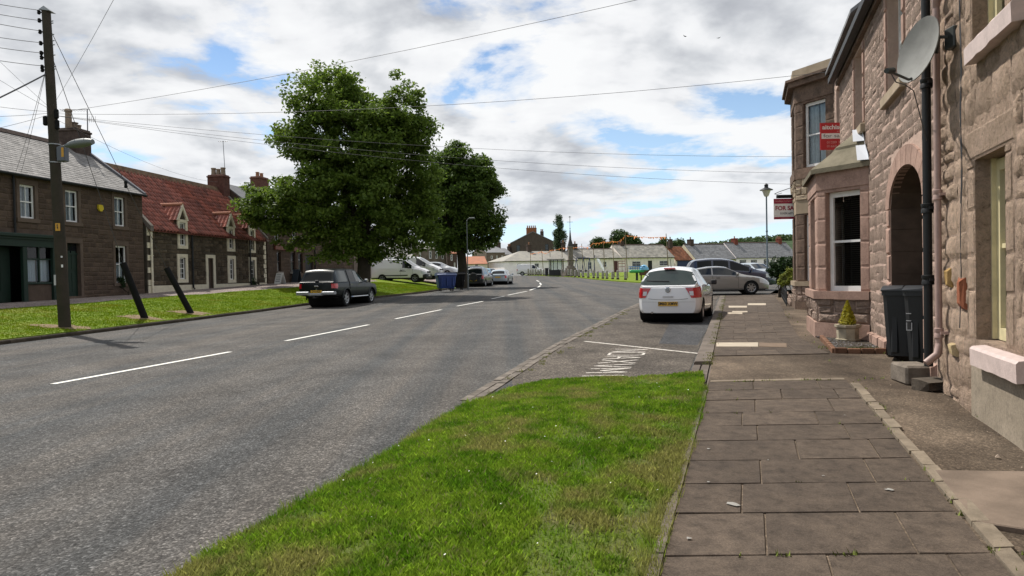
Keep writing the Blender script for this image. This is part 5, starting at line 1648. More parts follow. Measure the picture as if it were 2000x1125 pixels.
def car(name, label, C, body_m, loc, heading, group=None, side_win=(), screens=(), rear_light=None, front_light=None, bumper_m=None, lower_trim=False,
        plate=None, plate_text=None, plate_z=.5, front_plate=False, spokes=5, rim_m=None, glass=None, mirrors=(.62, ), handles=(), roof_rail=False, extra=None, cat='car', tyre_w=.2, seams=()):
    root = thing(name, label, cat, loc, -rad(heading), group)
    glass = glass or M_CGLASS
    ts = sorted(set([0, .004, .012, .024, .04, .06, .08, .1] + frange(.1, .9, 40) + [.92, .94, .96, .976, .988, .996, 1] + [x for w in side_win for x in w[:2]] + [x for w in screens for x in w[:2]]))
    vs_ = sorted(set(frange(0, .7, 12) + [.8, .9, 1.0, 1.08, 1.5, 1.9, 2.0, 2.12, 2.3, 2.5, 2.75, 3.0]))
    # body shell
    mb = MB(); idx = {}; faces_g = {}
    R_ = C.RW * 1.13
    wy = [-C.L / 2 + C.L * a for a in C.ax]
    def vert(i, j, sd):
        if vs_[j] == 3.0: sd = 1
        k = (i, j, sd)
        if k not in idx:
            p = C.P(ts[i], vs_[j], sd)
            if vs_[j] < .95:
                for y in wy:
                    dv = Vector((p.y - y, p.z - C.RW)); l = dv.length
                    if l > 1e-4 and abs(l - R_) < .045:
                        dv *= R_ / l; p.y, p.z = y + dv.x, C.RW + dv.y
            idx[k] = len(mb.v); mb.v.append(p)
        return idx[k]
    def is_arch(i, j):
        if vs_[j + 1] > .96: return False
        for y in wy:
            n = 0
            for a in (i, i + 1):
                for b in (j, j + 1):
                    p = mb.v[vert(a, b, 1)]
                    if math.hypot(p.y - y, p.z - C.RW) <= R_ + 1e-3: n += 1
            if n == 4: return True
        return False
    for sd in (1, -1):
        for i in range(len(ts) - 1):
            tm = (ts[i] + ts[i + 1]) / 2
            for j in range(len(vs_) - 1):
                vm = (vs_[j] + vs_[j + 1]) / 2
                f = (vert(i, j, sd), vert(i + 1, j, sd), vert(i + 1, j + 1, sd), vert(i, j + 1, sd))
                if sd < 0: f = f[::-1]
                if is_arch(i, j): continue
                key = None
                if 1.08 < vm < 1.9:
                    for n_, w in enumerate(side_win):
                        if w[0] < tm < w[1]: key = ('side_window', n_, sd)
                if vm > 2.1 or (vm > 1.08 and False):
                    for n_, w in enumerate(screens):
                        if w[0] < tm < w[1]: key = (w[2], 0, 0)
                if key: faces_g.setdefault(key, []).append(f)
                else: mb.f.append(list(f)); mb.mi.append(1 if (lower_trim and vm < lower_trim) else 0)
    # end caps
    for rear in (True, False):
        us = frange(-1, 1, 14); ws = [v for v in vs_ if v <= 1.0] + [1.5, 2.0]
        o = len(mb.v)
        for w in ws:
            for u in us: mb.v.append(C.cap(u, w, rear))
        for a in range(len(ws) - 1):
            for b in range(14):
                q = (o + a * 15 + b, o + a * 15 + b + 1, o + (a + 1) * 15 + b + 1, o + (a + 1) * 15 + b)
                mb.f.append(list(q if rear else q[::-1])); mb.mi.append(1 if (lower_trim and ws[a] < lower_trim) else 0)
    bm_mats = [body_m, bumper_m or M_TRIM]
    body = mb.build('body', bm_mats, root, smooth=rad(38))
    for (nm, n_, sd), fl in faces_g.items():
        g = MB(); used = {}
        for f in fl:
            q = []
            for k in f:
                if k not in used: used[k] = len(g.v); g.v.append(mb.v[k].copy())
                q.append(used[k])
            g.f.append(q); g.mi.append(0)
        mt = glass
        if nm == 'side_window' and len(side_win[n_]) > 2: mt = side_win[n_][2]
        g.build(nm, mt, root, smooth=True)
    # underside
    u = MB(); u.box(-C.W * .80, C.W * .80, -C.L * .42, C.L * .46, min(a[1] for a in C.tab['zb']) - .01, min(a[1] for a in C.tab['zb']) + .1)
    for y in wy: u.lathe([(R_ * .97, -C.W * .93), (R_ * .97, C.W * .93)], (0, y, C.RW), 20, 'x')
    u.build('underbody', M_UNDER, root)
    # wheels
    for y in wy:
        wd = C.sec((y + C.L / 2) / C.L, .35)[0]
        for sd in (1, -1):
            w = MB(); x1 = sd * (wd - .012); x0 = sd * (wd - .012 - tyre_w)
            r = C.RW
            w.lathe([(r * .66, x1 - sd * .10), (r * .68, x1), (r * .93, x1), (r, x1 - sd * .03), (r, x0 + sd * .03), (r * .93, x0), (r * .6, x0)], (0, y, r), 28, 'x')
            wh = w.build('tyre', M_TYRE, root, smooth=.6)
            m_ = MB()
            m_.lathe([(r * .70, x1 - sd * .01), (r * .66, x1 - sd * .012), (r * .60, x1 - sd * .03)], (0, y, r), 28, 'x', cap=False)
            for k in range(spokes):
                a = 2 * math.pi * k / spokes + .3
                ca, sa = math.cos(a), math.sin(a)
                pts = []
                for rr2, hw in ((r * .08, r * .09), (r * .64, r * .12)):
                    for q in (-1, 1): pts.append((rr2 * ca - q * hw * sa, rr2 * sa + q * hw * ca))
                vsx = [(x1 - sd * .022, y + p[0], r + p[1]) for p in pts] + [(x1 - sd * .07, y + p[0], r + p[1]) for p in pts]
                m_.add(vsx, [(0, 1, 3, 2), (4, 6, 7, 5), (0, 4, 5, 1), (0, 2, 6, 4), (1, 5, 7, 3), (2, 3, 7, 6)])
            m_.lathe([(r * .13, x1 - sd * .05), (r * .13, x1 - sd * .015), (r * .05, x1 - sd * .012)], (0, y, r), 12, 'x')
            m_.build('rim', rim_m or M_RIM, wh)
    def patch(nm, mt, fn, a0, a1, b0, b1, na=6, nb=6, sides=(1, -1), parent=None):
        for sd in sides:
            p = MB(); vs2 = [fn(a0 + (a1 - a0) * i / na, b0 + (b1 - b0) * j / nb, sd) for j in range(nb + 1) for i in range(na + 1)]
            p.add(vs2, [(j * (na + 1) + i, j * (na + 1) + i + 1, (j + 1) * (na + 1) + i + 1, (j + 1) * (na + 1) + i) for j in range(nb) for i in range(na)])
            p.build(nm, mt, parent or root, smooth=True)
    api = dict(root=root, body=body, C=C, patch=patch)
    if rear_light:
        z0, z1, tl, ul = rear_light[:4]
        skew = rear_light[4] if len(rear_light) > 4 else 0
        for sd in (1, -1):
            p = MB(); na, nb = 5, 6
            vs2 = []
            for j in range(nb + 1):
                v = z0 + (z1 - z0) * j / nb
                kk = j / nb
                row = [C.cap(sd * (1 - (1 - ul) * (1 - skew * (1 - kk)) * (1 - i / na)), v, True, .014) for i in range(na + 1)]
                row += [C.P(tl * (i / na) * (1 - .3 * abs(kk - .7)), v, sd, .012) for i in range(1, na + 1)]
                vs2 += row
            n = 2 * na + 1
            p.add(vs2, [(j * n + i, j * n + i + 1, (j + 1) * n + i + 1, (j + 1) * n + i) for j in range(nb) for i in range(n - 1)])
            lt = p.build('tail_light', M_REDL, root, smooth=True)
            if len(rear_light) > 5:
                p = MB(); a, b, c_, d_ = rear_light[5]
                p.add([C.cap(sd * x, z, True, .02) for x, z in ((a, c_), (b, c_), (b, d_), (a, d_))], [(0, 1, 2, 3)]); p.build('reversing_lamp', M_CLEARL, lt)
    if front_light:
        z0, z1, tl, ul = front_light
        for sd in (1, -1):
            p = MB(); na, nb = 5, 4; vs2 = []
            for j in range(nb + 1):
                v = z0 + (z1 - z0) * j / nb
                vs2 += [C.cap(sd * (1 - (1 - ul) * (1 - i / na)), v, False, .014) for i in range(na + 1)] + [C.P(1 - tl * i / na, v, sd, .012) for i in range(1, na + 1)]
            n = 2 * na + 1
            p.add(vs2, [(j * n + i, j * n + i + 1, (j + 1) * n + i + 1, (j + 1) * n + i) for j in range(nb) for i in range(n - 1)])
            p.build('headlight', M_CLEARL, root, smooth=True)
    if plate:
        yb = C.cap(0, .4, True).y - .022
        p = MB(); p.box(-.27, .27, yb, yb + .03, plate_z, plate_z + .115)
        pl = p.build('number_plate', plate, root)
        if plate_text:
            c = bpy.data.curves.new('plate_lettering', 'FONT'); c.body = plate_text; c.size = .115; c.align_x = 'CENTER'; c.align_y = 'CENTER'; c.extrude = .001; c.offset = .0035
            c.space_character = 1.02
            c.materials.append(M_LETTER)
            o = bpy.data.objects.new('plate_lettering', c); COL.objects.link(o); o.parent = pl
            o = tomesh(o); o.location = (0, yb - .003, plate_z + .058); o.rotation_euler = (math.pi / 2, 0, 0); o.scale = (.92, 1, 1)
    if front_plate:
        yf = C.cap(0, .3, False).y + .01
        p = MB(); p.box(-.26, .26, yf, yf + .02, plate_z, plate_z + .11); p.build('number_plate', M_PLATE_W, root)
    for t in mirrors:
        for sd in (1, -1):
            q = C.P(t, 1.06, sd)
            p = MB(); p.bbox(q.x + sd * .06, q.x + sd * .24, q.y - .05, q.y + .07, q.z + .0, q.z + .15, .03); p.box(q.x - sd * .02, q.x + sd * .1, q.y - .02, q.y + .03, q.z + .02, q.z + .05)
            p.build('door_mirror', extra.get('mirror', body_m) if extra else body_m, root, smooth=.6)
    for t, v in handles:
        for sd in (1, -1):
            q = C.P(t, v, sd)
            p = MB(); p.bbox(q.x - sd * .01, q.x + sd * .025, q.y - .09, q.y + .09, q.z - .015, q.z + .018, .008); p.build('door_handle', extra.get('handle', body_m) if extra else body_m, root)
    for t in seams:                        # shut lines
        for sd in (1, -1):
            p = MB(); pts = [C.P(t, v, sd, .003) for v in frange(.15, 1.0, 8)]
            vs2 = []
            for a in pts: vs2 += [a + Vector((0, -.005, 0)), a + Vector((0, .005, 0))]
            p.add(vs2, [(2 * i, 2 * i + 1, 2 * i + 3, 2 * i + 2) for i in range(len(pts) - 1)]); p.build('door_seam', M_UNDER, root)
    return api

def ground_at(x, y, f=T, off=0.0): return (x, y, f(x, y) + off)

# white hatchback, rear towards us
CW = Car(4.0, 1.80, [(0, .25), (.1, .22), (.9, .2), (1, .24)], [(0, .91), (.1, .95), (.7, .93), (.8, .90), (.92, .80), (1, .60)],
         [(0, .94), (.010, .97), (.085, 1.385), (.115, 1.44), (.2, 1.485), (.4, 1.49), (.55, 1.44), (.76, 1.02), (.9, .88), (.97, .76), (1, .64)],
         [(0, .82), (.02, .90), (.06, .97), (.15, 1), (.85, 1), (.94, .95), (.98, .85), (1, .72)],
         [(0, .90), (.015, .90), (.05, .82), (.095, .665), (.2, .62), (.5, .61), (.76, .74), (.86, .88), (1, .6)], .30, (.165, .80), edge=.88, wbk=.955, bulge=.07)
M_WCAR = paint('white_car_paint', (.72, .73, .74), rough=.22)
hd = rad(21.5)
cx_, cy_ = 4.38 + math.sin(hd) * 2.0, 19.4 + math.cos(hd) * 2.0
A = car('hatchback', 'white hatchback parked in the bay with its tail towards the pavement', CW, M_WCAR, ground_at(cx_, cy_, off=.03), 21.5, side_win=[(.17, .36), (.38, .62)], screens=[(.585, .75, 'windscreen')],
        rear_light=(.60, 1.0, .085, .66, .55, (.80, .94, .70, .86)), plate=M_PLATE_Y, plate_text='SM60 XMW', plate_z=.435, front_light=(.65, .95, .1, .6), mirrors=(.66,), handles=[(.44, .82)], seams=[(.37)], glass=M_TINT,
        extra={'mirror': M_TRIM})
C = CW; r_ = A['root']; r_.scale = (1, 1, 1.06)
def oval_screen(C, r_, t0, t1, umax, m, off=.01, nr=7, na=48, p=3.4):
    mb = MB(); vs = []
    for i in range(nr + 1):
        for k in range(na):
            th = 2 * math.pi * k / na; c, s = math.cos(th), math.sin(th)
            f = (i / nr) / (abs(c) ** p + abs(s) ** p) ** (1 / p)
            u, w = c * f, s * f
            t = t0 + (t1 - t0) * (w + 1) / 2; vs.append(C.P(t, 3 - abs(u) * umax, 1 if u >= 0 else -1, off))
    mb.add(vs, [(i * na + k, i * na + (k + 1) % na, (i + 1) * na + (k + 1) % na, (i + 1) * na + k) for i in range(nr) for k in range(na)])
    return mb.build('rear_window', m, r_, smooth=True)
oval_screen(C, r_, .010, .088, 1.22, M_TINT)
def capstrip(C, r_, name, m, u0, u1, w0, w1, off=.008, n=12):
    p = MB(); vs2 = []
    for i in range(n + 1):
        u = u0 + (u1 - u0) * i / n
        vs2 += [C.cap(u, w0(u) if callable(w0) else w0, True, off), C.cap(u, w1(u) if callable(w1) else w1, True, off)]
    p.add(vs2, [(2 * i, 2 * i + 2, 2 * i + 3, 2 * i + 1) for i in range(n)]); return p.build(name, m, r_)
capstrip(C, r_, 'hatch_seam', M_UNDER, -.74, .74, lambda u: .52 + .10 * abs(u) ** 2.5, lambda u: .532 + .10 * abs(u) ** 2.5)
for sd in (-1, 1): capstrip(C, r_, 'hatch_seam', M_UNDER, sd * .74, sd * .752, lambda u: .62, lambda u: .62, n=1)
capstrip(C, r_, 'crease_shade_strip', mat('bumper_shade_line', (.35, .35, .36), .5), -.97, .97, .435, .445)  # grey strip paints a crease's shade on the smooth bumper
p = MB(); yb = C.cap(0, .8, True).y
p.lathe([(.075, 0), (.075, -.02), (.06, -.03)], (0, yb, .86), 20, 'y'); p.build('round_badge', M_CHROME, r_)
p = MB(); p.lathe([(.05, -.028), (.05, -.036)], (0, yb, .86), 16, 'y'); p.build('badge_centre', mat('badge_grey', (.25, .26, .28), .3, metal=.5), r_)
p = MB(); yb2 = C.cap(0, .62, True).y; p.box(-.14, .14, yb2 - .02, yb2 + .02, .655, .70); p.build('hatch_grip', mat('grey_white', (.5, .5, .5), .4), r_)
p = MB(); q = C.P(.10, 3.0, 1); p.bbox(-.16, .16, q.y - .10, q.y + .0, q.z - .005, q.z + .03, .01); p.build('high_brake_light', M_REDL, r_)
p = MB(); q = C.P(.16, 3.0, 1); p.tube([(0, q.y, q.z), (0, q.y - .02, q.z + .03), (0, q.y - .16, q.z + .22)], .008, 5); p.build('roof_aerial', M_TRIM, r_)
p = MB()
for i in range(3):
    pass
w0 = C.P(.024, 2.9, 1); p.tube([C.P(.026, 2.98, 1, .03), C.P(.030, 2.45, -1, .025), C.P(.034, 2.2, -1, .02)], .012, 6); p.build('rear_wiper', M_TRIM, r_)
p = MB(); p.tube([(-.45, -1.98, .27), (-.45, -2.06, .26)], .03, 10); p.build('exhaust', M_CHROME, r_)

# dark pickup with canopy
CP = Car(5.3, 1.82, [(0, .55), (.08, .50), (.2, .42), (.9, .40), (1, .45)], [(0, 1.08), (.3, 1.10), (.62, 1.08), (.72, 1.06), (.9, .98), (1, .72)],
         [(0, 1.12), (.006, 1.14), (.055, 1.66), (.075, 1.73), (.15, 1.77), (.30, 1.75), (.33, 1.77), (.45, 1.78), (.52, 1.74), (.67, 1.20), (.72, 1.12), (.9, 1.04), (.97, .92), (1, .76)],
         [(0, .93), (.015, .97), (.05, 1), (.9, 1), (.96, .93), (1, .78)], [(0, .90), (.01, .88), (.06, .76), (.3, .74), (.5, .70), (.66, .80), (.74, .88), (1, .6)], .38, (.235, .80), edge=.92, wbk=.97, bulge=.03)
M_PICK = mat('black_green_paint', (.004, .007, .0065), .3, coat=.12, spec=.22)
h = 10.8; hd = rad(h)
px_, py_ = -8.85 + math.sin(hd) * 2.65, 31.3 + math.cos(hd) * 2.65
A = car('pickup_truck', 'dark pickup truck with a hard canopy parked along the far verge', CP, M_PICK, ground_at(px_, py_), h, side_win=[(.075, .265, M_TINT), (.325, .43), (.455, .60, M_TINT)], screens=[(.012, .05, 'rear_window'), (.525, .66, 'windscreen')], glass=M_DTINT,
        rear_light=(.58, .97, .06, .86), plate=M_PLATE_Y, plate_z=.66, plate_text='D14 RDF', mirrors=(.62,), handles=[(.34, .86), (.50, .86)], seams=[.30, .445, .64], spokes=6, tyre_w=.25, extra={'mirror': M_CHROME, 'handle': M_CHROME}, lower_trim=.06, cat='pickup truck')
r_ = A['root']; C = CP
p = MB(); yb = C.cap(0, .2, True).y
p.bbox(-.93, -.30, yb - .16, yb + .12, .56, .72, .03); p.bbox(.30, .93, yb - .16, yb + .12, .56, .72, .03); p.bbox(-.34, .34, yb - .14, yb + .1, .52, .64, .03)
p.build('chrome_bumper', mat('brushed_bumper', (.32, .33, .35), .35, metal=.7), r_)
p = MB(); yb = C.cap(0, .8, True).y; p.bbox(-.10, .10, yb - .03, yb + .02, .93, .98, .01); p.build('tailgate_handle', M_CHROME, r_)
p = MB()
for k in range(3):
    a = math.pi / 2 + k * 2 * math.pi / 3
    c = Vector((.034 * math.cos(a), 0, .034 * math.sin(a)))
    e = Vector((math.cos(a), 0, math.sin(a))); f = Vector((-e.z, 0, e.x))
    b_ = Vector((0, yb - .012, .80))
    p.add([b_ + c - e * .033, b_ + c + f * .019, b_ + c + e * .033, b_ + c - f * .019], [(0, 1, 2, 3)])
p.build('three_point_badge', M_CHROME, r_, kind='stuff')
for sd in (1, -1):
    p = MB(); p.tube([C.P(.303, v, sd, .004) for v in (.55, .75, .9, 1.0, 1.3, 1.6, 1.95, 2.1, 2.5, 3.0)], .016, 6); p.build('canopy_gap', M_UNDER, r_)
    p = MB(); p.tube([C.P(t, 1.03, sd, .004) for t in frange(.01, .30, 8)], .010, 5); p.build('canopy_rim', M_UNDER, r_)
p = MB(); q = C.P(.008, 3, 1); p.bbox(-.09, .09, q.y - .03, q.y + .03, q.z - .02, q.z + .05, .015); p.build('canopy_latch', M_TRIM, r_)
for sd in (1, -1):
    p = MB(); p.tube([(sd * .95, -1.05, .42), (sd * .98, -.9, .42), (sd * .98, .85, .42), (sd * .95, 1.0, .42)], .035, 8); p.build('side_step', M_CHROME, r_)
    for a in C.ax:
        y = -C.L / 2 + C.L * a; p = MB(); pts = []
        wd = C.sec(a, .4)[0] + .0
        for i in range(15):
            th = math.pi * (-.05 + 1.1 * i / 14); pts.append((sd * wd, y + .46 * math.cos(th), .38 + .46 * math.sin(th)))
        p.tube(pts, .035, 6); p.build('arch_flare', M_PICK, r_, smooth=True)
p = MB(); p.box(-.05, .05, -2.95, -2.6, .42, .48); p.lathe([(.03, 0), (.03, .06)], (0, -2.93, .48), 10); p.build('tow_bar', M_TRIM, r_)

# vans behind the big tree
CV = Car(4.42, 1.83, [(0, .30), (.5, .26), (1, .26)], [(0, 1.08), (.5, 1.08), (.8, 1.02), (.9, .94), (1, .72)],
         [(0, 1.66), (.012, 1.76), (.04, 1.81), (.2, 1.85), (.5, 1.85), (.62, 1.78), (.80, 1.20), (.9, 1.06), (.97, .92), (1, .76)],
         [(0, .95), (.02, .99), (.08, 1), (.9, 1), (.96, .92), (1, .76)], [(0, .86), (.03, .84), (.6, .80), (.8, .84), (.88, .88), (1, .6)], .315, (.20, .80), edge=.92, wbk=.97, bulge=.03)
M_VAN = paint('white_van_paint', (.69, .67, .69), rough=.3)
A = car('van', 'smaller white panel van with black bumper parked beside the tree trunk', CV, M_VAN, ground_at(-8.75, 55, off=.06), 98, side_win=[(.57, .74)], screens=[(.63, .79, 'windscreen')], front_light=(.62, .98, .09, .55), front_plate=True, plate_z=.45,
        bumper_m=M_TRIM, lower_trim=.10, mirrors=(.70,), handles=[(.55, .8)], seams=[.54, .76], rim_m=mat('steel_rim', (.22, .22, .23), .5, metal=.5), cat='van', extra={'mirror': M_TRIM, 'handle': M_TRIM}, tyre_w=.2)
p = MB(); yf = CV.cap(0, .2, False).y
p.bbox(-.86, .86, yf - .35, yf + .03, .28, .62, .06); p.build('front_bumper', M_TRIM, A['root'])
p = MB(); p.bbox(-.45, .45, yf - .05, yf + .02, .70, .84, .02); p.build('grille', M_TRIM, A['root'])
p = MB(); q = CV.P(.4, .33, 1)
for sd in (1, -1): p.box(sd * (abs(q.x) - .005), sd * (abs(q.x) + .015), -1.2, .75, .50, .58)
p.build('side_strip', M_TRIM, A['root'], kind='stuff')
p = MB()
for k in range(2):
    w = (.34, .52)[k]
    x = CV.P(.52, .7, 1).x + .004
    p.box(x, x + .003, .35 - w / 2, .35 + w / 2, .93 - .09 * k, .965 - .09 * k)
p.build('door_lettering', mat('grey_lettering', (.12, .13, .15), .5), A['root'], kind='stuff')
CV2 = Car(4.97, 1.98, [(0, .34), (.5, .30), (1, .28)], [(0, 1.18), (.6, 1.16), (.82, 1.08), (.92, .98), (1, .74)],
          [(0, 1.8), (.012, 1.9), (.04, 1.96), (.2, 2.0), (.55, 2.0), (.64, 1.92), (.83, 1.28), (.92, 1.12), (.98, .94), (1, .8)],
          [(0, .95), (.02, .99), (.08, 1), (.9, 1), (.96, .92), (1, .76)], [(0, .88), (.03, .86), (.6, .82), (.82, .86), (.9, .88), (1, .6)], .33, (.2, .80), edge=.92, wbk=.97, bulge=.03)
A = car('van', 'larger plain white van standing behind the smaller van', CV2, M_VAN, ground_at(-8.55, 60.5, off=.12), 100, side_win=[(.60, .77)], screens=[(.655, .82, 'windscreen')], front_light=(.66, .98, .1, .5), front_plate=True, plate_z=.4,
        lower_trim=.08, mirrors=(.74,), handles=[(.58, .78)], seams=[.56, .79], rim_m=MATS['steel_rim'], cat='van', extra={'mirror': M_TRIM, 'handle': M_TRIM})
p = MB(); yf = CV2.cap(0, .2, False).y; p.bbox(-.6, .6, yf - .05, yf + .015, .42, .56, .03); p.bbox(-.5, .5, yf - .06, yf + .02, .78, .90, .02); p.build('grille', M_TRIM, A['root'], kind='stuff')

def generic(H, L, W, hatch=True, belt=.93):
    """plain hatchback or small SUV profile"""
    return Car(L, W, [(0, .28), (.5, .24), (1, .25)], [(0, belt - .02), (.1, belt), (.7, belt - .04), (.8, belt - .06), (.92, belt - .15), (1, .6)],
               [(0, belt + .03), (.012, belt + .06), (.08, H - .12), (.11, H - .05), (.2, H), (.42, H), (.55, H - .05), (.74, belt + .1), (.9, belt - .04), (.97, belt - .16), (1, .66)],
               [(0, .88), (.02, .94), (.06, .985), (.15, 1), (.85, 1), (.94, .95), (.98, .85), (1, .7)], [(0, .86), (.015, .85), (.085, .73), (.2, .70), (.5, .69), (.74, .78), (.86, .88), (1, .6)], .32, (.175, .80), edge=.9, wbk=.95, bulge=.05)
M_SILV = paint('silver_paint', (.42, .43, .44), metal=.35, rough=.3)
M_SILVB = paint('pale_blue_silver', (.36, .41, .45), metal=.3, rough=.3)
car('hatchback', 'silver hatchback with white roof edge parked beyond the two white vans', generic(1.56, 4.1, 1.78, belt=.98), M_SILV, ground_at(-7.6, 72, off=.15), 103, side_win=[(.18, .37), (.39, .62)], screens=[(.03, .08, 'rear_window'), (.565, .73, 'windscreen')], front_light=(.65, .95, .1, .55), handles=[(.41, .84), (.22, .84)], seams=[.38, .64], lower_trim=.12)
CS = generic(1.72, 4.3, 1.78, belt=1.02)
A = car('offroad_car', 'dark grey off-road car with a spare wheel on its back door', CS, paint('dark_grey_paint', (.022, .024, .027), rough=.25), ground_at(-3.35 + .45, 60.3 + 2.1), 11, side_win=[(.10, .27), (.29, .44), (.46, .62)], screens=[(.02, .075, 'rear_window'), (.565, .73, 'windscreen')],
        rear_light=(.55, .95, .05, .90), plate=M_PLATE_Y, plate_z=.5, plate_text='Y703 OKO', mirrors=(.66,), seams=[.28, .45, .64], spokes=5, lower_trim=.1, extra={'mirror': M_TRIM})
p = MB(); yb = CS.cap(0, .6, True).y
p.lathe([(.20, 0), (.34, -.02), (.36, -.1), (.34, -.18), (.1, -.2)], (0, yb, .86), 24, 'y'); p.build('spare_wheel', M_TRIM, A['root'], smooth=.6)
for sd in (1, -1):
    p = MB(); p.tube([CS.P(.14, 2.2, sd, .03), CS.P(.3, 2.2, sd, .05), CS.P(.5, 2.2, sd, .04)], .02, 6); p.build('roof_rail', M_CHROME, A['root'])
CA = generic(1.47, 4.45, 1.73, belt=.92)
car('estate_car', 'pale silver blue estate car parked in front of the off-road car', CA, M_SILVB, ground_at(-1.38 + .4, 66.3 + 2.2), 9, side_win=[(.12, .29), (.31, .45), (.47, .62)], screens=[(.02, .075, 'rear_window'), (.565, .73, 'windscreen')], rear_light=(.52, .95, .05, .86), plate=M_PLATE_Y, plate_z=.66, mirrors=(.66,), seams=[.3, .46, .64], lower_trim=.08)
# silver coupe and blue people carrier standing across the lane on the green side
CC = Car(4.34, 1.73, [(0, .26), (.5, .2), (1, .22)], [(0, .96), (.12, .97), (.5, .92), (.68, .88), (.82, .83), (.93, .74), (1, .55)],
         [(0, 1.0), (.03, 1.05), (.1, 1.15), (.22, 1.30), (.34, 1.385), (.45, 1.40), (.54, 1.36), (.70, 1.0), (.76, .93), (.9, .84), (.97, .72), (1, .58)],
         [(0, .82), (.03, .93), (.08, .985), (.2, 1), (.84, 1), (.93, .95), (.98, .84), (1, .68)], [(0, .8), (.05, .76), (.2, .68), (.45, .66), (.7, .78), (.8, .86), (1, .6)], .318, (.17, .80), edge=.9, wbk=.95, bulge=.06)
A = car('coupe', 'silver coupe parked side-on behind the white hatchback', CC, paint('warm_silver_paint', (.27, .262, .25), metal=.4, rough=.3), ground_at(10.45, 34.6, off=.02), 97, side_win=[(.20, .37), (.385, .645)], screens=[(.09, .22, 'rear_window'), (.55, .69, 'windscreen')],
        front_light=(.60, .98, .11, .6), rear_light=(.6, .95, .08, .7), mirrors=(.645,), handles=[(.44, .84)], seams=[.38, .66], spokes=7, extra={'handle': M_TRIM})
p = MB(); yf = CC.cap(0, .3, False).y; p.bbox(-.5, .5, yf - .03, yf + .015, .42, .52, .02); p.bbox(-.3, .3, yf - .05, yf + .02, .56, .66, .02); p.build('grille', M_TRIM, A['root'], kind='stuff')
CM = Car(4.75, 1.85, [(0, .28), (.5, .24), (1, .25)], [(0, 1.0), (.3, 1.04), (.6, 1.0), (.8, .94), (.92, .84), (1, .62)],
         [(0, 1.1), (.01, 1.15), (.06, 1.6), (.1, 1.70), (.25, 1.76), (.4, 1.75), (.52, 1.66), (.80, 1.06), (.9, .94), (.97, .8), (1, .66)],
         [(0, .88), (.02, .95), (.08, 1), (.86, 1), (.94, .94), (.98, .84), (1, .7)], [(0, .84), (.06, .76), (.4, .72), (.6, .74), (.8, .82), (.9, .86), (1, .6)], .33, (.18, .81), edge=.9, wbk=.95, bulge=.05)
car('people_carrier', 'dark navy people carrier standing behind the silver coupe', CM, paint('navy_paint', (.010, .018, .05), rough=.2), ground_at(12.1, 38.6, off=.06), 97, side_win=[(.12, .28), (.30, .47), (.49, .70)], screens=[(.02, .06, 'rear_window'), (.53, .79, 'windscreen')], front_light=(.65, .97, .12, .5), mirrors=(.71,), handles=[(.33, .84), (.52, .84)], seams=[.29, .48, .71], glass=M_DTINT)
car('hatchback', 'pale grey car seen behind the navy people carrier near the bush', generic(1.5, 4.0, 1.7), M_SILVB, ground_at(17.6, 50), 165, side_win=[(.17, .36), (.38, .62)], screens=[(.03, .08, 'rear_window'), (.565, .73, 'windscreen')], front_light=(.6, .95, .1, .6))
car('hatchback', 'light blue car parked on the road in front of the white hipped cottage', generic(1.48, 4.0, 1.7), paint('sky_blue_paint', (.20, .33, .42), metal=.3, rough=.3), ground_at(-2.8, 88), 20, side_win=[(.17, .36), (.38, .62)], screens=[(.03, .08, 'rear_window'), (.565, .73, 'windscreen')], rear_light=(.6, .95, .05, .8))
car('hatchback', 'mid blue car under the smaller tree by the far terrace', generic(1.48, 4.0, 1.7), paint('mid_blue_paint', (.06, .14, .26), metal=.3, rough=.3), ground_at(-9.2, 104), 95, side_win=[(.17, .36), (.38, .62)], screens=[(.03, .08, 'rear_window'), (.565, .73, 'windscreen')], front_light=(.6, .95, .1, .6))
car('offroad_car', 'dark brown grey car beyond the second tree near the red roofed shed', generic(1.75, 4.4, 1.8, belt=1.02), paint('brown_grey_paint', (.05, .048, .045), rough=.3), ground_at(-4.6, 101), 100, side_win=[(.12, .29), (.31, .45), (.47, .62)], screens=[(.03, .08, 'rear_window'), (.565, .73, 'windscreen')])
car('van', 'white van parked against the whitewashed hipped cottage', CV, M_VAN, ground_at(3.1, 113.5), 94, side_win=[(.57, .74)], screens=[(.63, .79, 'windscreen')], rear_light=(.55, .95, .03, .9), mirrors=(.70,), cat='van', lower_trim=.1)
# ------------------------------------------------------------------ street furniture
M_WOOD_P = mat('tarred_pole_wood', (0.036, 0.033, 0.022), 0.85, scale=2.5, bump=.4, bscale=20, col2=(0.052, 0.042, 0.032))
M_TAR = mat('black_tarred_timber', (0.009, 0.009, 0.009), 0.9, var=.2, scale=4)
M_WIRE = mat('black_wire', (0.07, 0.07, 0.075), 0.7)
M_GREYBOX = mat('grey_cabinet', (0.09, 0.10, 0.12), 0.5)
M_ORANGE = mat('orange_notice', (0.55, 0.28, 0.02), 0.5)
M_STEEL = mat('galvanised_steel', (0.30, 0.31, 0.32), 0.45, metal=.5)
zv = lambda x, y: zlv(x, y)
pb = gp(127, 640, zlv)
pole_b = Vector((pb[0], pb[1], zlv(*pb)))
pole_t = at(90, 20, pb[1])
POLE = thing('utility_pole', 'tall wooden utility pole with lamp, notices and many wires on the grass verge', 'utility pole', tuple(pole_b))
pl_ = lambda py: pole_b.lerp(pole_t, (640 - py) / 620.0)
mb = MB(); mb.tube([pole_b - Vector((0, 0, .2)), pole_b.lerp(pole_t, .3), pole_b.lerp(pole_t, .7), pole_t], [.165, .15, .13, .115], 16); mb.build('pole_shaft', M_WOOD_P, POLE, smooth=.8)
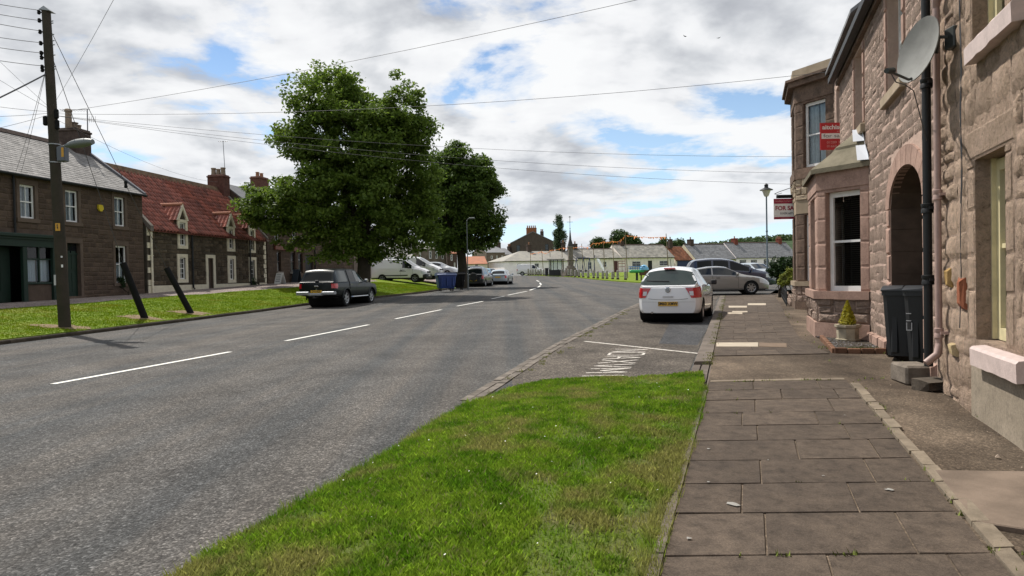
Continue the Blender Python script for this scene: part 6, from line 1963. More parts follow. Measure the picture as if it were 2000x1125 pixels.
mb = MB(); c = pole_t; mb.prism([(c.x - .13, c.z - .02), (c.x + .2, c.z - .06), (c.x + .02, c.z + .08)], c.y - .14, c.y + .14, 'y'); mb.build('pole_cap', M_STEEL, POLE)
for py in (24, 40, 62, 84, 103, 112, 130, 136):
    c = pl_(py); mb = MB()
    mb.tube([c + Vector((-.1, 0, 0)), c + Vector((-.2, -.02, 0))], .02, 6); mb.lathe([(.03, -.06), (.05, -.03), (.035, 0), (.05, .03), (.03, .06)], tuple(c + Vector((-.2, -.02, 0))), 10)
    mb.build('insulator', M_TAR, POLE, kind='stuff')
for py in (42, 46, 68, 80, 88, 108, 130, 135):
    c = pl_(py); mb = MB(); mb.tube([c + Vector((.1, 0, 0)), c + Vector((.2, -.02, .01))], .014, 6); mb.build('step_bolt', M_STEEL, POLE)
for py in (222, 235, 243):
    c = pl_(py); mb = MB(); mb.bbox(c.x + (.1 if py != 235 else -.24), c.x + (.2 if py != 235 else -.12), c.y - .1, c.y + .02, c.z - .14, c.z + .14, .03); mb.build('junction_box', M_TAR, POLE)
c = pl_(300); mb = MB(); mb.bbox(c.x + .12, c.x + .36, c.y - .12, c.y + .1, c.z - .22, c.z + .2, .02); bx = mb.build('control_box', M_GREYBOX, POLE)
mb = MB(); mb.box(c.x + .27, c.x + .34, c.y - .124, c.y - .12, c.z - .1, c.z + .17); mb.build('orange_label', M_ORANGE, bx)
for dz in (.28, -.24): mb = MB(); mb.lathe([(.158, -.015), (.158, .015)], (c.x, c.y, c.z + dz), 16); mb.build('steel_band', M_STEEL, POLE)
c = pl_(286); c2 = at(152, 283, pb[1] - .35)
mb = MB(); mb.tube([c + Vector((.1, 0, 0)), c.lerp(c2, .7) + Vector((0, 0, .02)), c2], .025, 8); arm = mb.build('lamp_arm', M_STEEL, POLE)
e0, e1 = at(131, 286, pb[1] - .4), at(181, 278, pb[1] - .7)
d_ = (e1 - e0); n_ = 10; vs = []; k_ = 12
for i in range(n_ + 1):
    t = i / n_; w = .17 * math.sin(math.pi * (.12 + .8 * t)) ** .6; h = .16 * math.sin(math.pi * min(1, .1 + .75 * t)) ** .7
    o = e0 + d_ * t; sdv = Vector((-d_.y, d_.x, 0)).normalized()
    for k in range(k_):
        a = 2 * math.pi * k / k_; vs.append(o + sdv * w * math.cos(a) + Vector((0, 0, (h if math.sin(a) > 0 else h * .55) * math.sin(a))))
mb = MB(); mb.add(vs, [(i * k_ + k, (i + 1) * k_ + k, (i + 1) * k_ + (k + 1) % k_, i * k_ + (k + 1) % k_) for i in range(n_) for k in range(k_)] + [tuple(range(k_)), tuple(range(n_ * k_, n_ * k_ + k_))[::-1]])
mb.build('lamp_head', mat('lamp_grey', (.13, .145, .14), .5), POLE, smooth=.9)
c = pl_(443); f_ = Vector((.12, -.99, 0))
def plate_on(c, w, h, m, nm, out=.16, dz=0, dx=0):
    r = Vector((1, .12, 0)).normalized(); o = c + Vector((.02 + dx, -out, dz))
    mb = MB(); mb.add([o - r * w / 2 - Vector((0, 0, h / 2)), o + r * w / 2 - Vector((0, 0, h / 2)), o + r * w / 2 + Vector((0, 0, h / 2)), o - r * w / 2 + Vector((0, 0, h / 2)),
            o - r * w / 2 - Vector((0, -.02, h / 2)), o + r * w / 2 - Vector((0, -.02, h / 2)), o + r * w / 2 + Vector((0, .02, h / 2)), o - r * w / 2 + Vector((0, .02, h / 2))], [(0, 1, 2, 3), (0, 4, 5, 1), (1, 5, 6, 2), (2, 6, 7, 3), (3, 7, 4, 0), (4, 7, 6, 5)])
    return mb.build(nm, m, POLE), o
np_, o = plate_on(c, .12, .22, M_ORANGE, 'warning_notice', dx=.04)
mb = MB(); mb.add([o + Vector((-.03, -.003, .07)), o + Vector((-.01, -.003, -.0)), o + Vector((-.025, -.003, .0)), o + Vector((.01, -.003, -.08)), o + Vector((.02, -.003, .015)), o + Vector((.005, -.003, .012)), o + Vector((.02, -.003, .075))], [(0, 1, 6), (2, 3, 4), (2, 4, 5)]); mb.build('lightning_mark', M_LETTER, np_)
plate_on(pl_(519), .04, .08, M_WHITE, 'small_tag', dx=.1); plate_on(pl_(501), .035, .05, M_WHITE, 'small_tag', dx=.1)
plate_on(pl_(546), .05, .3, mat('grey_notice', (.45, .45, .45), .5), 'paper_notice', dx=-.13)
# leaning stay posts
ptops = []
for (bx_, by_, tx_, ty_, lab) in ((283, 622, 240, 513, 'leaning black stay post nearer the utility pole'), (373, 612, 325, 523, 'leaning black stay post farther from the utility pole')):
    b = gp(bx_, by_, zlv); b = Vector((b[0], b[1], zlv(*b))); t = at(tx_, ty_, b.y - .35)
    mb = MB(); d = (t - b).normalized(); sd = d.cross(Vector((0, 1, 0))).normalized(); bd_ = d.cross(sd)
    vs = []
    for q, r in ((b - d * .25, .115), (t, .105)):
        for a in range(12): th = 2 * math.pi * a / 12; vs.append(q + sd * r * math.cos(th) + bd_ * r * math.sin(th))
    mb.add(vs, [(a, (a + 1) % 12, 12 + (a + 1) % 12, 12 + a) for a in range(12)] + [tuple(range(12))[::-1], tuple(range(12, 24))])
    tag(mb.build('stay_post', M_TAR, smooth=.6), lab, 'post', 'leaning stay posts on the verge'); ptops.append(t)
def soil(x, y, r, zf, nm='bare_soil'):
    mb = MB(); vs = [(x, y, zf(x, y) + .035)]; n = 14
    for k in range(n):
        a = 2 * math.pi * k / n; rr = r * RND.uniform(.6, 1.2); X, Y = x + rr * 1.5 * math.cos(a), y + rr * math.sin(a); vs.append((X, Y, zf(X, Y) + .012))
    mb.add(vs, [(0, 1 + k, 1 + (k + 1) % n) for k in range(n)]); tag(mb.build(nm, mat('dry_soil', (.20, .145, .09), .95, var=.25, scale=8, bump=.5, bscale=30)), 'patch of bare soil in the verge', kind='stuff')
for p_ in ((127, 640), (283, 622), (373, 612)):
    q = gp(*p_, zlv); soil(q[0] - .1, q[1] + .1, .55, zlv)

# wires
def wire(a, b, sag=.3, r=.011, lab=None, n=14):
    a, b = Vector(a), Vector(b); pts = []
    for i in range(n + 1):
        t = i / n; p = a.lerp(b, t); p.z -= 4 * sag * t * (1 - t); pts.append(p)
    mb = MB(); mb.tube(pts, r, 4)
    return tag(mb.build('overhead_wire', M_WIRE), lab, 'wire', 'wires hung from the utility pole')
PY = pb[1]
ends = [(72, 20, -150, -22), (74, 40, -150, -3), (75, 60, -150, 14), (80, 83, -150, 46), (80, 103, -150, 66), (82, 128, -150, 92)]
for i, (x0, y0, x1, y1) in enumerate(ends):
    wire(pl_(y0) + Vector((-.2, -.02, 0)), at(x1, y1, PY - 5), .04, .008, 'thin power wire leaving the pole top towards the near street, %s of six' % ('topmost', 'second', 'third', 'fourth', 'fifth', 'lowest')[i])
wire(pl_(140), at(-150, 258, PY - 3), .05, .02, 'thick black cable sloping down from the pole past the slate roof')
for i, (y0, x1, y1) in enumerate(((213, -120, 0), (214, -120, 78), (217, -120, 188), (219, -120, 226), (221, -120, 272))):
    wire(pl_(y0), at(x1, y1, PY - 4), .06, .005, 'telephone wire fanning out from the pole, %s of the fan' % ('steepest', 'second', 'middle', 'fourth', 'lowest')[i])
wire(pl_(110), FL.at(FL.hit(32, 335)[0], .2, 5.95), .1, .006, 'service wire dropping from the pole to the slate roof eaves')
wire(pl_(112), FL.at(FL.hit(22, 335)[0], .2, 5.95), .1, .006, 'second service wire beside it dropping to the slate roof eaves')
wire(pl_(44), ptops[1], .0, .011, 'long stay wire from the pole top to the farther leaning post')
wire(pl_(88), ptops[0], .0, .011, 'stay wire from the pole to the nearer leaning post')
mb = MB(); q = pl_(44).lerp(ptops[1], .60); mb.lathe([(.04, -.12), (.06, -.06), (.04, 0), (.06, .06), (.04, .12)], tuple(q), 10); tag(mb.build('stay_insulator', M_TAR), 'black insulator threaded on the long stay wire', 'insulator')
wire(pl_(208), at(345, -235, 9.0), .1, .004, 'wire rising steeply from the pole over the near street')
wire(pl_(220), at(1700, -108, 11.8), .22, .005, 'wire crossing the street high above the big tree to the arch house')
wire(pl_(221), at(1614, 141, 16.2), .32, .005, 'wire crossing the street through the tree tops to the gutter of the arch house')
for i, y1 in enumerate((306, 338, 360)):
    wire(pl_(224), at(1552, y1, 22.9), (.30, .34, .36)[i], .0045, 'low wire running to the side of the two storey bay, %s of three' % ('upper', 'middle', 'lower')[i])
wire(pl_(228), FL.at(c_far + .3, -3, 8.2), .4, .005, 'wire from the pole to the pantile cottage chimney')

# satellite dish on the near house
DISH = thing('satellite_dish', 'weathered grey satellite dish on a bracket beside the black downpipe', 'satellite dish', tuple(FR.at(sR(7.5), .1, 3.5)))
dc = at(1797, 98, 7.55)
aim = Vector((-.985, -.08, .22)).normalized()
sx = aim.cross(Vector((0, 0, 1))).normalized(); sy = sx.cross(aim)
mb = MB(); nr, na = 7, 32; a_, b_ = .325, .355
vs = []
for off in (0, .012):
    for i in range(nr + 1):
        r = i / nr
        for k in range(na):
            th = 2 * math.pi * k / na
            vs.append(dc + sx * a_ * r * math.cos(th) + sy * b_ * r * math.sin(th) + aim * (.085 * r * r - .05 - off))
N1 = (nr + 1) * na; fs = []
for o in (0, N1):
    for i in range(nr):
        for k in range(na):
            f = (o + i * na + k, o + i * na + (k + 1) % na, o + (i + 1) * na + (k + 1) % na, o + (i + 1) * na + k)
            fs.append(f if o else f[::-1])
for k in range(na): fs.append((nr * na + k, nr * na + (k + 1) % na, N1 + nr * na + (k + 1) % na, N1 + nr * na + k))
mb.add(vs, fs); mb.build('dish', mat('dish_grey', (.20, .20, .19), .85, scale=3, var=.18, spec=.2), DISH, smooth=.5)
M_DMET = mat('dark_green_metal', (.03, .035, .033), .5)
mb = MB(); lo = dc - sy * b_ * .9; ln_ = at(1741, 141, 7.25)
mb.tube([lo + aim * .03, lo + aim * .06 - sy * .02, ln_], .014, 8); mb.build('feed_arm', M_DMET, DISH)
mb = MB(); dd = (ln_ - lo).normalized(); mb.tube([ln_ - dd * .03 + Vector((0, 0, .02)), ln_ + dd * .10 + Vector((0, 0, .0))], [.035, .028], 10); mb.build('receiver', M_DMET, DISH, smooth=.6)
mb = MB(); _wz = FR.hit(1868, 72); wp = FR.at(_wz[0], 0, _wz[1])
mb.tube([dc - aim * .06, dc - aim * .18 + Vector((.02, 0, .02)), wp + FR.n * .16 + Vector((0, 0, .02)), wp + FR.n * .02], .02, 8); mb.bbox(wp.x - .08, wp.x + .02, wp.y - .08, wp.y + .08, wp.z - .12, wp.z + .1, .01); mb.build('bracket', M_DMET, DISH, kind='stuff')
mb = MB(); mb.tube([ln_ + Vector((0, 0, -.02)), ln_ + Vector((.06, .02, -.1)), lo + Vector((-.1, 0, -.06)), lo + Vector((.05, .1, -.1)), FR.at(sR(8.1), .06, 2.9)], .006, 5); mb.build('cable', M_WIRE, DISH)

# downpipes of the near houses
def dpipe(nm, lab, s, z0, z1, r, m, out=.1, collars=(), shoe=None, lean=0):
    t = thing(nm, lab, 'downpipe', tuple(FR.at(s, out, z0)))
    mb = MB(FR.M); mb.tube([(s, out, z0), (s, out, z1)], r, 14); mb.build('pipe', m, t, smooth=.8)
    for z in collars:
        mb = MB(FR.M); mb.lathe([(r * 1.05, -.06), (r * 1.35, -.055), (r * 1.3, -.02), (r * 1.15, 0), (r * 1.35, .02), (r * 1.35, .05), (r * 1.05, .055)], (s, out, z), 14); mb.box(s - r * 2, s + r * 2, 0, out, z - .015, z + .015); mb.build('collar', m, t, smooth=.5)
    if shoe: mb = MB(FR.M); mb.tube([(s, out, z0 + .12), (s - .02, out + .02, z0), (s - .04, out + .14, z0 - .1)], [r, r * 1.15, r * 1.1], 12); mb.build('shoe', m, t, smooth=.8)
    return t
dpipe('downpipe', 'black soil pipe rising past the arch beside the wheelie bins', FR.hit(1812, 500, .12)[0], .44, 7.0, .048, M_BLACK, .12, [1.45, 2.28, 3.72, 4.9])
sP = FR.hit(1832, 450, .09)[0]
PP = dpipe('downpipe', 'faded pink cast iron downpipe between the two houses', sP, .62, 4.5, .036, M_PIPE, .09, [2.4, .86], shoe=True)
mb = MB(FR.M); mb.tube([(sP, .09, 4.48), (sP - .06, .1, 4.6), (sP - 1.0, .14, 5.4)], .042, 12); mb.build('swan_neck', M_PIPE, PP, smooth=.8)
mb = MB(FR.M); pth = []
for i in range(30):
    z = 5.6 - i * .16; pth.append((sR(7.02) + .02 * math.sin(i * .9) + (.06 if z < 2.7 else 0) * (2.7 - z), .035, z))
mb.tube(pth, .005, 5); mb.tube([(a + .03, b, c) for a, b, c in pth[:22]], .004, 5); tag(mb.build('wall_cable', M_WIRE), 'thin dark cables stapled down the rubble wall by the window', 'cable')

# step blocks at the foot of the pipe
def blk(px0, px1, py0, py1, h, m, lab, d0=.35):
    a = gp(px0, py1, Pv); b = gp(px1, py1, Pv); z = Pv(*a)
    u = (Vector(b) - Vector(a)); w = u.length; 
    mb = MB(Matrix.Translation((a[0], a[1], z - .02)) @ Matrix.Rotation(math.atan2(u.y, u.x), 4, 'Z')); mb.bbox(0, w, 0, d0, 0, h, .025)
    return tag(mb.build('step_block', m), lab, 'stone block')
M_BLK = mat('grey_stone_block', (.16, .135, .11), .9, var=.25, scale=5, bump=.5, bscale=30)
blk(1770, 1828, 712, 750, .235, M_BLK, 'square stone block under the foot of the black pipe', .45)
a = gp(1808, 764, Pv); mb = MB(Matrix.Translation((a[0], a[1], Pv(*a) - .03)) @ Matrix.Rotation(.25, 4, 'Z'))
vs, fs = UNITS['stone'][3]; mb.add([(x * .34, (1 - y) * .2 + .0, z * .15) for x, y, z in vs], [f[::-1] for f in fs]); mb.box(0.02, .33, .1, .22, 0, .13)
tag(mb.build('rough_stone', mat('rough_wet_stone', (.085, .07, .055), .9, var=.3, scale=6, bump=.7, bscale=20)), 'rough dark stone lying against the wall by the pink pipe', 'stone')

# wheelie bins
def wheelie(nm, lab, loc, rz, W_, D_, H_, m, lidm, grp, number=None):
    t = thing(nm, lab, 'wheelie bin', loc, rz, grp)
    mb = MB(); bt = .80
    prof = [(0.06, bt), (.5, .9), (H_ - .1, 1.0), (H_ - .1, 1.06), (H_ - .03, 1.06)]
    vs = []
    for z, k in prof:
        w, d = W_ / 2 * k, D_ / 2 * k; c = .05
        vs += [(-w + c, -d, z), (w - c, -d, z), (w, -d + c, z), (w, d - c, z), (w - c, d, z), (-w + c, d, z), (-w, d - c, z), (-w, -d + c, z)]
    fs = [(i * 8 + k, i * 8 + (k + 1) % 8, (i + 1) * 8 + (k + 1) % 8, (i + 1) * 8 + k) for i in range(len(prof) - 1) for k in range(8)] + [tuple(range(8))[::-1]]
    mb.add(vs, fs)
    for k in (-1, 1): mb.bbox(k * W_ * .2 - .05, k * W_ * .2 + .05, -D_ / 2 * .93, -D_ / 2 * .80, .1, H_ - .15, .02)
    mb.build('bin_body', m, t, smooth=.5)
    mb = MB(); nl = 8
    for i in range(nl):
        y0, y1 = -D_ / 2 * 1.12 + D_ * 1.12 * i / nl, -D_ / 2 * 1.12 + D_ * 1.12 * (i + 1) / nl
        z0, z1 = [H_ - .03 + .07 * math.sin(math.pi * min(1, (.06 + .8 * q / nl))) for q in (i, i + 1)]
        w = W_ / 2 * 1.08
        mb.add([(-w, y0, z0), (w, y0, z0), (w, y1, z1), (-w, y1, z1), (-w, y0, H_ - .035), (w, y0, H_ - .035), (w, y1, H_ - .035), (-w, y1, H_ - .035)], [(0, 1, 2, 3), (0, 4, 5, 1), (1, 5, 6, 2), (3, 2, 6, 7), (0, 3, 7, 4)])
    mb.build('lid', lidm, t, smooth=.4)
    mb = MB(); mb.tube([(-W_ * .4, D_ / 2 + .06, H_ - .07), (W_ * .4, D_ / 2 + .06, H_ - .07)], .02, 8)
    for k in (-1, 1): mb.box(k * W_ * .4 - .02, k * W_ * .4 + .02, D_ / 2 - .03, D_ / 2 + .06, H_ - .1, H_ - .04)
    mb.build('handle', lidm, t)
    for k in (-1, 1):
        mb = MB(); mb.lathe([(.1, k * (W_ / 2 * .84)), (.1, k * (W_ / 2 * .84 + .05))], (0, D_ / 2 * .8, .1), 16, 'x'); mb.build('wheel', M_TYRE, t)
    if number:
        for (x, y0, z, w, h) in number: mb = MB(); mb.box(x, x + w, -D_ / 2 - y0, -D_ / 2 - y0 + .01, z, z + h); mb.build('white_mark', mat('chalk_white', (.5, .5, .5), .7), t)
    return t
M_BIN = mat('dark_grey_plastic', (.013, .015, .017), .5, var=.12, scale=3)
M_BINL = mat('grey_lid_plastic', (.028, .031, .036), .4)
zb_ = lambda x, y: (x, y, Pv(x, y) - .005)
wheelie('wheelie_bin', 'plain dark grey wheelie bin at the mouth of the arch', zb_(5.84, 10.30), rad(-34), .50, .66, 1.05, M_BIN, M_BINL, 'wheelie bins by the arch')
wheelie('wheelie_bin', 'dark grey wheelie bin with a white chalked number partly behind the black pipe', zb_(5.82, 9.72), rad(-38), .46, .62, 1.07, M_BIN, M_BINL, 'wheelie bins by the arch', [(-.2, .012, .62, .06, .012), (-.2, .012, .72, .06, .012), (-.2, .012, .5, .012, .1), (-.14, .012, .5, .012, .1), (-.2, .012, .49, .07, .012)])

# planter with golden conifer in front of the bay window, gravel bed with brick edging
pc = gp(1661, 668, Pv); pz = Pv(*pc)
PL = thing('planter', 'eight sided weathered stone planter in front of the bay window', 'planter', (pc[0], pc[1] + .1, pz), .2)
mb = MB(); mb.lathe([(.20, 0), (.21, .05), (.185, .06), (.19, .24), (.225, .27), (.225, .31), (.16, .31), (.16, .27)], (0, 0, 0), 8); mb.build('planter_pot', mat('weathered_cast_stone', (.30, .26, .19), .9, var=.25, scale=5, bump=.3, bscale=40), PL)
mb = MB(); mb.lathe([(.165, .285), (.05, .29)], (0, 0, 0), 12); mb.build('soil', mat('dark_soil', (.03, .022, .015), .95), PL)
def leafmat(name, a, b, trans=.3):
    M = bpy.data.materials.new(name); M.use_nodes = True; t = M.node_tree; bs = t.nodes['Principled BSDF']
    bs.inputs['Roughness'].default_value = .55; bs.inputs['Specular IOR Level'].default_value = .3
    g = N(t, 'ShaderNodeNewGeometry'); c = ramp(t, g.outputs['Random Per Island'], [(0.0, a), (1.0, b)])
    L(t, c, bs.inputs['Base Color']); tr = N(t, 'ShaderNodeBsdfTranslucent'); L(t, c, tr.inputs['Color'])
    ms = N(t, 'ShaderNodeMixShader'); ms.inputs[0].default_value = trans
    L(t, bs.outputs[0], ms.inputs[1]); L(t, tr.outputs[0], ms.inputs[2]); L(t, ms.outputs[0], t.nodes['Material Output'].inputs['Surface'])
    return M
def leaf(mb, p, n, sz, r, fold=.25):
    u = n.orthogonal().normalized(); a = r.uniform(0, 6.283)
    w = n.cross(u); e = u * math.cos(a) + w * math.sin(a); f = n.cross(e)
    s2 = sz * r.uniform(.55, .75)
    mb.add([p - e * sz * .6, p + f * s2 * .5 + n * fold * sz * .4, p + e * sz * .6, p - f * s2 * .5 + n * fold * sz * .4], [(0, 1, 2), (0, 2, 3)])
def rvec(r):
    while True:
        v = Vector((r.uniform(-1, 1), r.uniform(-1, 1), r.uniform(-1, 1)))
        if .05 < v.length < 1: return v.normalized()
r7 = random.Random(3)
CON = thing('golden_conifer', 'small golden cone shaped conifer growing in the stone planter', 'conifer', (pc[0], pc[1] + .1, pz + .28))
mb = MB(); mb.tube([(pc[0], pc[1] + .1, pz + .27), (pc[0], pc[1] + .1, pz + .6)], [.02, .01], 6); mb.build('stem', M_TAR, CON)
mb = MB()
for i in range(1500):
    h = r7.random() ** 1.3; rr2 = .155 * (1 - h) ** .8 * (0.55 + .45 * min(1, h * 6)) * r7.uniform(.5, 1.12); a = r7.uniform(0, 6.283)
    p = Vector((pc[0] + rr2 * math.cos(a), pc[1] + .1 + rr2 * math.sin(a), pz + .28 + .46 * h))
    leaf(mb, p, (Vector((math.cos(a), math.sin(a), .3)) + rvec(r7) * .6).normalized(), .042, r7)
mb.build('foliage', leafmat('golden_leaf', (.24, .22, .01), (.42, .36, .02)), CON, kind='stuff')
bed = [gp(1605, 662, Pv), gp(1629, 688, Pv), gp(1735, 689, Pv), (WALL(11.2) + .02, 11.3), (WALL(12.6), 12.7), (6.35, 13.3)]
bed = [gp(1605, 662, Pv), gp(1629, 688, Pv), gp(1735, 689, Pv), FR.at(sR(11.6), .02)[:2], FR.at(sR(12.5), .02)[:2], FR.at(b0 + .74, .88)[:2]]
BED = thing('gravel_bed', 'slate chip bed with brick edging at the foot of the bay window', 'flower bed', (bed[0][0], bed[0][1], Pv(*bed[0])))
mbx = MB(); zc_ = sum(Pv(*p) for p in bed) / len(bed); mbx.add([(p[0], p[1], Pv(*p) + .02) for p in bed], [tuple(range(6))]); mbx.build('bed_soil', mat('bed_earth', (.06, .05, .04), .95, var=.4, scale=12, bump=.8, bscale=40), BED)
mbx = MB()
for i in range(700):
    k = r7.random(); q = Vector(bed[0]).lerp(Vector(bed[1]), k).lerp(Vector(bed[5]).lerp(Vector(bed[3]), k), r7.random()) if r7.random() < .5 else Vector(bed[1]).lerp(Vector(bed[2]), k).lerp(Vector(bed[0]).lerp(Vector(bed[3]), k), r7.random())
    s = r7.uniform(.012, .03); z = Pv(q.x, q.y) + .025; n = rvec(r7); n.z = abs(n.z) + .5; n.normalize(); leaf(mbx, Vector((q.x, q.y, z)), n, s, r7, 0)
mbx.build('slate_chip', mat('slate_chips', (.13, .125, .13), .7, island=.5), BED, kind='stuff')
mbx = MB()
for i in range(260):
    q = Vector(bed[1]).lerp(Vector(bed[2]), r7.random()).lerp(Vector(bed[4]), r7.random() * .25); a = r7.uniform(0, 6.28); h = r7.uniform(.02, .06); z = Pv(q.x, q.y) + .02
    mbx.add([(q.x - .006, q.y, z), (q.x + .006, q.y, z), (q.x + math.cos(a) * h * .6, q.y + math.sin(a) * h * .6, z + h)], [(0, 1, 2)])
mbx.build('weed', mat('weed', (.1, .1, .1)), BED, kind='stuff')
M_EBRICK = mat('edging_brick', (.17, .09, .055), .9, var=.2, scale=8, bump=.3, bscale=40, island=.25)
for a, b in ((bed[0], bed[1]), (bed[1], bed[2])):
    n = max(2, int(math.dist(a, b) / .16)); u = Vector((b[0] - a[0], b[1] - a[1])).normalized()
    for k in range(n):
        q = Vector(a).lerp(Vector(b), (k + .5) / n); mb = MB(Matrix.Translation((q.x, q.y, Pv(q.x, q.y) - .03)) @ Matrix.Rotation(math.atan2(u.y, u.x), 4, 'Z')); w = math.dist(a, b) / n * .47
        mb.bbox(-w, w, -.035, .035, 0, .10 + RND.uniform(-.008, .008), .01); mb.build('edging_brick', M_EBRICK, BED)

# signs
def text(body, size, loc, rot, m, parent, nm='lettering', bold=.0, ax='LEFT', sx=1.0):
    c = bpy.data.curves.new(nm, 'FONT'); c.body = body; c.size = size; c.align_x = ax; c.align_y = 'CENTER'; c.extrude = .0015; c.offset = bold; c.materials.append(m)
    o = bpy.data.objects.new(nm, c); COL.objects.link(o); o.parent = parent; o = tomesh(o); o.location = loc; o.rotation_euler = rot; o.scale = (sx, 1, 1)
    return o
M_SRED = mat('sign_red', (.45, .022, .028), .5); M_SMAR = mat('sign_maroon', (.28, .012, .045), .5); M_SWH = mat('sign_white', (.72, .72, .70), .5); M_SGREY = mat('sign_grey', (.16, .16, .17), .5); M_SFAINT = mat('sign_pale_red', (.62, .30, .28), .5)
def board(lab, p0, w, h, back, grp=None):
    """flat board facing the camera side; p0 = lower left corner as seen"""
    t = thing('for_sale_sign', lab, 'estate agent sign', tuple(p0), 0.0)
    mb = MB(); mb.box(0, w, 0, .02, 0, h); mb.build('board', back, t); return t
R90 = (math.pi / 2, 0, 0)
d1 = 17.5; p = at(1602.5, 293, d1); w1, h1 = .98, 52.5 / 1350 * d1
SG = board('red and white for sale board on the wall above the bay roof', p, w1, h1, M_SRED)
text('aitchisons', .152, (.05, -.003, h1 * .83), R90, M_SWH, SG, bold=.004, sx=1.12)
text('property', .05, (.42, -.003, h1 * .685), R90, M_SFAINT, SG)
mb = MB(); mb.box(.03, w1 - .03, -.004, 0, h1 * .41, h1 * .61); mb.build('white_band', M_SWH, SG)
text('for sale', .125, (.075, -.007, h1 * .515), R90, M_SGREY, SG, sx=1.45)
text('01289 307571', .085, (.16, -.003, h1 * .27), R90, M_SFAINT, SG, sx=1.2); text('01668 281819', .085, (.16, -.003, h1 * .13), R90, M_SFAINT, SG, sx=1.2)
d2 = 24.0; p = at(1511.5, 428.5, d2); w2, h2 = 1.0, 40 / 1350 * d2
SG2 = board('white and maroon for sale board hanging beyond the two storey bay', p, w2, h2, M_SWH)
mb = MB(); mb.box(0, w2, -.004, 0, h2 * .76, h2); mb.build('maroon_band', M_SMAR, SG2)
mb = MB(); mb.box(0, w2, -.004, 0, 0, h2 * .11); mb.build('maroon_strip', M_SMAR, SG2)
text('bradleys | property', .075, (.06, -.007, h2 * .88), R90, M_SFAINT, SG2, sx=1.1)
text('FOR SALE', .20, (.05, -.003, h2 * .53), R90, M_SMAR, SG2, bold=.006, sx=.98)
text('01434 607 070', .10, (.22, -.003, h2 * .28), R90, M_SGREY, SG2, bold=.002)
text('www.bradleys.example'.split('.ex')[0], .05, (.25, -.006, h2 * .055), R90, M_SFAINT, SG2)
mb = MB(); mb.box(.12, 1.6, -.03, .08, h2 + .02, h2 + .13); mb.box(1.2, 1.3, 0, .06, -2.6, h2 + .02); mb.tube([(.04, .02, h2 + .17), (.2, .02, h2 + .24), (.5, .02, h2 + .34), (.9, .02, h2 + .45)], .012, 6); mb.tube([(.04, .02, h2 + .17), (.12, .02, h2 + .15), (.3, .02, h2 + .2)], .010, 6); mb.build('sign_bracket', M_TAR, SG2, kind='stuff')

# iron railing and garden bits beyond the bay
RA, RB = gp(1537, 597, Pv), gp(1522, 571, Pv)
RAIL = thing('iron_railing', 'low black iron railing at the pavement edge beyond the bay', 'railing', (*RA, Pv(*RA)))
u = Vector((RB[0] - RA[0], RB[1] - RA[1])); ln = min(u.length, 9); u.normalize(); n = int(ln / .14)
for zz in (.12, .5):
    mb = MB(); e = Vector(RA) + u * ln; mb.tube([(RA[0], RA[1], Pv(*RA) + zz), (e.x, e.y, Pv(e.x, e.y) + zz)], .016, 6); mb.build('rail', M_BLACK, RAIL)
for k in range(n + 1):
    q = Vector(RA) + u * (ln * k / n); z = Pv(q.x, q.y); mb = MB(); mb.tube([(q.x, q.y, z - .02), (q.x, q.y, z + .56), (q.x, q.y, z + .62)], [.012, .012, .003], 6); mb.build('baluster', M_BLACK, RAIL)
GW = thing('garden_wall', 'low stone garden wall with rubble blocks beside the railing', 'wall', (RA[0] + .2, RA[1], Pv(*RA)))
for k in range(14):
    q = Vector(RA) + u * (ln * k / 14) + Vector((.2, 0)); mb = MB(Matrix.Translation((q.x, q.y, Pv(q.x, q.y) - .05)) @ Matrix.Rotation(math.atan2(u.y, u.x), 4, 'Z')); mb.bbox(0, ln / 14 * .97, -.15, .1, 0, .16 + RND.uniform(0, .04), .02); mb.build('stone', M_PINK, GW)
q = at(1607, 603, 18.6); mb = MB(); mb.lathe([(.06, -.12), (.12, -.06), (.13, 0), (.10, .09), (.03, .12)], tuple(Vector((q.x, q.y, Pv(q.x, q.y) + .42))), 14); mb.box(q.x - .15, q.x + .15, q.y - .12, q.y + .15, Pv(q.x, q.y) - .02, Pv(q.x, q.y) + .31)
tag(mb.build('garden_ornament', [mat('terracotta_red', (.5, .09, .03), .6)]), 'small orange red pot between the two bays', 'pot')

# heritage lamp post, grey street light
lb = at(1499, 545, 48); lp = Vector((lb.x, lb.y, T(lb.x, lb.y)))
LP = thing('street_lamp', 'old style lantern lamp post standing beside the bush', 'street lamp', tuple(lp))
zt = at(1498, 384, 48).z
mb = MB(); x, y = lp.x, lp.y
mb.tube([(x, y, lp.z), (x, y, lp.z + 1.0), (x, y, lp.z + 1.05), (x, y, zt)], [.09, .085, .055, .05], 12); mb.lathe([(.07, 0), (.08, .06), (.06, .12)], (x, y, lp.z + 3.6), 10); M_LPB = mat('lamp_blue_grey', (.07, .10, .12), .45); mb.build('lamp_column', M_LPB, LP, smooth=.7)
mb = MB(); mb.lathe([(.1, 0), (.16, .06), (.30, .44), (.33, .46)], (x, y, zt), 12); mb.build('lantern_glass', mat('lantern_glass', (.55, .52, .40), .15, coat=.5), LP, smooth=.5)
mb = MB(); mb.lathe([(.46, .44), (.40, .50), (.14, .62), (.12, .76), (.16, .8), (.05, .9)], (x, y, zt), 14); mb.build('lantern_hood', M_BLACK, LP, smooth=.6)
lb = at(914, 545, 50.5); z0 = T(lb.x, lb.y); zt = at(914, 428, 50.5).z
LS = thing('street_light', 'slim grey street light column in front of the second tree', 'street light', (lb.x, lb.y, z0))
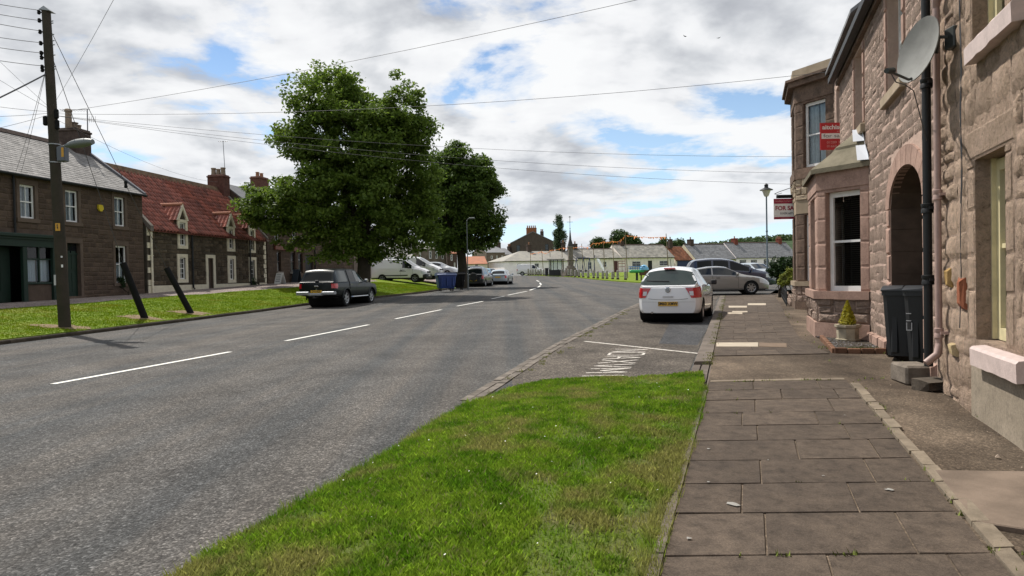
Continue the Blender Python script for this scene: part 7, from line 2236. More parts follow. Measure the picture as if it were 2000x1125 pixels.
mb = MB(); mb.tube([(lb.x, lb.y, z0), (lb.x, lb.y, z0 + 1.2), (lb.x, lb.y, z0 + 1.22), (lb.x, lb.y, zt - .1), (lb.x + .06, lb.y, zt), (lb.x + .3, lb.y, zt + .04)], [.06, .06, .04, .03, .028, .025], 10); mb.build('column', mat('dull_grey_steel', (.12, .135, .14), .5, metal=.3), LS, smooth=.7)
mb = MB(); mb.bbox(lb.x + .15, lb.x + .6, lb.y - .12, lb.y + .12, zt, zt + .12, .04); mb.build('light_head', MATS['lamp_grey'], LS)

# four wheeled refuse bins by the road
def big_bin(lab, x, y, rz, m, lidm):
    t = thing('refuse_bin', lab, 'refuse bin', (x, y, T(x, y) + .06), rz, 'large four wheeled refuse bins on the verge')
    mb = MB(); vs = []
    prof = [(.2, .80), (.3, .86), (1.0, 1.0), (1.06, 1.0), (1.06, 1.06), (1.12, 1.06)]
    for z, k in prof:
        w, d = .64 * k, .48 * k; c = .06; vs += [(-w + c, -d, z), (w - c, -d, z), (w, -d + c, z), (w, d - c, z), (w - c, d, z), (-w + c, d, z), (-w, d - c, z), (-w, -d + c, z)]
    mb.add(vs, [(i * 8 + k, i * 8 + (k + 1) % 8, (i + 1) * 8 + (k + 1) % 8, (i + 1) * 8 + k) for i in range(len(prof) - 1) for k in range(8)] + [tuple(range(8))[::-1]])
    for k in (-.4, 0, .4): mb.bbox(k - .05, k + .05, -.52, -.42, .35, .98, .02)
    mb.build('bin_body', m, t, smooth=.5)
    mb = MB(); n = 8
    for i in range(n):
        y0, y1 = -.54 + 1.08 * i / n, -.54 + 1.08 * (i + 1) / n; z0, z1 = [1.12 + .17 * math.sin(math.pi * (.05 + .9 * q / n)) for q in (i, i + 1)]
        mb.add([(-.68, y0, z0), (.68, y0, z0), (.68, y1, z1), (-.68, y1, z1), (-.68, y0, 1.11), (.68, y0, 1.11), (.68, y1, 1.11), (-.68, y1, 1.11)], [(0, 1, 2, 3), (0, 4, 5, 1), (1, 5, 6, 2), (3, 2, 6, 7), (0, 3, 7, 4)])
    mb.build('lid', lidm, t, smooth=.5)
    for a in (-.42, .42):
        for b in (-.3, .3): mb = MB(); mb.lathe([(.1, -.025), (.1, .025)], (a, b, .1), 14, 'x'); mb.box(a - .03, a + .03, b - .03, b + .03, .12, .24); mb.build('castor', M_TYRE, t)
    mb = MB(); mb.box(.645, .652, -.12, .12, .62, .92); mb.build('paper_label', M_PLATE_W, t)
    return t
M_BLUEB = mat('blue_plastic', (.012, .04, .17), .4, var=.1, scale=3); M_BLUEL = mat('blue_lid_plastic', (.10, .13, .24), .35)
big_bin('blue four wheeled refuse bin with a paper label at the verge edge', -4.55, 47.6, rad(18), M_BLUEB, M_BLUEL)
big_bin('black four wheeled refuse bin behind the blue one', -4.05, 49.6, rad(14), M_TAR, M_TAR)

# sandwich boards against the shop house
for (px0, px1, py0, py1, m, lab, lean) in ((541, 553, 534, 555, M_SWH, 'tall white notice board leaning outside the red fascia shop', .12), (574, 586, 531, 556, mat('slate_blue_board', (.05, .07, .09), .4), 'dark blue grey sandwich board outside the red fascia shop', .18)):
    d = 45.5 if px0 < 560 else 50.0; a = at(px0, py1, d); z = T(a.x, a.y) + .085
    t = thing('notice_board', lab, 'sandwich board', (a.x, a.y, z), rad(-25)); h = (py1 - py0) / 1350 * d; w = .55
    for sg in (1, -1):
        mb = MB(); mb.add([(0, sg * .25, 0), (w, sg * .25, 0), (w, sg * .02, h), (0, sg * .02, h), (0, sg * .25 + .02 * sg, 0), (w, sg * .25 + .02 * sg, 0), (w, sg * .04, h), (0, sg * .04, h)], [(0, 1, 2, 3), (7, 6, 5, 4), (0, 4, 5, 1), (1, 5, 6, 2), (3, 2, 6, 7), (0, 3, 7, 4)]); mb.build('board_panel', m, t)
    if px0 < 560:
        for k in range(4): mb = MB(); z0 = h * (.85 - .2 * k); y = -.25 + .23 * z0 / h - .026; mb.box(.08, .45, y, y + .004, z0 - .05, z0 + .02); mb.build('printed_line', M_SGREY, t)
# birds high in the sky
for (px, py, d, a, lab) in ((1338, 71, 60, .3, 'small dark bird gliding in the sky, nearer the middle of the street'), (1404, 74, 60, -.2, 'small dark bird flapping in the sky above the lamp post')):
    c = at(px, py, d); mb = MB()
    vs = [(-.22, 0, .06), (-.08, .06, 0), (-.06, -.07, 0), (0, .12, 0), (0, -.16, 0), (.08, .06, .0), (.06, -.07, 0), (.22, -.02, .07), (0, 0, .04), (0, 0, -.04)]
    R_ = Matrix.Translation(c) @ Matrix.Rotation(a, 4, 'Y') @ Matrix.Rotation(a, 4, 'Z')
    mb.add([R_ @ Vector(v) for v in vs], [(0, 2, 1), (7, 5, 6), (3, 1, 8), (1, 2, 8), (2, 4, 8), (3, 8, 5), (5, 8, 6), (6, 8, 4), (3, 9, 1), (1, 9, 2), (2, 9, 4), (3, 5, 9), (5, 6, 9), (6, 4, 9)])
    tag(mb.build('bird', M_TAR), lab, 'bird', 'birds in the sky')
# ------------------------------------------------------------------ the green, market cross and far cottages
green_b = [gp(1252, 553), gp(1222, 551), gp(1196, 549.3), gp(1159, 546), gp(1123, 542), gp(1075, 539.4), gp(1032, 537.2)]
green_b = [(p[0], min(p[1], 112)) for p in green_b]
gpoly = [(15.5, 62)] + [p for p in green_b if p[1] < 111] + [(2.6, 112), (2.0, 117), (20, 125), (38, 132), (46, 120), (34, 84), (22, 62)]
zg = lambda x, y: T(x, y) + .09
GREEN = sheet('village_green', gpoly, zg, M_TURF2, 3.0, skirt=.12, label='grassy village green with play equipment')
def on_green(px, py): return gp(px, py, zg)
# bollards along the edge of the green
M_BOLW = mat('worn_bollard_stone', (.30, .28, .25), .9, var=.3, scale=6, bump=.3, bscale=30)
bpx = [1221.6, 1206.5, 1196.5, 1185.5, 1177.5, 1167.5, 1159.5, 1149, 1139, 1131, 1123.5, 1116, 1110, 1104, 1097.5, 1091, 1086, 1074.5, 1068, 1062, 1056.5, 1051, 1046, 1041, 1036.5, 1032]
ordn = ['first', 'second', 'third', 'fourth', 'fifth', 'sixth', 'seventh', 'eighth', 'ninth', 'tenth', 'eleventh', 'twelfth', 'thirteenth', 'fourteenth', 'fifteenth', 'sixteenth', 'seventeenth', 'eighteenth', 'nineteenth', 'twentieth', 'twenty-first', 'twenty-second', 'twenty-third', 'twenty-fourth', 'twenty-fifth', 'last']
bpos = []
B0 = None
for i, px in enumerate(bpx):
    d = interp([(1030, 112), (1075, 103), (1110, 95), (1159, 82.5), (1222, 72.5)], px) + .25
    x = at(px, 540, d).x; z = zg(x, d); bpos.append((x, d, z))
    hgt = .95 * (1 + .08 * math.sin(i * 2.3))
    lab = 'weathered stone bollard at the kerb of the green, %s from the blue play boat end' % ordn[i]
    if B0 is None:
        B0 = thing('bollard', lab, 'bollard', (x, d, z), .3, 'stone bollards round the green')
        mb = MB(); mb.tube([(0, 0, -.1), (0, 0, .16)], [.17, .16], 8); mb.build('bollard_foot', M_BRICK_D, B0)
        mb = MB(); mb.tube([(0, 0, .16), (0, 0, .80), (0, 0, .88), (0, 0, .95)], [.155, .14, .13, .06], 8); mb.build('bollard_shaft', M_BOLW, B0)
    else:
        c = copy_tree(B0); c.location = (x, d, z); c.rotation_euler = (0, 0, RND.uniform(0, 1)); c.scale = (1, 1, hgt / .95); c['label'] = lab
for i, (a, b) in enumerate(zip(bpos, bpos[1:])):
    if i > 16: break
    if i == 0 or True:
        mb = MB(); A_, B_ = Vector(a) + Vector((0, 0, .62)), Vector(b) + Vector((0, 0, .62)); pts = [A_.lerp(B_, t / 8) - Vector((0, 0, .30 * 4 * (t / 8) * (1 - t / 8))) for t in range(9)]
        mb.tube(pts, .016, 4); tag(mb.build('chain', M_TAR), 'slack chain hanging between the %s and the %s bollard of the green' % (ordn[i], ordn[i + 1]), 'chain', 'chains between the bollards')
# market cross
cx0 = on_green(1115, 541); CXd = 97.0; p = at(1115, 541, CXd); cz = zg(p.x, CXd)
MC = thing('market_cross', 'stone market cross with stepped base, dark spire and weather vane', 'market cross', (p.x, CXd, cz), .15)
M_CRS = mat('grey_cross_stone', (.17, .145, .12), .9, var=.25, scale=3, bump=.4, bscale=15); M_SPI = mat('dark_spire', (.035, .033, .032), .7)
for k in range(6):
    mb = MB(); r = 1.35 - k * .19; mb.lathe([(r, .28 * k - (.1 if k == 0 else 0)), (r, .28 * k + .26), (r - .03, .28 * k + .28)], (0, 0, 0), 8); mb.build('step', M_CRS, MC)
mb = MB(); mb.box(-.36, .36, -.36, .36, 1.68, 2.2); mb.bbox(-.44, .44, -.44, .44, 2.15, 2.3, .03); mb.box(-.30, .30, -.30, .30, 2.3, 4.0); mb.bbox(-.42, .42, -.42, .42, 3.95, 4.12, .03); mb.build('shaft', M_CRS, MC)
mb = MB()
vs = [(-.36, -.36, 4.12), (.36, -.36, 4.12), (.36, .36, 4.12), (-.36, .36, 4.12), (-.14, -.14, 5.1), (.14, -.14, 5.1), (.14, .14, 5.1), (-.14, .14, 5.1), (-.04, -.04, 6.5), (.04, -.04, 6.5), (.04, .04, 6.5), (-.04, .04, 6.5)]
mb.add(vs, [(a + i, a + (i + 1) % 4, a + 4 + (i + 1) % 4, a + 4 + i) for a in (0, 4) for i in range(4)] + [(8, 9, 10, 11)]); mb.build('spire', M_SPI, MC)
mb = MB(); mb.tube([(0, 0, 6.4), (0, 0, 8.35)], .03, 6); mb.tube([(-.42, 0, 7.55), (.42, 0, 7.55)], .022, 5); mb.tube([(0, -.42, 7.55), (0, .42, 7.55)], .022, 5); mb.lathe([(.03, 0), (.09, .06), (.03, .14)], (0, 0, 6.6), 8); mb.lathe([(.02, 0), (.22, .06), (.06, .12), (.02, .2)], (0, 0, 8.2), 8); mb.build('weather_vane', M_SPI, MC)
# bus shelter
p = at(1087, 541, 100); z0 = zg(p.x, 100)
BS = thing('bus_shelter', 'small glazed bus shelter with a pyramid slate roof and dark base', 'bus shelter', (p.x, 100, z0), -.25)
mb = MB(); mb.box(-.95, .95, -.7, -.62, 0, .85); mb.box(-.95, -.87, -.62, .7, 0, .85); mb.box(.87, .95, -.62, .7, 0, .85); mb.build('panel', mat('dark_green_panel', (.012, .015, .013), .5), BS, kind='stuff')
for a in (-.92, -.3, .3, .92):
    mb = MB(); mb.box(a - .04, a + .04, -.72, -.64, 0, 2.35); mb.build('post', M_TRIM, BS)
for a in (-.92, .92): mb = MB(); mb.box(a - .04, a + .04, .64, .72, 0, 2.35); mb.build('post', M_TRIM, BS)
for a, b in ((-.88, -.34), (-.26, .26), (.34, .88)): mb = MB(); mb.box(a, b, -.69, -.67, .85, 2.3); mb.build('pane', M_CLEAR, BS)
mb = MB(); mb.add([(-1.2, -1, 2.3), (1.2, -1, 2.3), (1.2, 1, 2.3), (-1.2, 1, 2.3), (-.25, 0, 3.1), (.25, 0, 3.1), (-1.2, -1, 2.4), (1.2, -1, 2.4), (1.2, 1, 2.4), (-1.2, 1, 2.4)], [(6, 7, 5, 4), (7, 8, 5), (8, 9, 4, 5), (9, 6, 4), (0, 1, 7, 6), (1, 2, 8, 7), (2, 3, 9, 8), (3, 0, 6, 9), (3, 2, 1, 0)]); mb.build('roof', M_SLATE_G, BS)
p = at(1068, 541, 104); mb = MB(); z0 = zg(p.x, 104); mb.bbox(p.x - .25, p.x + .25, 103.8, 104.2, z0, z0 + 1.0, .03); mb.bbox(p.x - .29, p.x + .29, 103.75, 104.25, z0 + 1.0, z0 + 1.12, .03); mb.tube([(p.x, 104, z0), (p.x, 104, z0 + .2)], .3, 8)
tag(mb.build('litter_bin', M_TRIM), 'small black litter bin beside the bus shelter', 'litter bin')
# play equipment
M_BLUES = mat('blue_play_steel', (.012, .03, .13), .4); M_REDS = mat('red_play_steel', (.22, .02, .02), .4)
dS = 99.0
SW = thing('swing_frame', 'blue steel A frame swings standing on the green', 'swings', (*at(1140, 540, dS)[:2], zg(at(1140, 540, dS).x, dS)))
def gpt(px, h, d=dS, dy=0): q = at(px, 540, d + dy); return Vector((q.x, d + dy, zg(q.x, d) + h))
for px in (1126, 1140, 1152):
    mb = MB(); top = gpt(px, 2.5)
    for dx, dy in ((-4, -.7), (5, .7)): mb.tube([gpt(px + dx, 0, dS, dy), top], .045, 6)
    mb.build('frame_leg', M_BLUES, SW, kind='stuff')
mb = MB(); mb.tube([gpt(1126, 2.5), gpt(1152, 2.5)], .05, 6); mb.build('top_bar', M_BLUES, SW)
for px in (1131, 1135.5, 1144, 1148.5):
    mb = MB(); a = gpt(px, .55); mb.bbox(a.x - .16, a.x + .16, a.y - .1, a.y + .1, a.z - .03, a.z + .2, .03); s_ = mb.build('swing_seat', M_TRIM, SW)
    mb = MB()
    for o in (-.14, .14): mb.tube([a + Vector((o, 0, 0)), gpt(px, 2.5) + Vector((o * .6, 0, 0))], .012, 4)
    mb.build('chain', M_TRIM, s_, kind='stuff')
SLd = 95
SLI = thing('slide', 'bright metal playground slide with blue ladder and crossbars', 'slide', tuple(gpt(1172, 0, SLd)))
a, b = gpt(1167, 2.25, SLd), gpt(1181, .35, SLd, -.6)
mb = MB(); sdv = Vector((.05, .9, 0)).normalized() * .0 + (b - a).cross(Vector((0, 0, 1))).normalized() * .30
n_ = (b - a).cross(sdv).normalized(); n_ = n_ if n_.z > 0 else -n_
pts = [a + Vector((-.35, 0, .04)), a, a.lerp(b, .5), b, b + Vector((.45, -.1, -.05))]
vs = []
for q in pts: vs += [q - sdv * 1.1 + n_ * .16, q - sdv, q + sdv, q + sdv * 1.1 + n_ * .16]
mb.add(vs, [(4 * i + k, 4 * i + k + 1, 4 * i + 5 + k, 4 * i + 4 + k) for i in range(4) for k in range(3)]); mb.build('chute', mat('glint_white_steel', (.92, .92, .92), .35, metal=.1), SLI)  # near-white base colour paints the sun glint on the metal chute
mb = MB()
lt, lbm = a + Vector((-.4, .1, 0)), gpt(1161, 0, SLd, .2)
for o in (-.22, .22): mb.tube([lbm + Vector((0, o, 0)), lt + Vector((0, o, 0)), lt + Vector((.1, o, .6))], .03, 5)
for k in range(1, 9): q = lbm.lerp(lt, k / 9); mb.tube([q + Vector((0, -.22, 0)), q + Vector((0, .22, 0))], .025, 5)
mb.build('ladder', M_BLUES, SLI)
CLd = 93
CF = thing('climbing_frame', 'red steel climbing frame near the cottages', 'climbing frame', tuple(gpt(1215, 0, CLd)))
for px in (1208, 1221.5):
    for dy in (0, 1.2): mb = MB(); mb.tube([gpt(px, 0, CLd, dy), gpt(px, 2.0 if px < 1215 else 2.3, CLd, dy)], .035, 6); mb.build('upright', M_REDS, CF)
for h in (.6, 1.2, 1.65, 1.95):
    for dy in (0, 1.2): mb = MB(); mb.tube([gpt(1208, h, CLd, dy), gpt(1221.5, h, CLd, dy)], .028, 5); mb.build('bar', M_REDS, CF)
PBd = 70
PBt = thing('play_boat', 'blue and green spring play boat on a post', 'play equipment', tuple(gpt(1246, 0, PBd)))
mb = MB(); a = gpt(1244, .75, PBd); mb.bbox(a.x - .75, a.x + .75, a.y - .35, a.y + .35, a.z, a.z + .32, .1); mb.build('green_hull', mat('play_green', (.03, .30, .10), .4), PBt)
mb = MB()
for k in range(7): mb.tube([(a.x - .7 + k * .235, a.y - .36, a.z + .32), (a.x - .7 + k * .235, a.y - .36, a.z + .62)], .03, 5)
for zz in (.45, .62): mb.tube([(a.x - .9, a.y - .36, a.z + zz), (a.x + .8, a.y - .36, a.z + zz + .04)], .04, 5)
M_SKYB = mat('play_blue', (.03, .16, .38), .4); mb.build('blue_rail', M_SKYB, PBt, kind='stuff')
mb = MB(); mb.tube([(a.x, a.y, a.z - .8), (a.x, a.y, a.z)], .12, 8); mb.build('spring_post', M_TRIM, PBt)
b = gpt(1258, .95, PBd); mb = MB(); mb.lathe([(.02, .62), (.25, .55), (.45, .3), (.5, .1), (.4, 0)], (b.x, b.y, b.z), 14); mb.build('blue_dome', mat('pale_play_blue', (.14, .38, .58), .3), PBt, smooth=.7)
mb = MB(); c = gpt(1260, 0, PBd); mb.bbox(c.x - .55, c.x + .55, c.y - .3, c.y + .3, c.z + .5, c.z + 1.0, .05)
for o in (-.4, .4): mb.box(c.x + o - .06, c.x + o + .06, c.y - .06, c.y + .06, c.z - .1, c.z + .5)
mb.build('brown_seat', mat('play_brown', (.10, .045, .02), .6), PBt, kind='stuff')
# bunting poles and bunting
M_BPOLE = mat('bunting_pole_wood', (.22, .17, .12), .8); M_BUNT = mat('orange_bunting', (.75, .22, .02), .6)
bp = [(1301, 436 + 26.5, 76), (1221, 460, 80), (1196, 471, 86), (1178, 472, 92), (1158, 475, 96), (1136, 481, 98), (1097, 484.5, 101), (1074, 489, 105), (1058, 491, 108), (1036, 495.5, 112)]
tops = []
for i, (px, py, d) in enumerate(bp):
    t = at(px, py, d); z0 = zg(t.x, d); b = Vector((t.x + RND.uniform(.05, .25), d, z0 - .1)); mb = MB(); mb.tube([b, t + Vector((0, 0, .35))], [.06, .04], 6)
    tag(mb.build('bunting_pole', M_BPOLE), 'thin brown bunting pole on the green, %s from the navy garage end' % ordn[i], 'pole', 'bunting poles on the green'); tops.append(t)
for i, (a, b) in enumerate(zip(tops, tops[1:])):
    mb = MB(); L_ = (b - a).length; sg = .12 + .25 * (i % 3 == 1); n = max(6, int(L_ / .30)); pts = [a.lerp(b, k / n) - Vector((0, 0, sg * 4 * (k / n) * (1 - k / n))) for k in range(n + 1)]
    mb.tube(pts, .018, 4); t = thing('bunting', 'string of ragged orange bunting between the %s and %s bunting poles' % (ordn[i], ordn[i + 1]), 'bunting', tuple(a), None, 'strings of orange bunting'); mb.build('cord', M_BUNT, t)
    mb = MB()
    for q, q2 in zip(pts, pts[1:]):
        w = (q2 - q) * .42; sw = Vector((RND.uniform(-.16, .16), RND.uniform(-.25, .25), 0)); m_ = (q + q2) / 2; up = RND.uniform(-.35, .12)
        mb.add([m_ - w, m_ + w, m_ + sw + Vector((0, 0, up)), m_ + sw * .4 - w * .5 + Vector((0, 0, up * .5 + .06))], [(0, 1, 2), (0, 2, 3)])
    mb.build('pennant', M_BUNT, t, kind='stuff')

# row of single storey cottages
M_WW = mat('whitewashed_wall', (.95, .87, .88), .85, var=.06, scale=2); M_CW = mat('cream_wall', (.84, .76, .68), .85, var=.06, scale=2); M_CW2 = mat('yellow_cream_wall', (.62, .57, .42), .85, var=.06, scale=2)
M_BTRIM = mat('black_window_trim', (.02, .02, .02), .6)
FC = Frame((-1.3, 118.0), (.41, -.91))
zbase = 1.35
def cottage(name, lab, px0, px1, ze_py, zr_py, wallm, roofm, wins=(), doors=(), hipl=0, depth=7, unit='slate', tile=(.55, .42, .03), frame=M_WHITE, slats=True, trim=None, F=FC, zb=zbase):
    pm = (px0 + px1) / 2
    s0, s1 = F.hit(px1, 510)[0], F.hit(px0, 510)[0]
    ze = F.hit(pm, ze_py)[1]; zr = F.hit(pm, zr_py, out=-depth / 2)[1]
    t = thing(name, lab, 'cottage', tuple(F.at((s0 + s1) / 2, -depth / 2, zb)))
    W_ = [F.rect(*w) for w in wins]; D_ = [F.rect(*w) for w in doors]
    D_ = [(a, b, zb + .2, d) for a, b, c, d in D_]
    if hipl:
        mb = MB(F.M); openwall(mb, s0, s1, zb - .8, ze, W_ + D_, .12)
        mb.quad((s1, 0, zb - .8), (s1, -depth, zb - .8), (s1, -depth, ze), (s1, 0, ze)); mb.quad((s1, -depth, zb - .8), (s0, -depth, zb - .8), (s0, -depth, ze), (s1, -depth, ze)); mb.build('wall', wallm, t)
        o = .25; mb = MB(F.M); th = .1
        vs = [(s0, o, ze - .05), (s1 + o, o, ze - .05), (s1 + o, -depth - o, ze - .05), (s0, -depth - o, ze - .05), (s1 - hipl, -depth / 2, zr), (s0, -depth / 2, zr)]
        vs += [(a, b, c - th) for a, b, c in vs[:4]]
        mb.add(vs, [(0, 5, 4, 1), (1, 4, 2), (2, 4, 5, 3), (6, 0, 1, 7), (7, 1, 2, 8), (6, 7, 8, 9)]); mb.build('roof', roofm, t)
    else:
        shell(t, F, s0, s1, zb - .8, ze, depth, zr, W_ + D_, wallm, .12)
        rr_, RF_, u_, an_ = roof_slab(t, F, s0, s1, ze, depth, zr, roofm, .2)
        if slats: pieces(t, RF_, tiles(s0, s1, u_ - .05, *tile), unit, roofm, 'roof_tile', 0, smooth=(unit == 'pantile'))
        mb = MB(F.M); mb.prism([(-depth / 2 - .2, zr + .02), (-depth / 2 + .2, zr + .02), (-depth / 2, zr + .2)], s0, s1, 'x'); mb.build('ridge', M_BRICK_D, t)
    for h in W_:
        wd = sash(t, F, h, .08, paint=frame, cols=2, fw=.07)
        if trim:
            surround(t, F, h, trim, .14, .04)
        else:
            mb = MB(F.M); mb.box(h[0] - .08, h[1] + .08, 0, .08, h[2] - .12, h[2]); mb.build('sill', M_BTRIM if frame is M_WHITE and wallm is M_WW else M_CREAM, t)
    for h in D_: mb = MB(F.M); mb.box(h[0], h[1], -.1, -.06, h[2], h[3]); mb.box(h[0] + .1, h[1] - .1, -.06, -.05, h[2] + .9, h[3] - .15); mb.build('door', mat('maroon_door', (.08, .012, .012), .5) if px0 < 1200 else M_BLACK, t)
    mb = MB(F.M); mb.tube([(s0, .27, ze - .1), (s1, .27, ze - .1)], .06, 6); mb.build('gutter', M_BLACK, t)
    return t, F, s0, s1, ze, zr, depth
ang_c = math.atan2(FC.d.y, FC.d.x)
def stack(t, F, px, py_top, py_b, w, dp, m, pots=1, depth=7):
    s = F.hit(px, py_b, out=-depth / 2)[0]; z1 = F.hit(px, py_top, out=-depth / 2)[1]; z0 = F.hit(px, py_b + 6, out=-depth / 2)[1]
    p = F.at(s, -depth / 2); chimney(t, p, math.atan2(F.d.y, F.d.x), w, dp, z0, z1, m, [((k - (pots - 1) / 2) * .4, .12, .45) for k in range(pots)], M_POT_R)
ca = cottage('cottage', 'long whitewashed cottage with a hipped slate roof at the bend', 985, 1128, 508.6, 490.5, M_WW, M_SLATE_G, [(1010, 515, 1018, 529.5), (1044, 514, 1053, 529)], hipl=4.5)
stack(ca[0], FC, 1033, 478, 492, .7, .7, M_BRICK_D)
stack(ca[0], FC, 1100, 474, 490, .6, .7, M_BRICK_D)
cb = cottage('cottage', 'cream cottage with a maroon door behind the slide', 1128, 1214.5, 503.8, 487, M_CW, M_SLATE_G, [(1148, 511.5, 1156, 526), (1178, 510.5, 1185, 522)], [(1198.5, 509.5, 1207, 534)])
stack(cb[0], FC, 1123, 476, 488, .7, .7, M_BRICK_D)
cc = cottage('cottage', 'tall roofed cream cottage with wide white windows and a black door', 1215.5, 1317, 502.3, 479, M_CW, M_SLATE_G, [(1234.5, 510, 1251.5, 520.5), (1288, 509, 1305.5, 519)], [(1265.5, 509, 1274, 532)])
stack(cc[0], FC, 1213.5, 472, 482, .8, .9, M_BRICK_D); stack(cc[0], FC, 1309, 467, 479, .7, .7, M_BRICK_D)
F2 = Frame(FC.at(0, -.8)[:2], (.41, -.91))
cd_ = cottage('garage', 'low garage with orange pantile roof and navy blue door', 1319, 1357, 508, 482.5, M_CW, M_PANT2, unit='pantile', tile=(.36, .45, .09), F=F2)
mb = MB(F2.M); r_ = F2.rect(1322.5, 509.5, 1353, 531); mb.box(r_[0], r_[1], .02, .08, zbase, r_[3])
for k in range(6): z = zbase + .1 + k * .38; mb.box(r_[0] + .05, r_[1] - .05, .08, .1, z, z + .34)
mb.build('garage_door', mat('navy_door', (.012, .025, .085), .5), cd_[0])
ce = cottage('cottage', 'cottage with dark slate roof and two chimneys beside the orange roofed garage', 1358, 1437, 505.3, 477.5, M_CW2, M_SLATE_D, [(1376, 511, 1385, 524), (1410, 510, 1420, 523)])
stack(ce[0], FC, 1348.5, 467.5, 480, .8, 1.2, M_BRICK_D); stack(ce[0], FC, 1434.5, 465.5, 478, .8, 1.2, mat('red_brick', (.17, .05, .035), .9, var=.2, scale=6))
cf = cottage('cottage', 'white walled cottage with black trimmed windows behind the lamp post', 1438, 1560, 502.4, 474.5, M_WW, M_SLATE_D, [(1446, 509, 1456, 520), (1468, 509, 1477, 522.5), (1493, 508, 1501, 520)], trim=M_BTRIM)
stack(cf[0], FC, 1521, 466, 476, .8, 1.0, mat('red_brick', (.17, .05, .035)), pots=3)
# bigger houses behind
def block(name, lab, n, px0, px1, d, ze_py, zr_py, wallm, roofm, depth, gable=False, wins=(), stacks=(), zb=1.0, doors=(), frame=None):
    """house whose front (or gable) faces the camera side at depth d"""
    n = Vector((*n, 0)).normalized(); q = at((px0 + px1) / 2, 520, d)
    F = Frame(q[:2], n[:2]); s0, s1 = F.hit(px1, 510)[0], F.hit(px0, 510)[0]
    t = thing(name, lab, 'house', tuple(F.at((s0 + s1) / 2, -3, zb)))
    ze = F.hit((px0 + px1) / 2, ze_py)[1]
    W_ = [F.rect(*w) for w in wins]; D_ = [F.rect(*w) for w in doors]
    if gable:
        zr = F.hit((px0 + px1) / 2, zr_py)[1]; sm = (s0 + s1) / 2
        mb = MB(F.M); openwall(mb, s0, s1, zb - .5, ze, W_ + D_, .12); mb.add([(s1, 0, ze), (s0, 0, ze), (sm, 0, zr)], [(0, 1, 2)])
        mb.quad((s0, 0, zb), (s0, -depth, zb), (s0, -depth, ze), (s0, 0, ze)); mb.quad((s1, -depth, zb), (s1, 0, zb), (s1, 0, ze), (s1, -depth, ze)); mb.add([(s0, -depth, zb), (s1, -depth, zb), (s1, -depth, ze), (sm, -depth, zr), (s0, -depth, ze)], [(0, 1, 2, 3, 4)]); mb.build('wall', wallm, t)
        mb = MB(F.M)
        for sa, sg in ((s0, -1), (s1, 1)):
            sa2 = sa + sg * .25; z2 = ze - .25 * (zr - ze) / ((s1 - s0) / 2)
            vs = [(sa2, .1, z2), (sm, .1, zr), (sm, -depth, zr), (sa2, -depth, z2)]; vs += [(a, b, c + .16) for a, b, c in vs]
            f = [(0, 1, 2, 3), (7, 6, 5, 4), (0, 4, 5, 1), (2, 6, 7, 3), (0, 3, 7, 4)]
            mb.add(vs, f if sg < 0 else [q[::-1] for q in f])
        mb.build('roof', roofm, t)
    else:
        zr = F.hit((px0 + px1) / 2, zr_py, out=-depth / 2)[1]
        shell(t, F, s0, s1, zb - .5, ze, depth, zr, W_ + D_, wallm, .12); roof_slab(t, F, s0, s1, ze, depth, zr, roofm, .2)
    for h in W_: sash(t, F, h, .1, paint=frame, cols=1, fw=.09)
    for h in D_: mb = MB(F.M); mb.box(h[0], h[1], -.1, -.05, h[2], h[3]); mb.build('door', M_BLACK, t)
    for (px, y0, y1, w, dp, m, k) in stacks:
        o = -.8 if gable else -depth / 2
        s = F.hit(px, y1, out=o)[0]; z1 = F.hit(px, y0, out=o)[1]; z0 = F.hit(px, y1 + 8, out=o)[1]; p = F.at(s, o)
        chimney(t, p, math.atan2(F.d.y, F.d.x), w, dp, z0, z1, m, [((i - (k - 1) / 2) * (w / max(1, k)) * .95, .13, .5) for i in range(k)], M_POT_R)
    return t
M_HARL = mat('dark_harled_wall', (.085, .068, .055), .95, var=.12, scale=2, bump=.3, bscale=20)
M_TERR = mat('terrace_stone', (.15, .12, .095), .9, var=.2, scale=1.5, bump=.3, bscale=10)
M_ORB = mat('orange_brown_brick', (.24, .10, .05), .9, var=.2, scale=5)
block('gabled_house', 'big dark house with a wide gable and many chimney pots behind the white cottage', (0.05, -1), 1000, 1083, 150, 473.5, 453, M_HARL, M_SLATE_D, 12, True, [(1008.5, 478.5, 1016, 494), (1064.5, 476.5, 1071.5, 488.5)], [(1038, 445, 456, 2.2, .9, M_ORB, 5), (1058.5, 452, 460, .7, .8, M_BRICK_D, 2)], frame=M_TRIM)
block('terrace_house', 'stone terrace house with a row of tall white windows beyond the white vans', (.35, -1), 806, 873, 128, 486.5, 475, M_TERR, M_SLATE_G, 7, False, [(819, 490, 822, 503), (838, 490, 843, 505), (850.5, 490.5, 855, 505), (862, 491, 866.5, 506), (840, 512, 842.5, 517), (852, 512, 855, 517)], [(808, 465, 477, .9, 1.2, M_BRICK_D, 3)])
block('timber_trimmed_house', 'small white and dark house with an orange roof between terrace and tree trunk', (.2, -1), 873.5, 893, 126, 495, 488, M_BRICK_D, M_PANT2, 6, False, [(880, 497, 884, 509), (886.5, 513, 889.5, 522)], [])
block('shed', 'low shed with a broad orange pantile roof behind the off-road car', (.15, -1), 908, 952, 120, 515.5, 501.5, M_CW2, M_PANT2, 9, False, [], [], doors=[(928, 517, 934, 528)])
block('terrace_house', 'grey brown stone terrace house with a doorway facing the bend', (.45, -1), 950, 986.5, 140, 493, 481, M_TERR, M_SLATE_D, 8, False, [(958.5, 499.5, 962.5, 506), (969.5, 499, 972, 506), (979.5, 499, 982, 506), (975, 513, 978, 519)], [(971.5, 474, 483, 1.0, 1.3, M_BRICK_D, 3)], doors=[(960.5, 513, 965, 524)])
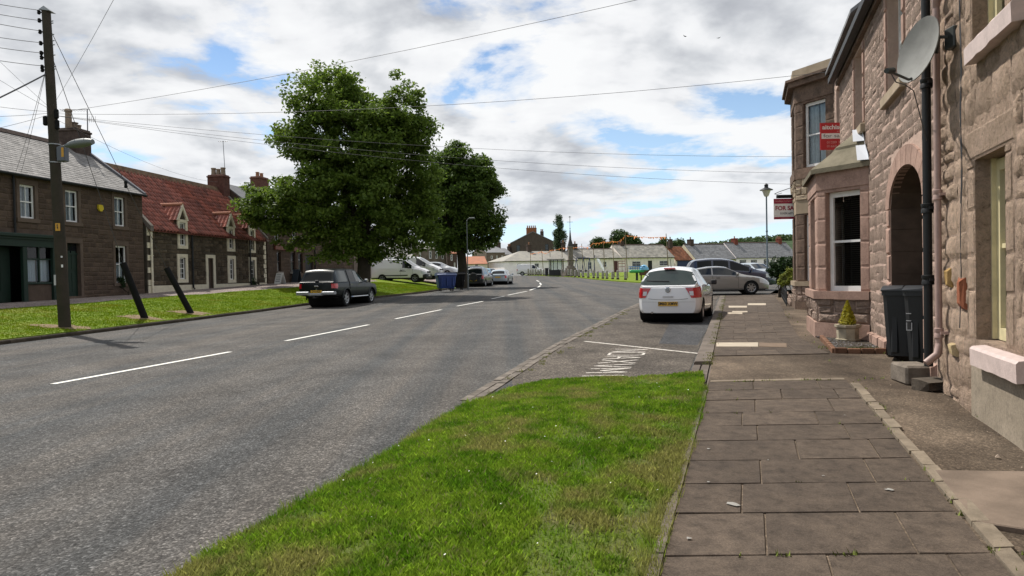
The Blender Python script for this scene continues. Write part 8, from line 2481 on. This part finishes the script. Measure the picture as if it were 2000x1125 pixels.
block('terrace_house', 'lower slate roofed house squeezed between the terrace and the gabled house', (.45, -1), 985, 1002, 146, 497, 485.5, M_TERR, M_SLATE_D, 8, False, [], [(995, 481, 487, .7, 1.0, M_BRICK_D, 3)])
block('long_barn', 'low stone building with a wide pale slate roof behind the vans', (.12, -1), 742, 806, 84, 503, 474, M_TERR, M_SLATE, 12, False, [], [])
# wooded hill
hp = MB(); pts = []
hx = [(1350, 478), (1400, 475), (1440, 469), (1470, 466), (1500, 462.5), (1530, 461), (1570, 461), (1700, 463), (1900, 470), (2100, 480)]
DH = 520
for px, py in hx:
    for dd, k in ((DH - 160, 0), (DH - 60, .75), (DH, 1.0), (DH + 120, .9)):
        t = at(px, py + 3, DH); q = at(px, 540, dd); pts.append((q.x, dd, 1.5 + (t.z - 1.5) * k - (2 if k == 0 else 0)))
n = len(hx); hp.add(pts, [(4 * i + k, 4 * i + 4 + k, 4 * i + 5 + k, 4 * i + 1 + k) for i in range(n - 1) for k in range(3)])
hp.build('hill', mat('wooded_slope', (.03, .055, .018), .9, var=.4, scale=.05), kind='structure', label='low hill beyond the cottages', smooth=True)
HILLTOP = lambda px: interp(hx, px)
# ------------------------------------------------------------------ trees, shrubs, grass
M_LEAF = leafmat('sycamore_leaf', (.070, .125, .014), (.165, .235, .036), .5)
M_LEAF2 = leafmat('second_tree_leaf', (.052, .098, .013), (.115, .175, .028), .45)
M_LEAF3 = leafmat('far_tree_leaf', (.03, .06, .015), (.07, .12, .03), .3)
M_LEAFP = leafmat('poplar_leaf', (.035, .07, .03), (.10, .14, .07), .3)
M_HEDGE = leafmat('dark_shrub_leaf', (.012, .035, .010), (.035, .07, .02), .25)
M_LIME = leafmat('lime_shrub_leaf', (.12, .16, .02), (.26, .28, .04), .3)
M_BARK = mat('dark_bark', (.045, .036, .026), .95, scale=4, bump=.8, bscale=14, col2=(.03, .026, .018))
def crown_clumps(ells, d, n, r, shell=.5, gap=.0, gsc=.25):
    """ells: (px, py, rx, ry, depth radius factor) in photo pixels at depth d -> clump centres in world space"""
    out = []
    sc = d / FPX
    E = []
    for e in ells:
        c = at(e[0], e[1], d + (e[5] if len(e) > 5 else 0)); E.append((c, e[2] * sc, e[3] * sc, (e[4] if len(e) > 4 else .9) * (e[2] + e[3]) / 2 * sc))
    vol = [a * b * c for _, a, b, c in E]; tot = sum(vol)
    tries = 0
    while len(out) < n:
        tries += 1
        q = r.random() * tot
        for k, v in enumerate(vol):
            q -= v
            if q <= 0: break
        c, a, b, dd = E[k]
        v = rvec(r) * (r.random() ** (1 / 3) if r.random() > shell else r.uniform(.8, 1.02))
        p = Vector((c.x + v.x * a, c.y + v.y * dd, c.z + v.z * b))
        if gap and tries < 3 * n and noise.noise(p * gsc + Vector((7, 3, 1))) < -gap: continue
        out.append((p, v))
    return out
def tree(name, label, base, ells, d, nclump, leaves, lsize, crad, lm, trunk, split_z, limbs, seed, shell=.45, gap=.16, gsc=.28, cat='tree', group=None, flat=.6, bark=None):
    r = random.Random(seed); base = Vector(base)
    t = thing(name, label, cat, tuple(base), None, group)
    cl = crown_clumps(ells, d, nclump, r, shell, gap, gsc)
    mb = MB()
    for c, v in cl:
        k = max(3, int(leaves * r.uniform(.5, 1.4))); cr = crad * r.uniform(.6, 1.3)
        for _ in range(k):
            o = rvec(r) * cr * r.random() ** .5; o.z *= flat
            n = (rvec(r) + Vector((0, 0, .9)) + v * .3).normalized()
            leaf(mb, c + o, n, lsize * r.uniform(.7, 1.3), r)
    mb.build('crown', lm, t, kind=None)
    mb = MB(); top = base + Vector((0, 0, split_z))
    pts = [base + Vector((0, 0, -.3)), base + Vector((0, 0, .25)), base.lerp(top, .5) + Vector((trunk * .2, 0, 0)), top]
    mb.tube(pts, [trunk * 1.5, trunk * 1.1, trunk * .95, trunk * .85], 14); 
    tops = []
    far = sorted(cl, key=lambda q: r.random())[:limbs * 4]
    for i in range(limbs):
        c, v = far[i]
        m = top.lerp(c, .45) + Vector((0, 0, (c - top).length * .14)) + rvec(r) * .35
        mb.tube([top - Vector((0, 0, trunk)), top.lerp(m, .5), m, c], [trunk * .55, trunk * .36, trunk * .22, .03], 7); tops.append(m)
    for i in range(limbs, len(far)):
        c, v = far[i]; m = min(tops, key=lambda q: (q - c).length); k = m.lerp(c, .5) + Vector((0, 0, .2))
        mb.tube([m, k, c], [trunk * .16, trunk * .10, .018], 5)
    mb.build('trunk', bark or M_BARK, t, smooth=.9)
    return t
B = at(709, 545, 42); bz = T(B.x, 42) + .1
BIG = [(635, 185, 80, 58), (748, 200, 70, 68), (700, 182, 45, 44), (805, 258, 50, 38), (600, 268, 62, 55), (705, 285, 125, 100), (580, 350, 62, 58), (770, 350, 85, 80), (680, 390, 150, 80), (540, 408, 72, 46), (800, 420, 62, 65), (615, 450, 90, 42), (755, 455, 88, 50), (680, 478, 95, 32), (828, 262, 24, 18), (505, 385, 22, 38), (640, 495, 60, 22), (740, 498, 45, 18)]
tree('sycamore_tree', 'huge broad leafy sycamore standing on the verge behind the pickup', (B.x, 42, bz), BIG, 42, 1350, 90, .20, .66, M_LEAF, .40, 3.2, 16, 21, shell=.5, gap=.24, gsc=.42)
B = at(902, 545, 57); bz = T(B.x, 57)
tree('round_tree', 'smaller dense round tree beyond the refuse bins', (B.x, 57, bz), [(900, 335, 58, 52), (925, 395, 58, 62), (865, 410, 50, 58), (895, 445, 72, 38), (950, 430, 32, 45), (930, 475, 38, 16), (870, 470, 50, 20), (905, 380, 75, 70)], 57, 760, 95, .23, .70, M_LEAF2, .42, 3.0, 12, 31, shell=.5, gap=.14, gsc=.35)
B = at(1092, 530, 128)
tree('poplar_tree', 'slender upright poplar behind the white cottage', (B.x, 128, 1.7), [(1092, 428, 4.5, 10), (1091, 446, 10, 18), (1094, 462, 12, 18), (1092, 482, 10, 18), (1091, 500, 7, 14)], 128, 170, 60, .22, .5, M_LEAFP, .16, 2.5, 5, 41, shell=.4, gap=.2, gsc=.8, flat=1.2)
for i, (px, py, rx, ry, d, lab) in enumerate(((1168, 474, 9, 8, 150, 'low bushy tree just left of the round treetops behind the cottages'), (1212, 468, 19, 17, 150, 'round bushy treetop behind the cream cottage roof'), (1236, 474, 14, 11, 152, 'smaller bushy treetop touching the round one'), (1303, 474, 16, 14, 150, 'bushy treetop behind the tall roofed cottage chimney'), (1322, 478, 12, 9, 152, 'lower bushy tree beside the orange roofed garage'), (1262, 481, 18, 4, 155, 'low hedge-like tree line between the two treetops'), (1186, 482, 14, 6, 153, 'low shrubby tree peeping over the cream cottage roof'))):
    tree('bushy_tree', lab, (at(px, 520, d).x, d, 1.7), [(px, py, rx, ry, .8), (px - rx * .4, py + ry * .5, rx * .8, ry * .8, .8), (px + rx * .4, py + ry * .4, rx * .7, ry * .8, .8)], d, 120, 45, .40, .9, M_LEAF3, .2, 3, 4, 50 + i, group='trees behind the cottages', gap=.2)
r9 = random.Random(77); mb = MB()
for i in range(3600):
    px = r9.uniform(1360, 1700); k = r9.random(); q = at(px, HILLTOP(px) + 3 + r9.uniform(-2.2, 22), DH - 40 * k)
    for _ in range(5): leaf(mb, q + rvec(r9) * 1.6, (rvec(r9) + Vector((0, -.3, .8))).normalized(), 1.7, r9)
tag(mb.build('distant_wood', M_LEAF3), 'wooded skyline of the far hill', kind='stuff')
# shrubs beyond the bay
B = at(1522, 545, 31)
tree('dark_shrub', 'dark dense shrub beyond the railing beside the lamp post', (B.x, 31, T(B.x, 31)), [(1519, 525, 15, 22), (1534, 520, 15, 22), (1528, 535, 20, 18)], 31, 170, 60, .085, .2, M_HEDGE, .05, .3, 5, 61, cat='shrub', gap=.3)
B = at(1537, 555, 28)
tree('lime_shrub', 'yellow green shrub at the foot of the two storey bay', (B.x, 28, Pv(B.x, 28)), [(1536, 545, 12, 11), (1528, 552, 9, 6), (1543, 533, 5, 8)], 28, 60, 55, .06, .14, M_LIME, .03, .2, 4, 62, cat='shrub', gap=.3)
B = FL.at(FL.hit(494, 550)[0], .4); B.z = T(B.x, B.y)
tree('round_bush', 'small dark round bush against the red roofed cottage wall', tuple(B), [(492.5, 551, 6.5, 9)], B.y, 30, 50, .08, .2, M_HEDGE, .04, .2, 3, 63, cat='shrub', gap=1)
B = FL.at(dn[0][0] + .4, .35); B.z = T(B.x, B.y)
tree('window_plant', 'dark leafy plant growing below the ground floor window of the stone house', tuple(B), [(236, 552, 9, 10, .4)], B.y, 26, 40, .06, .15, M_HEDGE, .03, .2, 3, 64, cat='plant', gap=1)

# grass blades
def blades(name, poly, zf, n, h, m, seed, w=.006, lean=.5, bias=None, patch=None):
    r = random.Random(seed); xs = [p[0] for p in poly]; ys = [p[1] for p in poly]
    x0, x1, y0, y1 = min(xs), max(xs), min(ys), max(ys)
    V, F_ = [], []
    c = 0
    while c < n:
        x = r.uniform(x0, x1); y = r.uniform(y0, y1) if bias is None else bias(r)
        if not inside((x, y), poly): continue
        k = noise.noise((x * .9, y * .9, 11)) * .5 + noise.noise((x * 3.1, y * 3.1, 5)) * .5
        if patch and k < -.16 and r.random() < .75: c += 1; continue
        z = zf(x, y); hh = h * r.uniform(.45, 1.25) * (1 + .7 * k); a = r.uniform(0, 6.283); b = r.uniform(0, 6.283)
        ww = w * r.uniform(.7, 1.4)
        dx, dy = math.cos(a) * ww, math.sin(a) * ww; lx, ly = math.cos(b) * hh * lean * r.uniform(.2, 1.5), math.sin(b) * hh * lean * r.uniform(.2, 1.5)
        i = len(V)
        V += [(x - dx, y - dy, z - .006), (x + dx, y + dy, z - .006), (x + dx * .6 + lx * .45, y + dy * .6 + ly * .45, z + hh * .62), (x + lx, y + ly, z + hh)]
        F_.append((i, i + 1, i + 2)); F_.append((i, i + 2, i + 3)); c += 1
    me = bpy.data.meshes.new(name); me.from_pydata(V, [], F_); me.materials.append(m); me.update()
    o = bpy.data.objects.new(name, me); COL.objects.link(o); return o
vp = [p for p in verge_poly if p[1] > 2.4] + []
vp = VERGE_L + _vr[:-1] + [(PE_L(2.6) - .05, 2.6), (-2.0, 2.6)]
tag(blades('grass', vp, zverge, 210000, .042, M_BLADE, 5, .0048, .7, patch=True), 'short daisy flecked grass of the near verge', kind='stuff')
ed = []
r3 = random.Random(9); mb = MB()
for i in range(9000):      # ragged edge of longer blades overhanging kerb and road
    if r3.random() < .55: y = r3.uniform(2.6, 8.3); x = PE_L(y) + r3.uniform(-.10, .05) + .04 * noise.noise((y * 2, 1, 3))
    else:
        y = r3.uniform(3.3, 8.3); x = vxl(y) + r3.uniform(-.05, .1) + .06 * noise.noise((y * 2, 5, 3))
    z = zverge(x, y); h = r3.uniform(.025, .075); a = r3.uniform(0, 6.283); b = r3.uniform(0, 6.283); w = .004
    dx, dy = math.cos(a) * w, math.sin(a) * w; mb.add([(x - dx, y - dy, z - .03), (x + dx, y + dy, z - .03), (x + math.cos(b) * h * .6, y + math.sin(b) * h * .6, z + h)], [(0, 1, 2)])
tag(mb.build('edge_grass', M_BLADE), 'longer ragged grass along the verge edges', kind='stuff')
mb = MB(); mbp = MB()
for i in range(45):
    for _ in range(50):
        y = r3.uniform(3.4, 9.6); x = r3.uniform(-2, 2.4)
        if inside((x, y), vp): break
    z = zverge(x, y) + r3.uniform(.022, .045); n = (rvec(r3) * .4 + Vector((-.2, -.3, 1))).normalized(); s = r3.uniform(.004, .008)
    u = n.orthogonal().normalized(); w = n.cross(u); k = 8
    vs = [Vector((x, y, z))] + [Vector((x, y, z)) + (u * math.cos(6.283 * q / k) + w * math.sin(6.283 * q / k)) * s * (1 if q % 2 else .7) for q in range(k)]
    mb.add(vs, [(0, 1 + q, 1 + (q + 1) % k) for q in range(k)])
tag(mb.build('daisies', mat('daisy_white', (.75, .75, .70), .6)), 'tiny white daisies scattered in the near verge', kind='stuff')
mb = MB()
for i in range(120):
    q = gp(r3.gauss(940, 60), r3.uniform(770, 1000)); y = q[1]; x = q[0] + r3.uniform(.5, 1.5)
    pass
lvp = [lk_off(.15, y) for y in (16, 20, 24, 28, 31, 34, 37, 40, 43, 46, 50, 55)] + [lk_off(4.95, y) for y in (50, 44, 40, 36, 32, 28, 24, 20, 16)]
tag(blades('verge_grass', lvp, zlv, 110000, .035, M_BLADE2, 6, .012, .7), 'bright mown grass of the far verge', kind='stuff')
mb = MB()
for i in range(70):
    y = r3.uniform(8.6, 27); t = poly_at(cp, r3.uniform(0, 18))
    if not t: continue
    x, y = t[0] + r3.uniform(-.05, .25), t[1]; z = T(x, y) + .01
    if r3.random() < .5: continue
    for _ in range(14): a = r3.uniform(0, 6.28); h = r3.uniform(.02, .06); X, Y = x + r3.gauss(0, .03), y + r3.gauss(0, .05); mb.add([(X - .005, Y, z), (X + .005, Y, z), (X + math.cos(a) * h * .7, Y + math.sin(a) * h * .7, z + h)], [(0, 1, 2)])
for i in range(420):
    y = r3.uniform(9.5, 33); x = PE_L(y) - .02 + r3.uniform(-.05, .06)
    if noise.noise((y * .8, 0, 2)) < -.05: continue
    z = Pv(x, y)
    for _ in range(5): a = r3.uniform(0, 6.28); h = r3.uniform(.012, .04); X, Y = x + r3.gauss(0, .03), y + r3.gauss(0, .06); mb.add([(X - .004, Y, z), (X + .004, Y, z), (X + math.cos(a) * h * .8, Y + math.sin(a) * h * .8, z + h)], [(0, 1, 2)])
tag(mb.build('kerb_weeds', leafmat('weed_leaf', (.12, .15, .03), (.22, .21, .07), .3)), 'small weeds growing along the kerb and channel', kind='stuff')
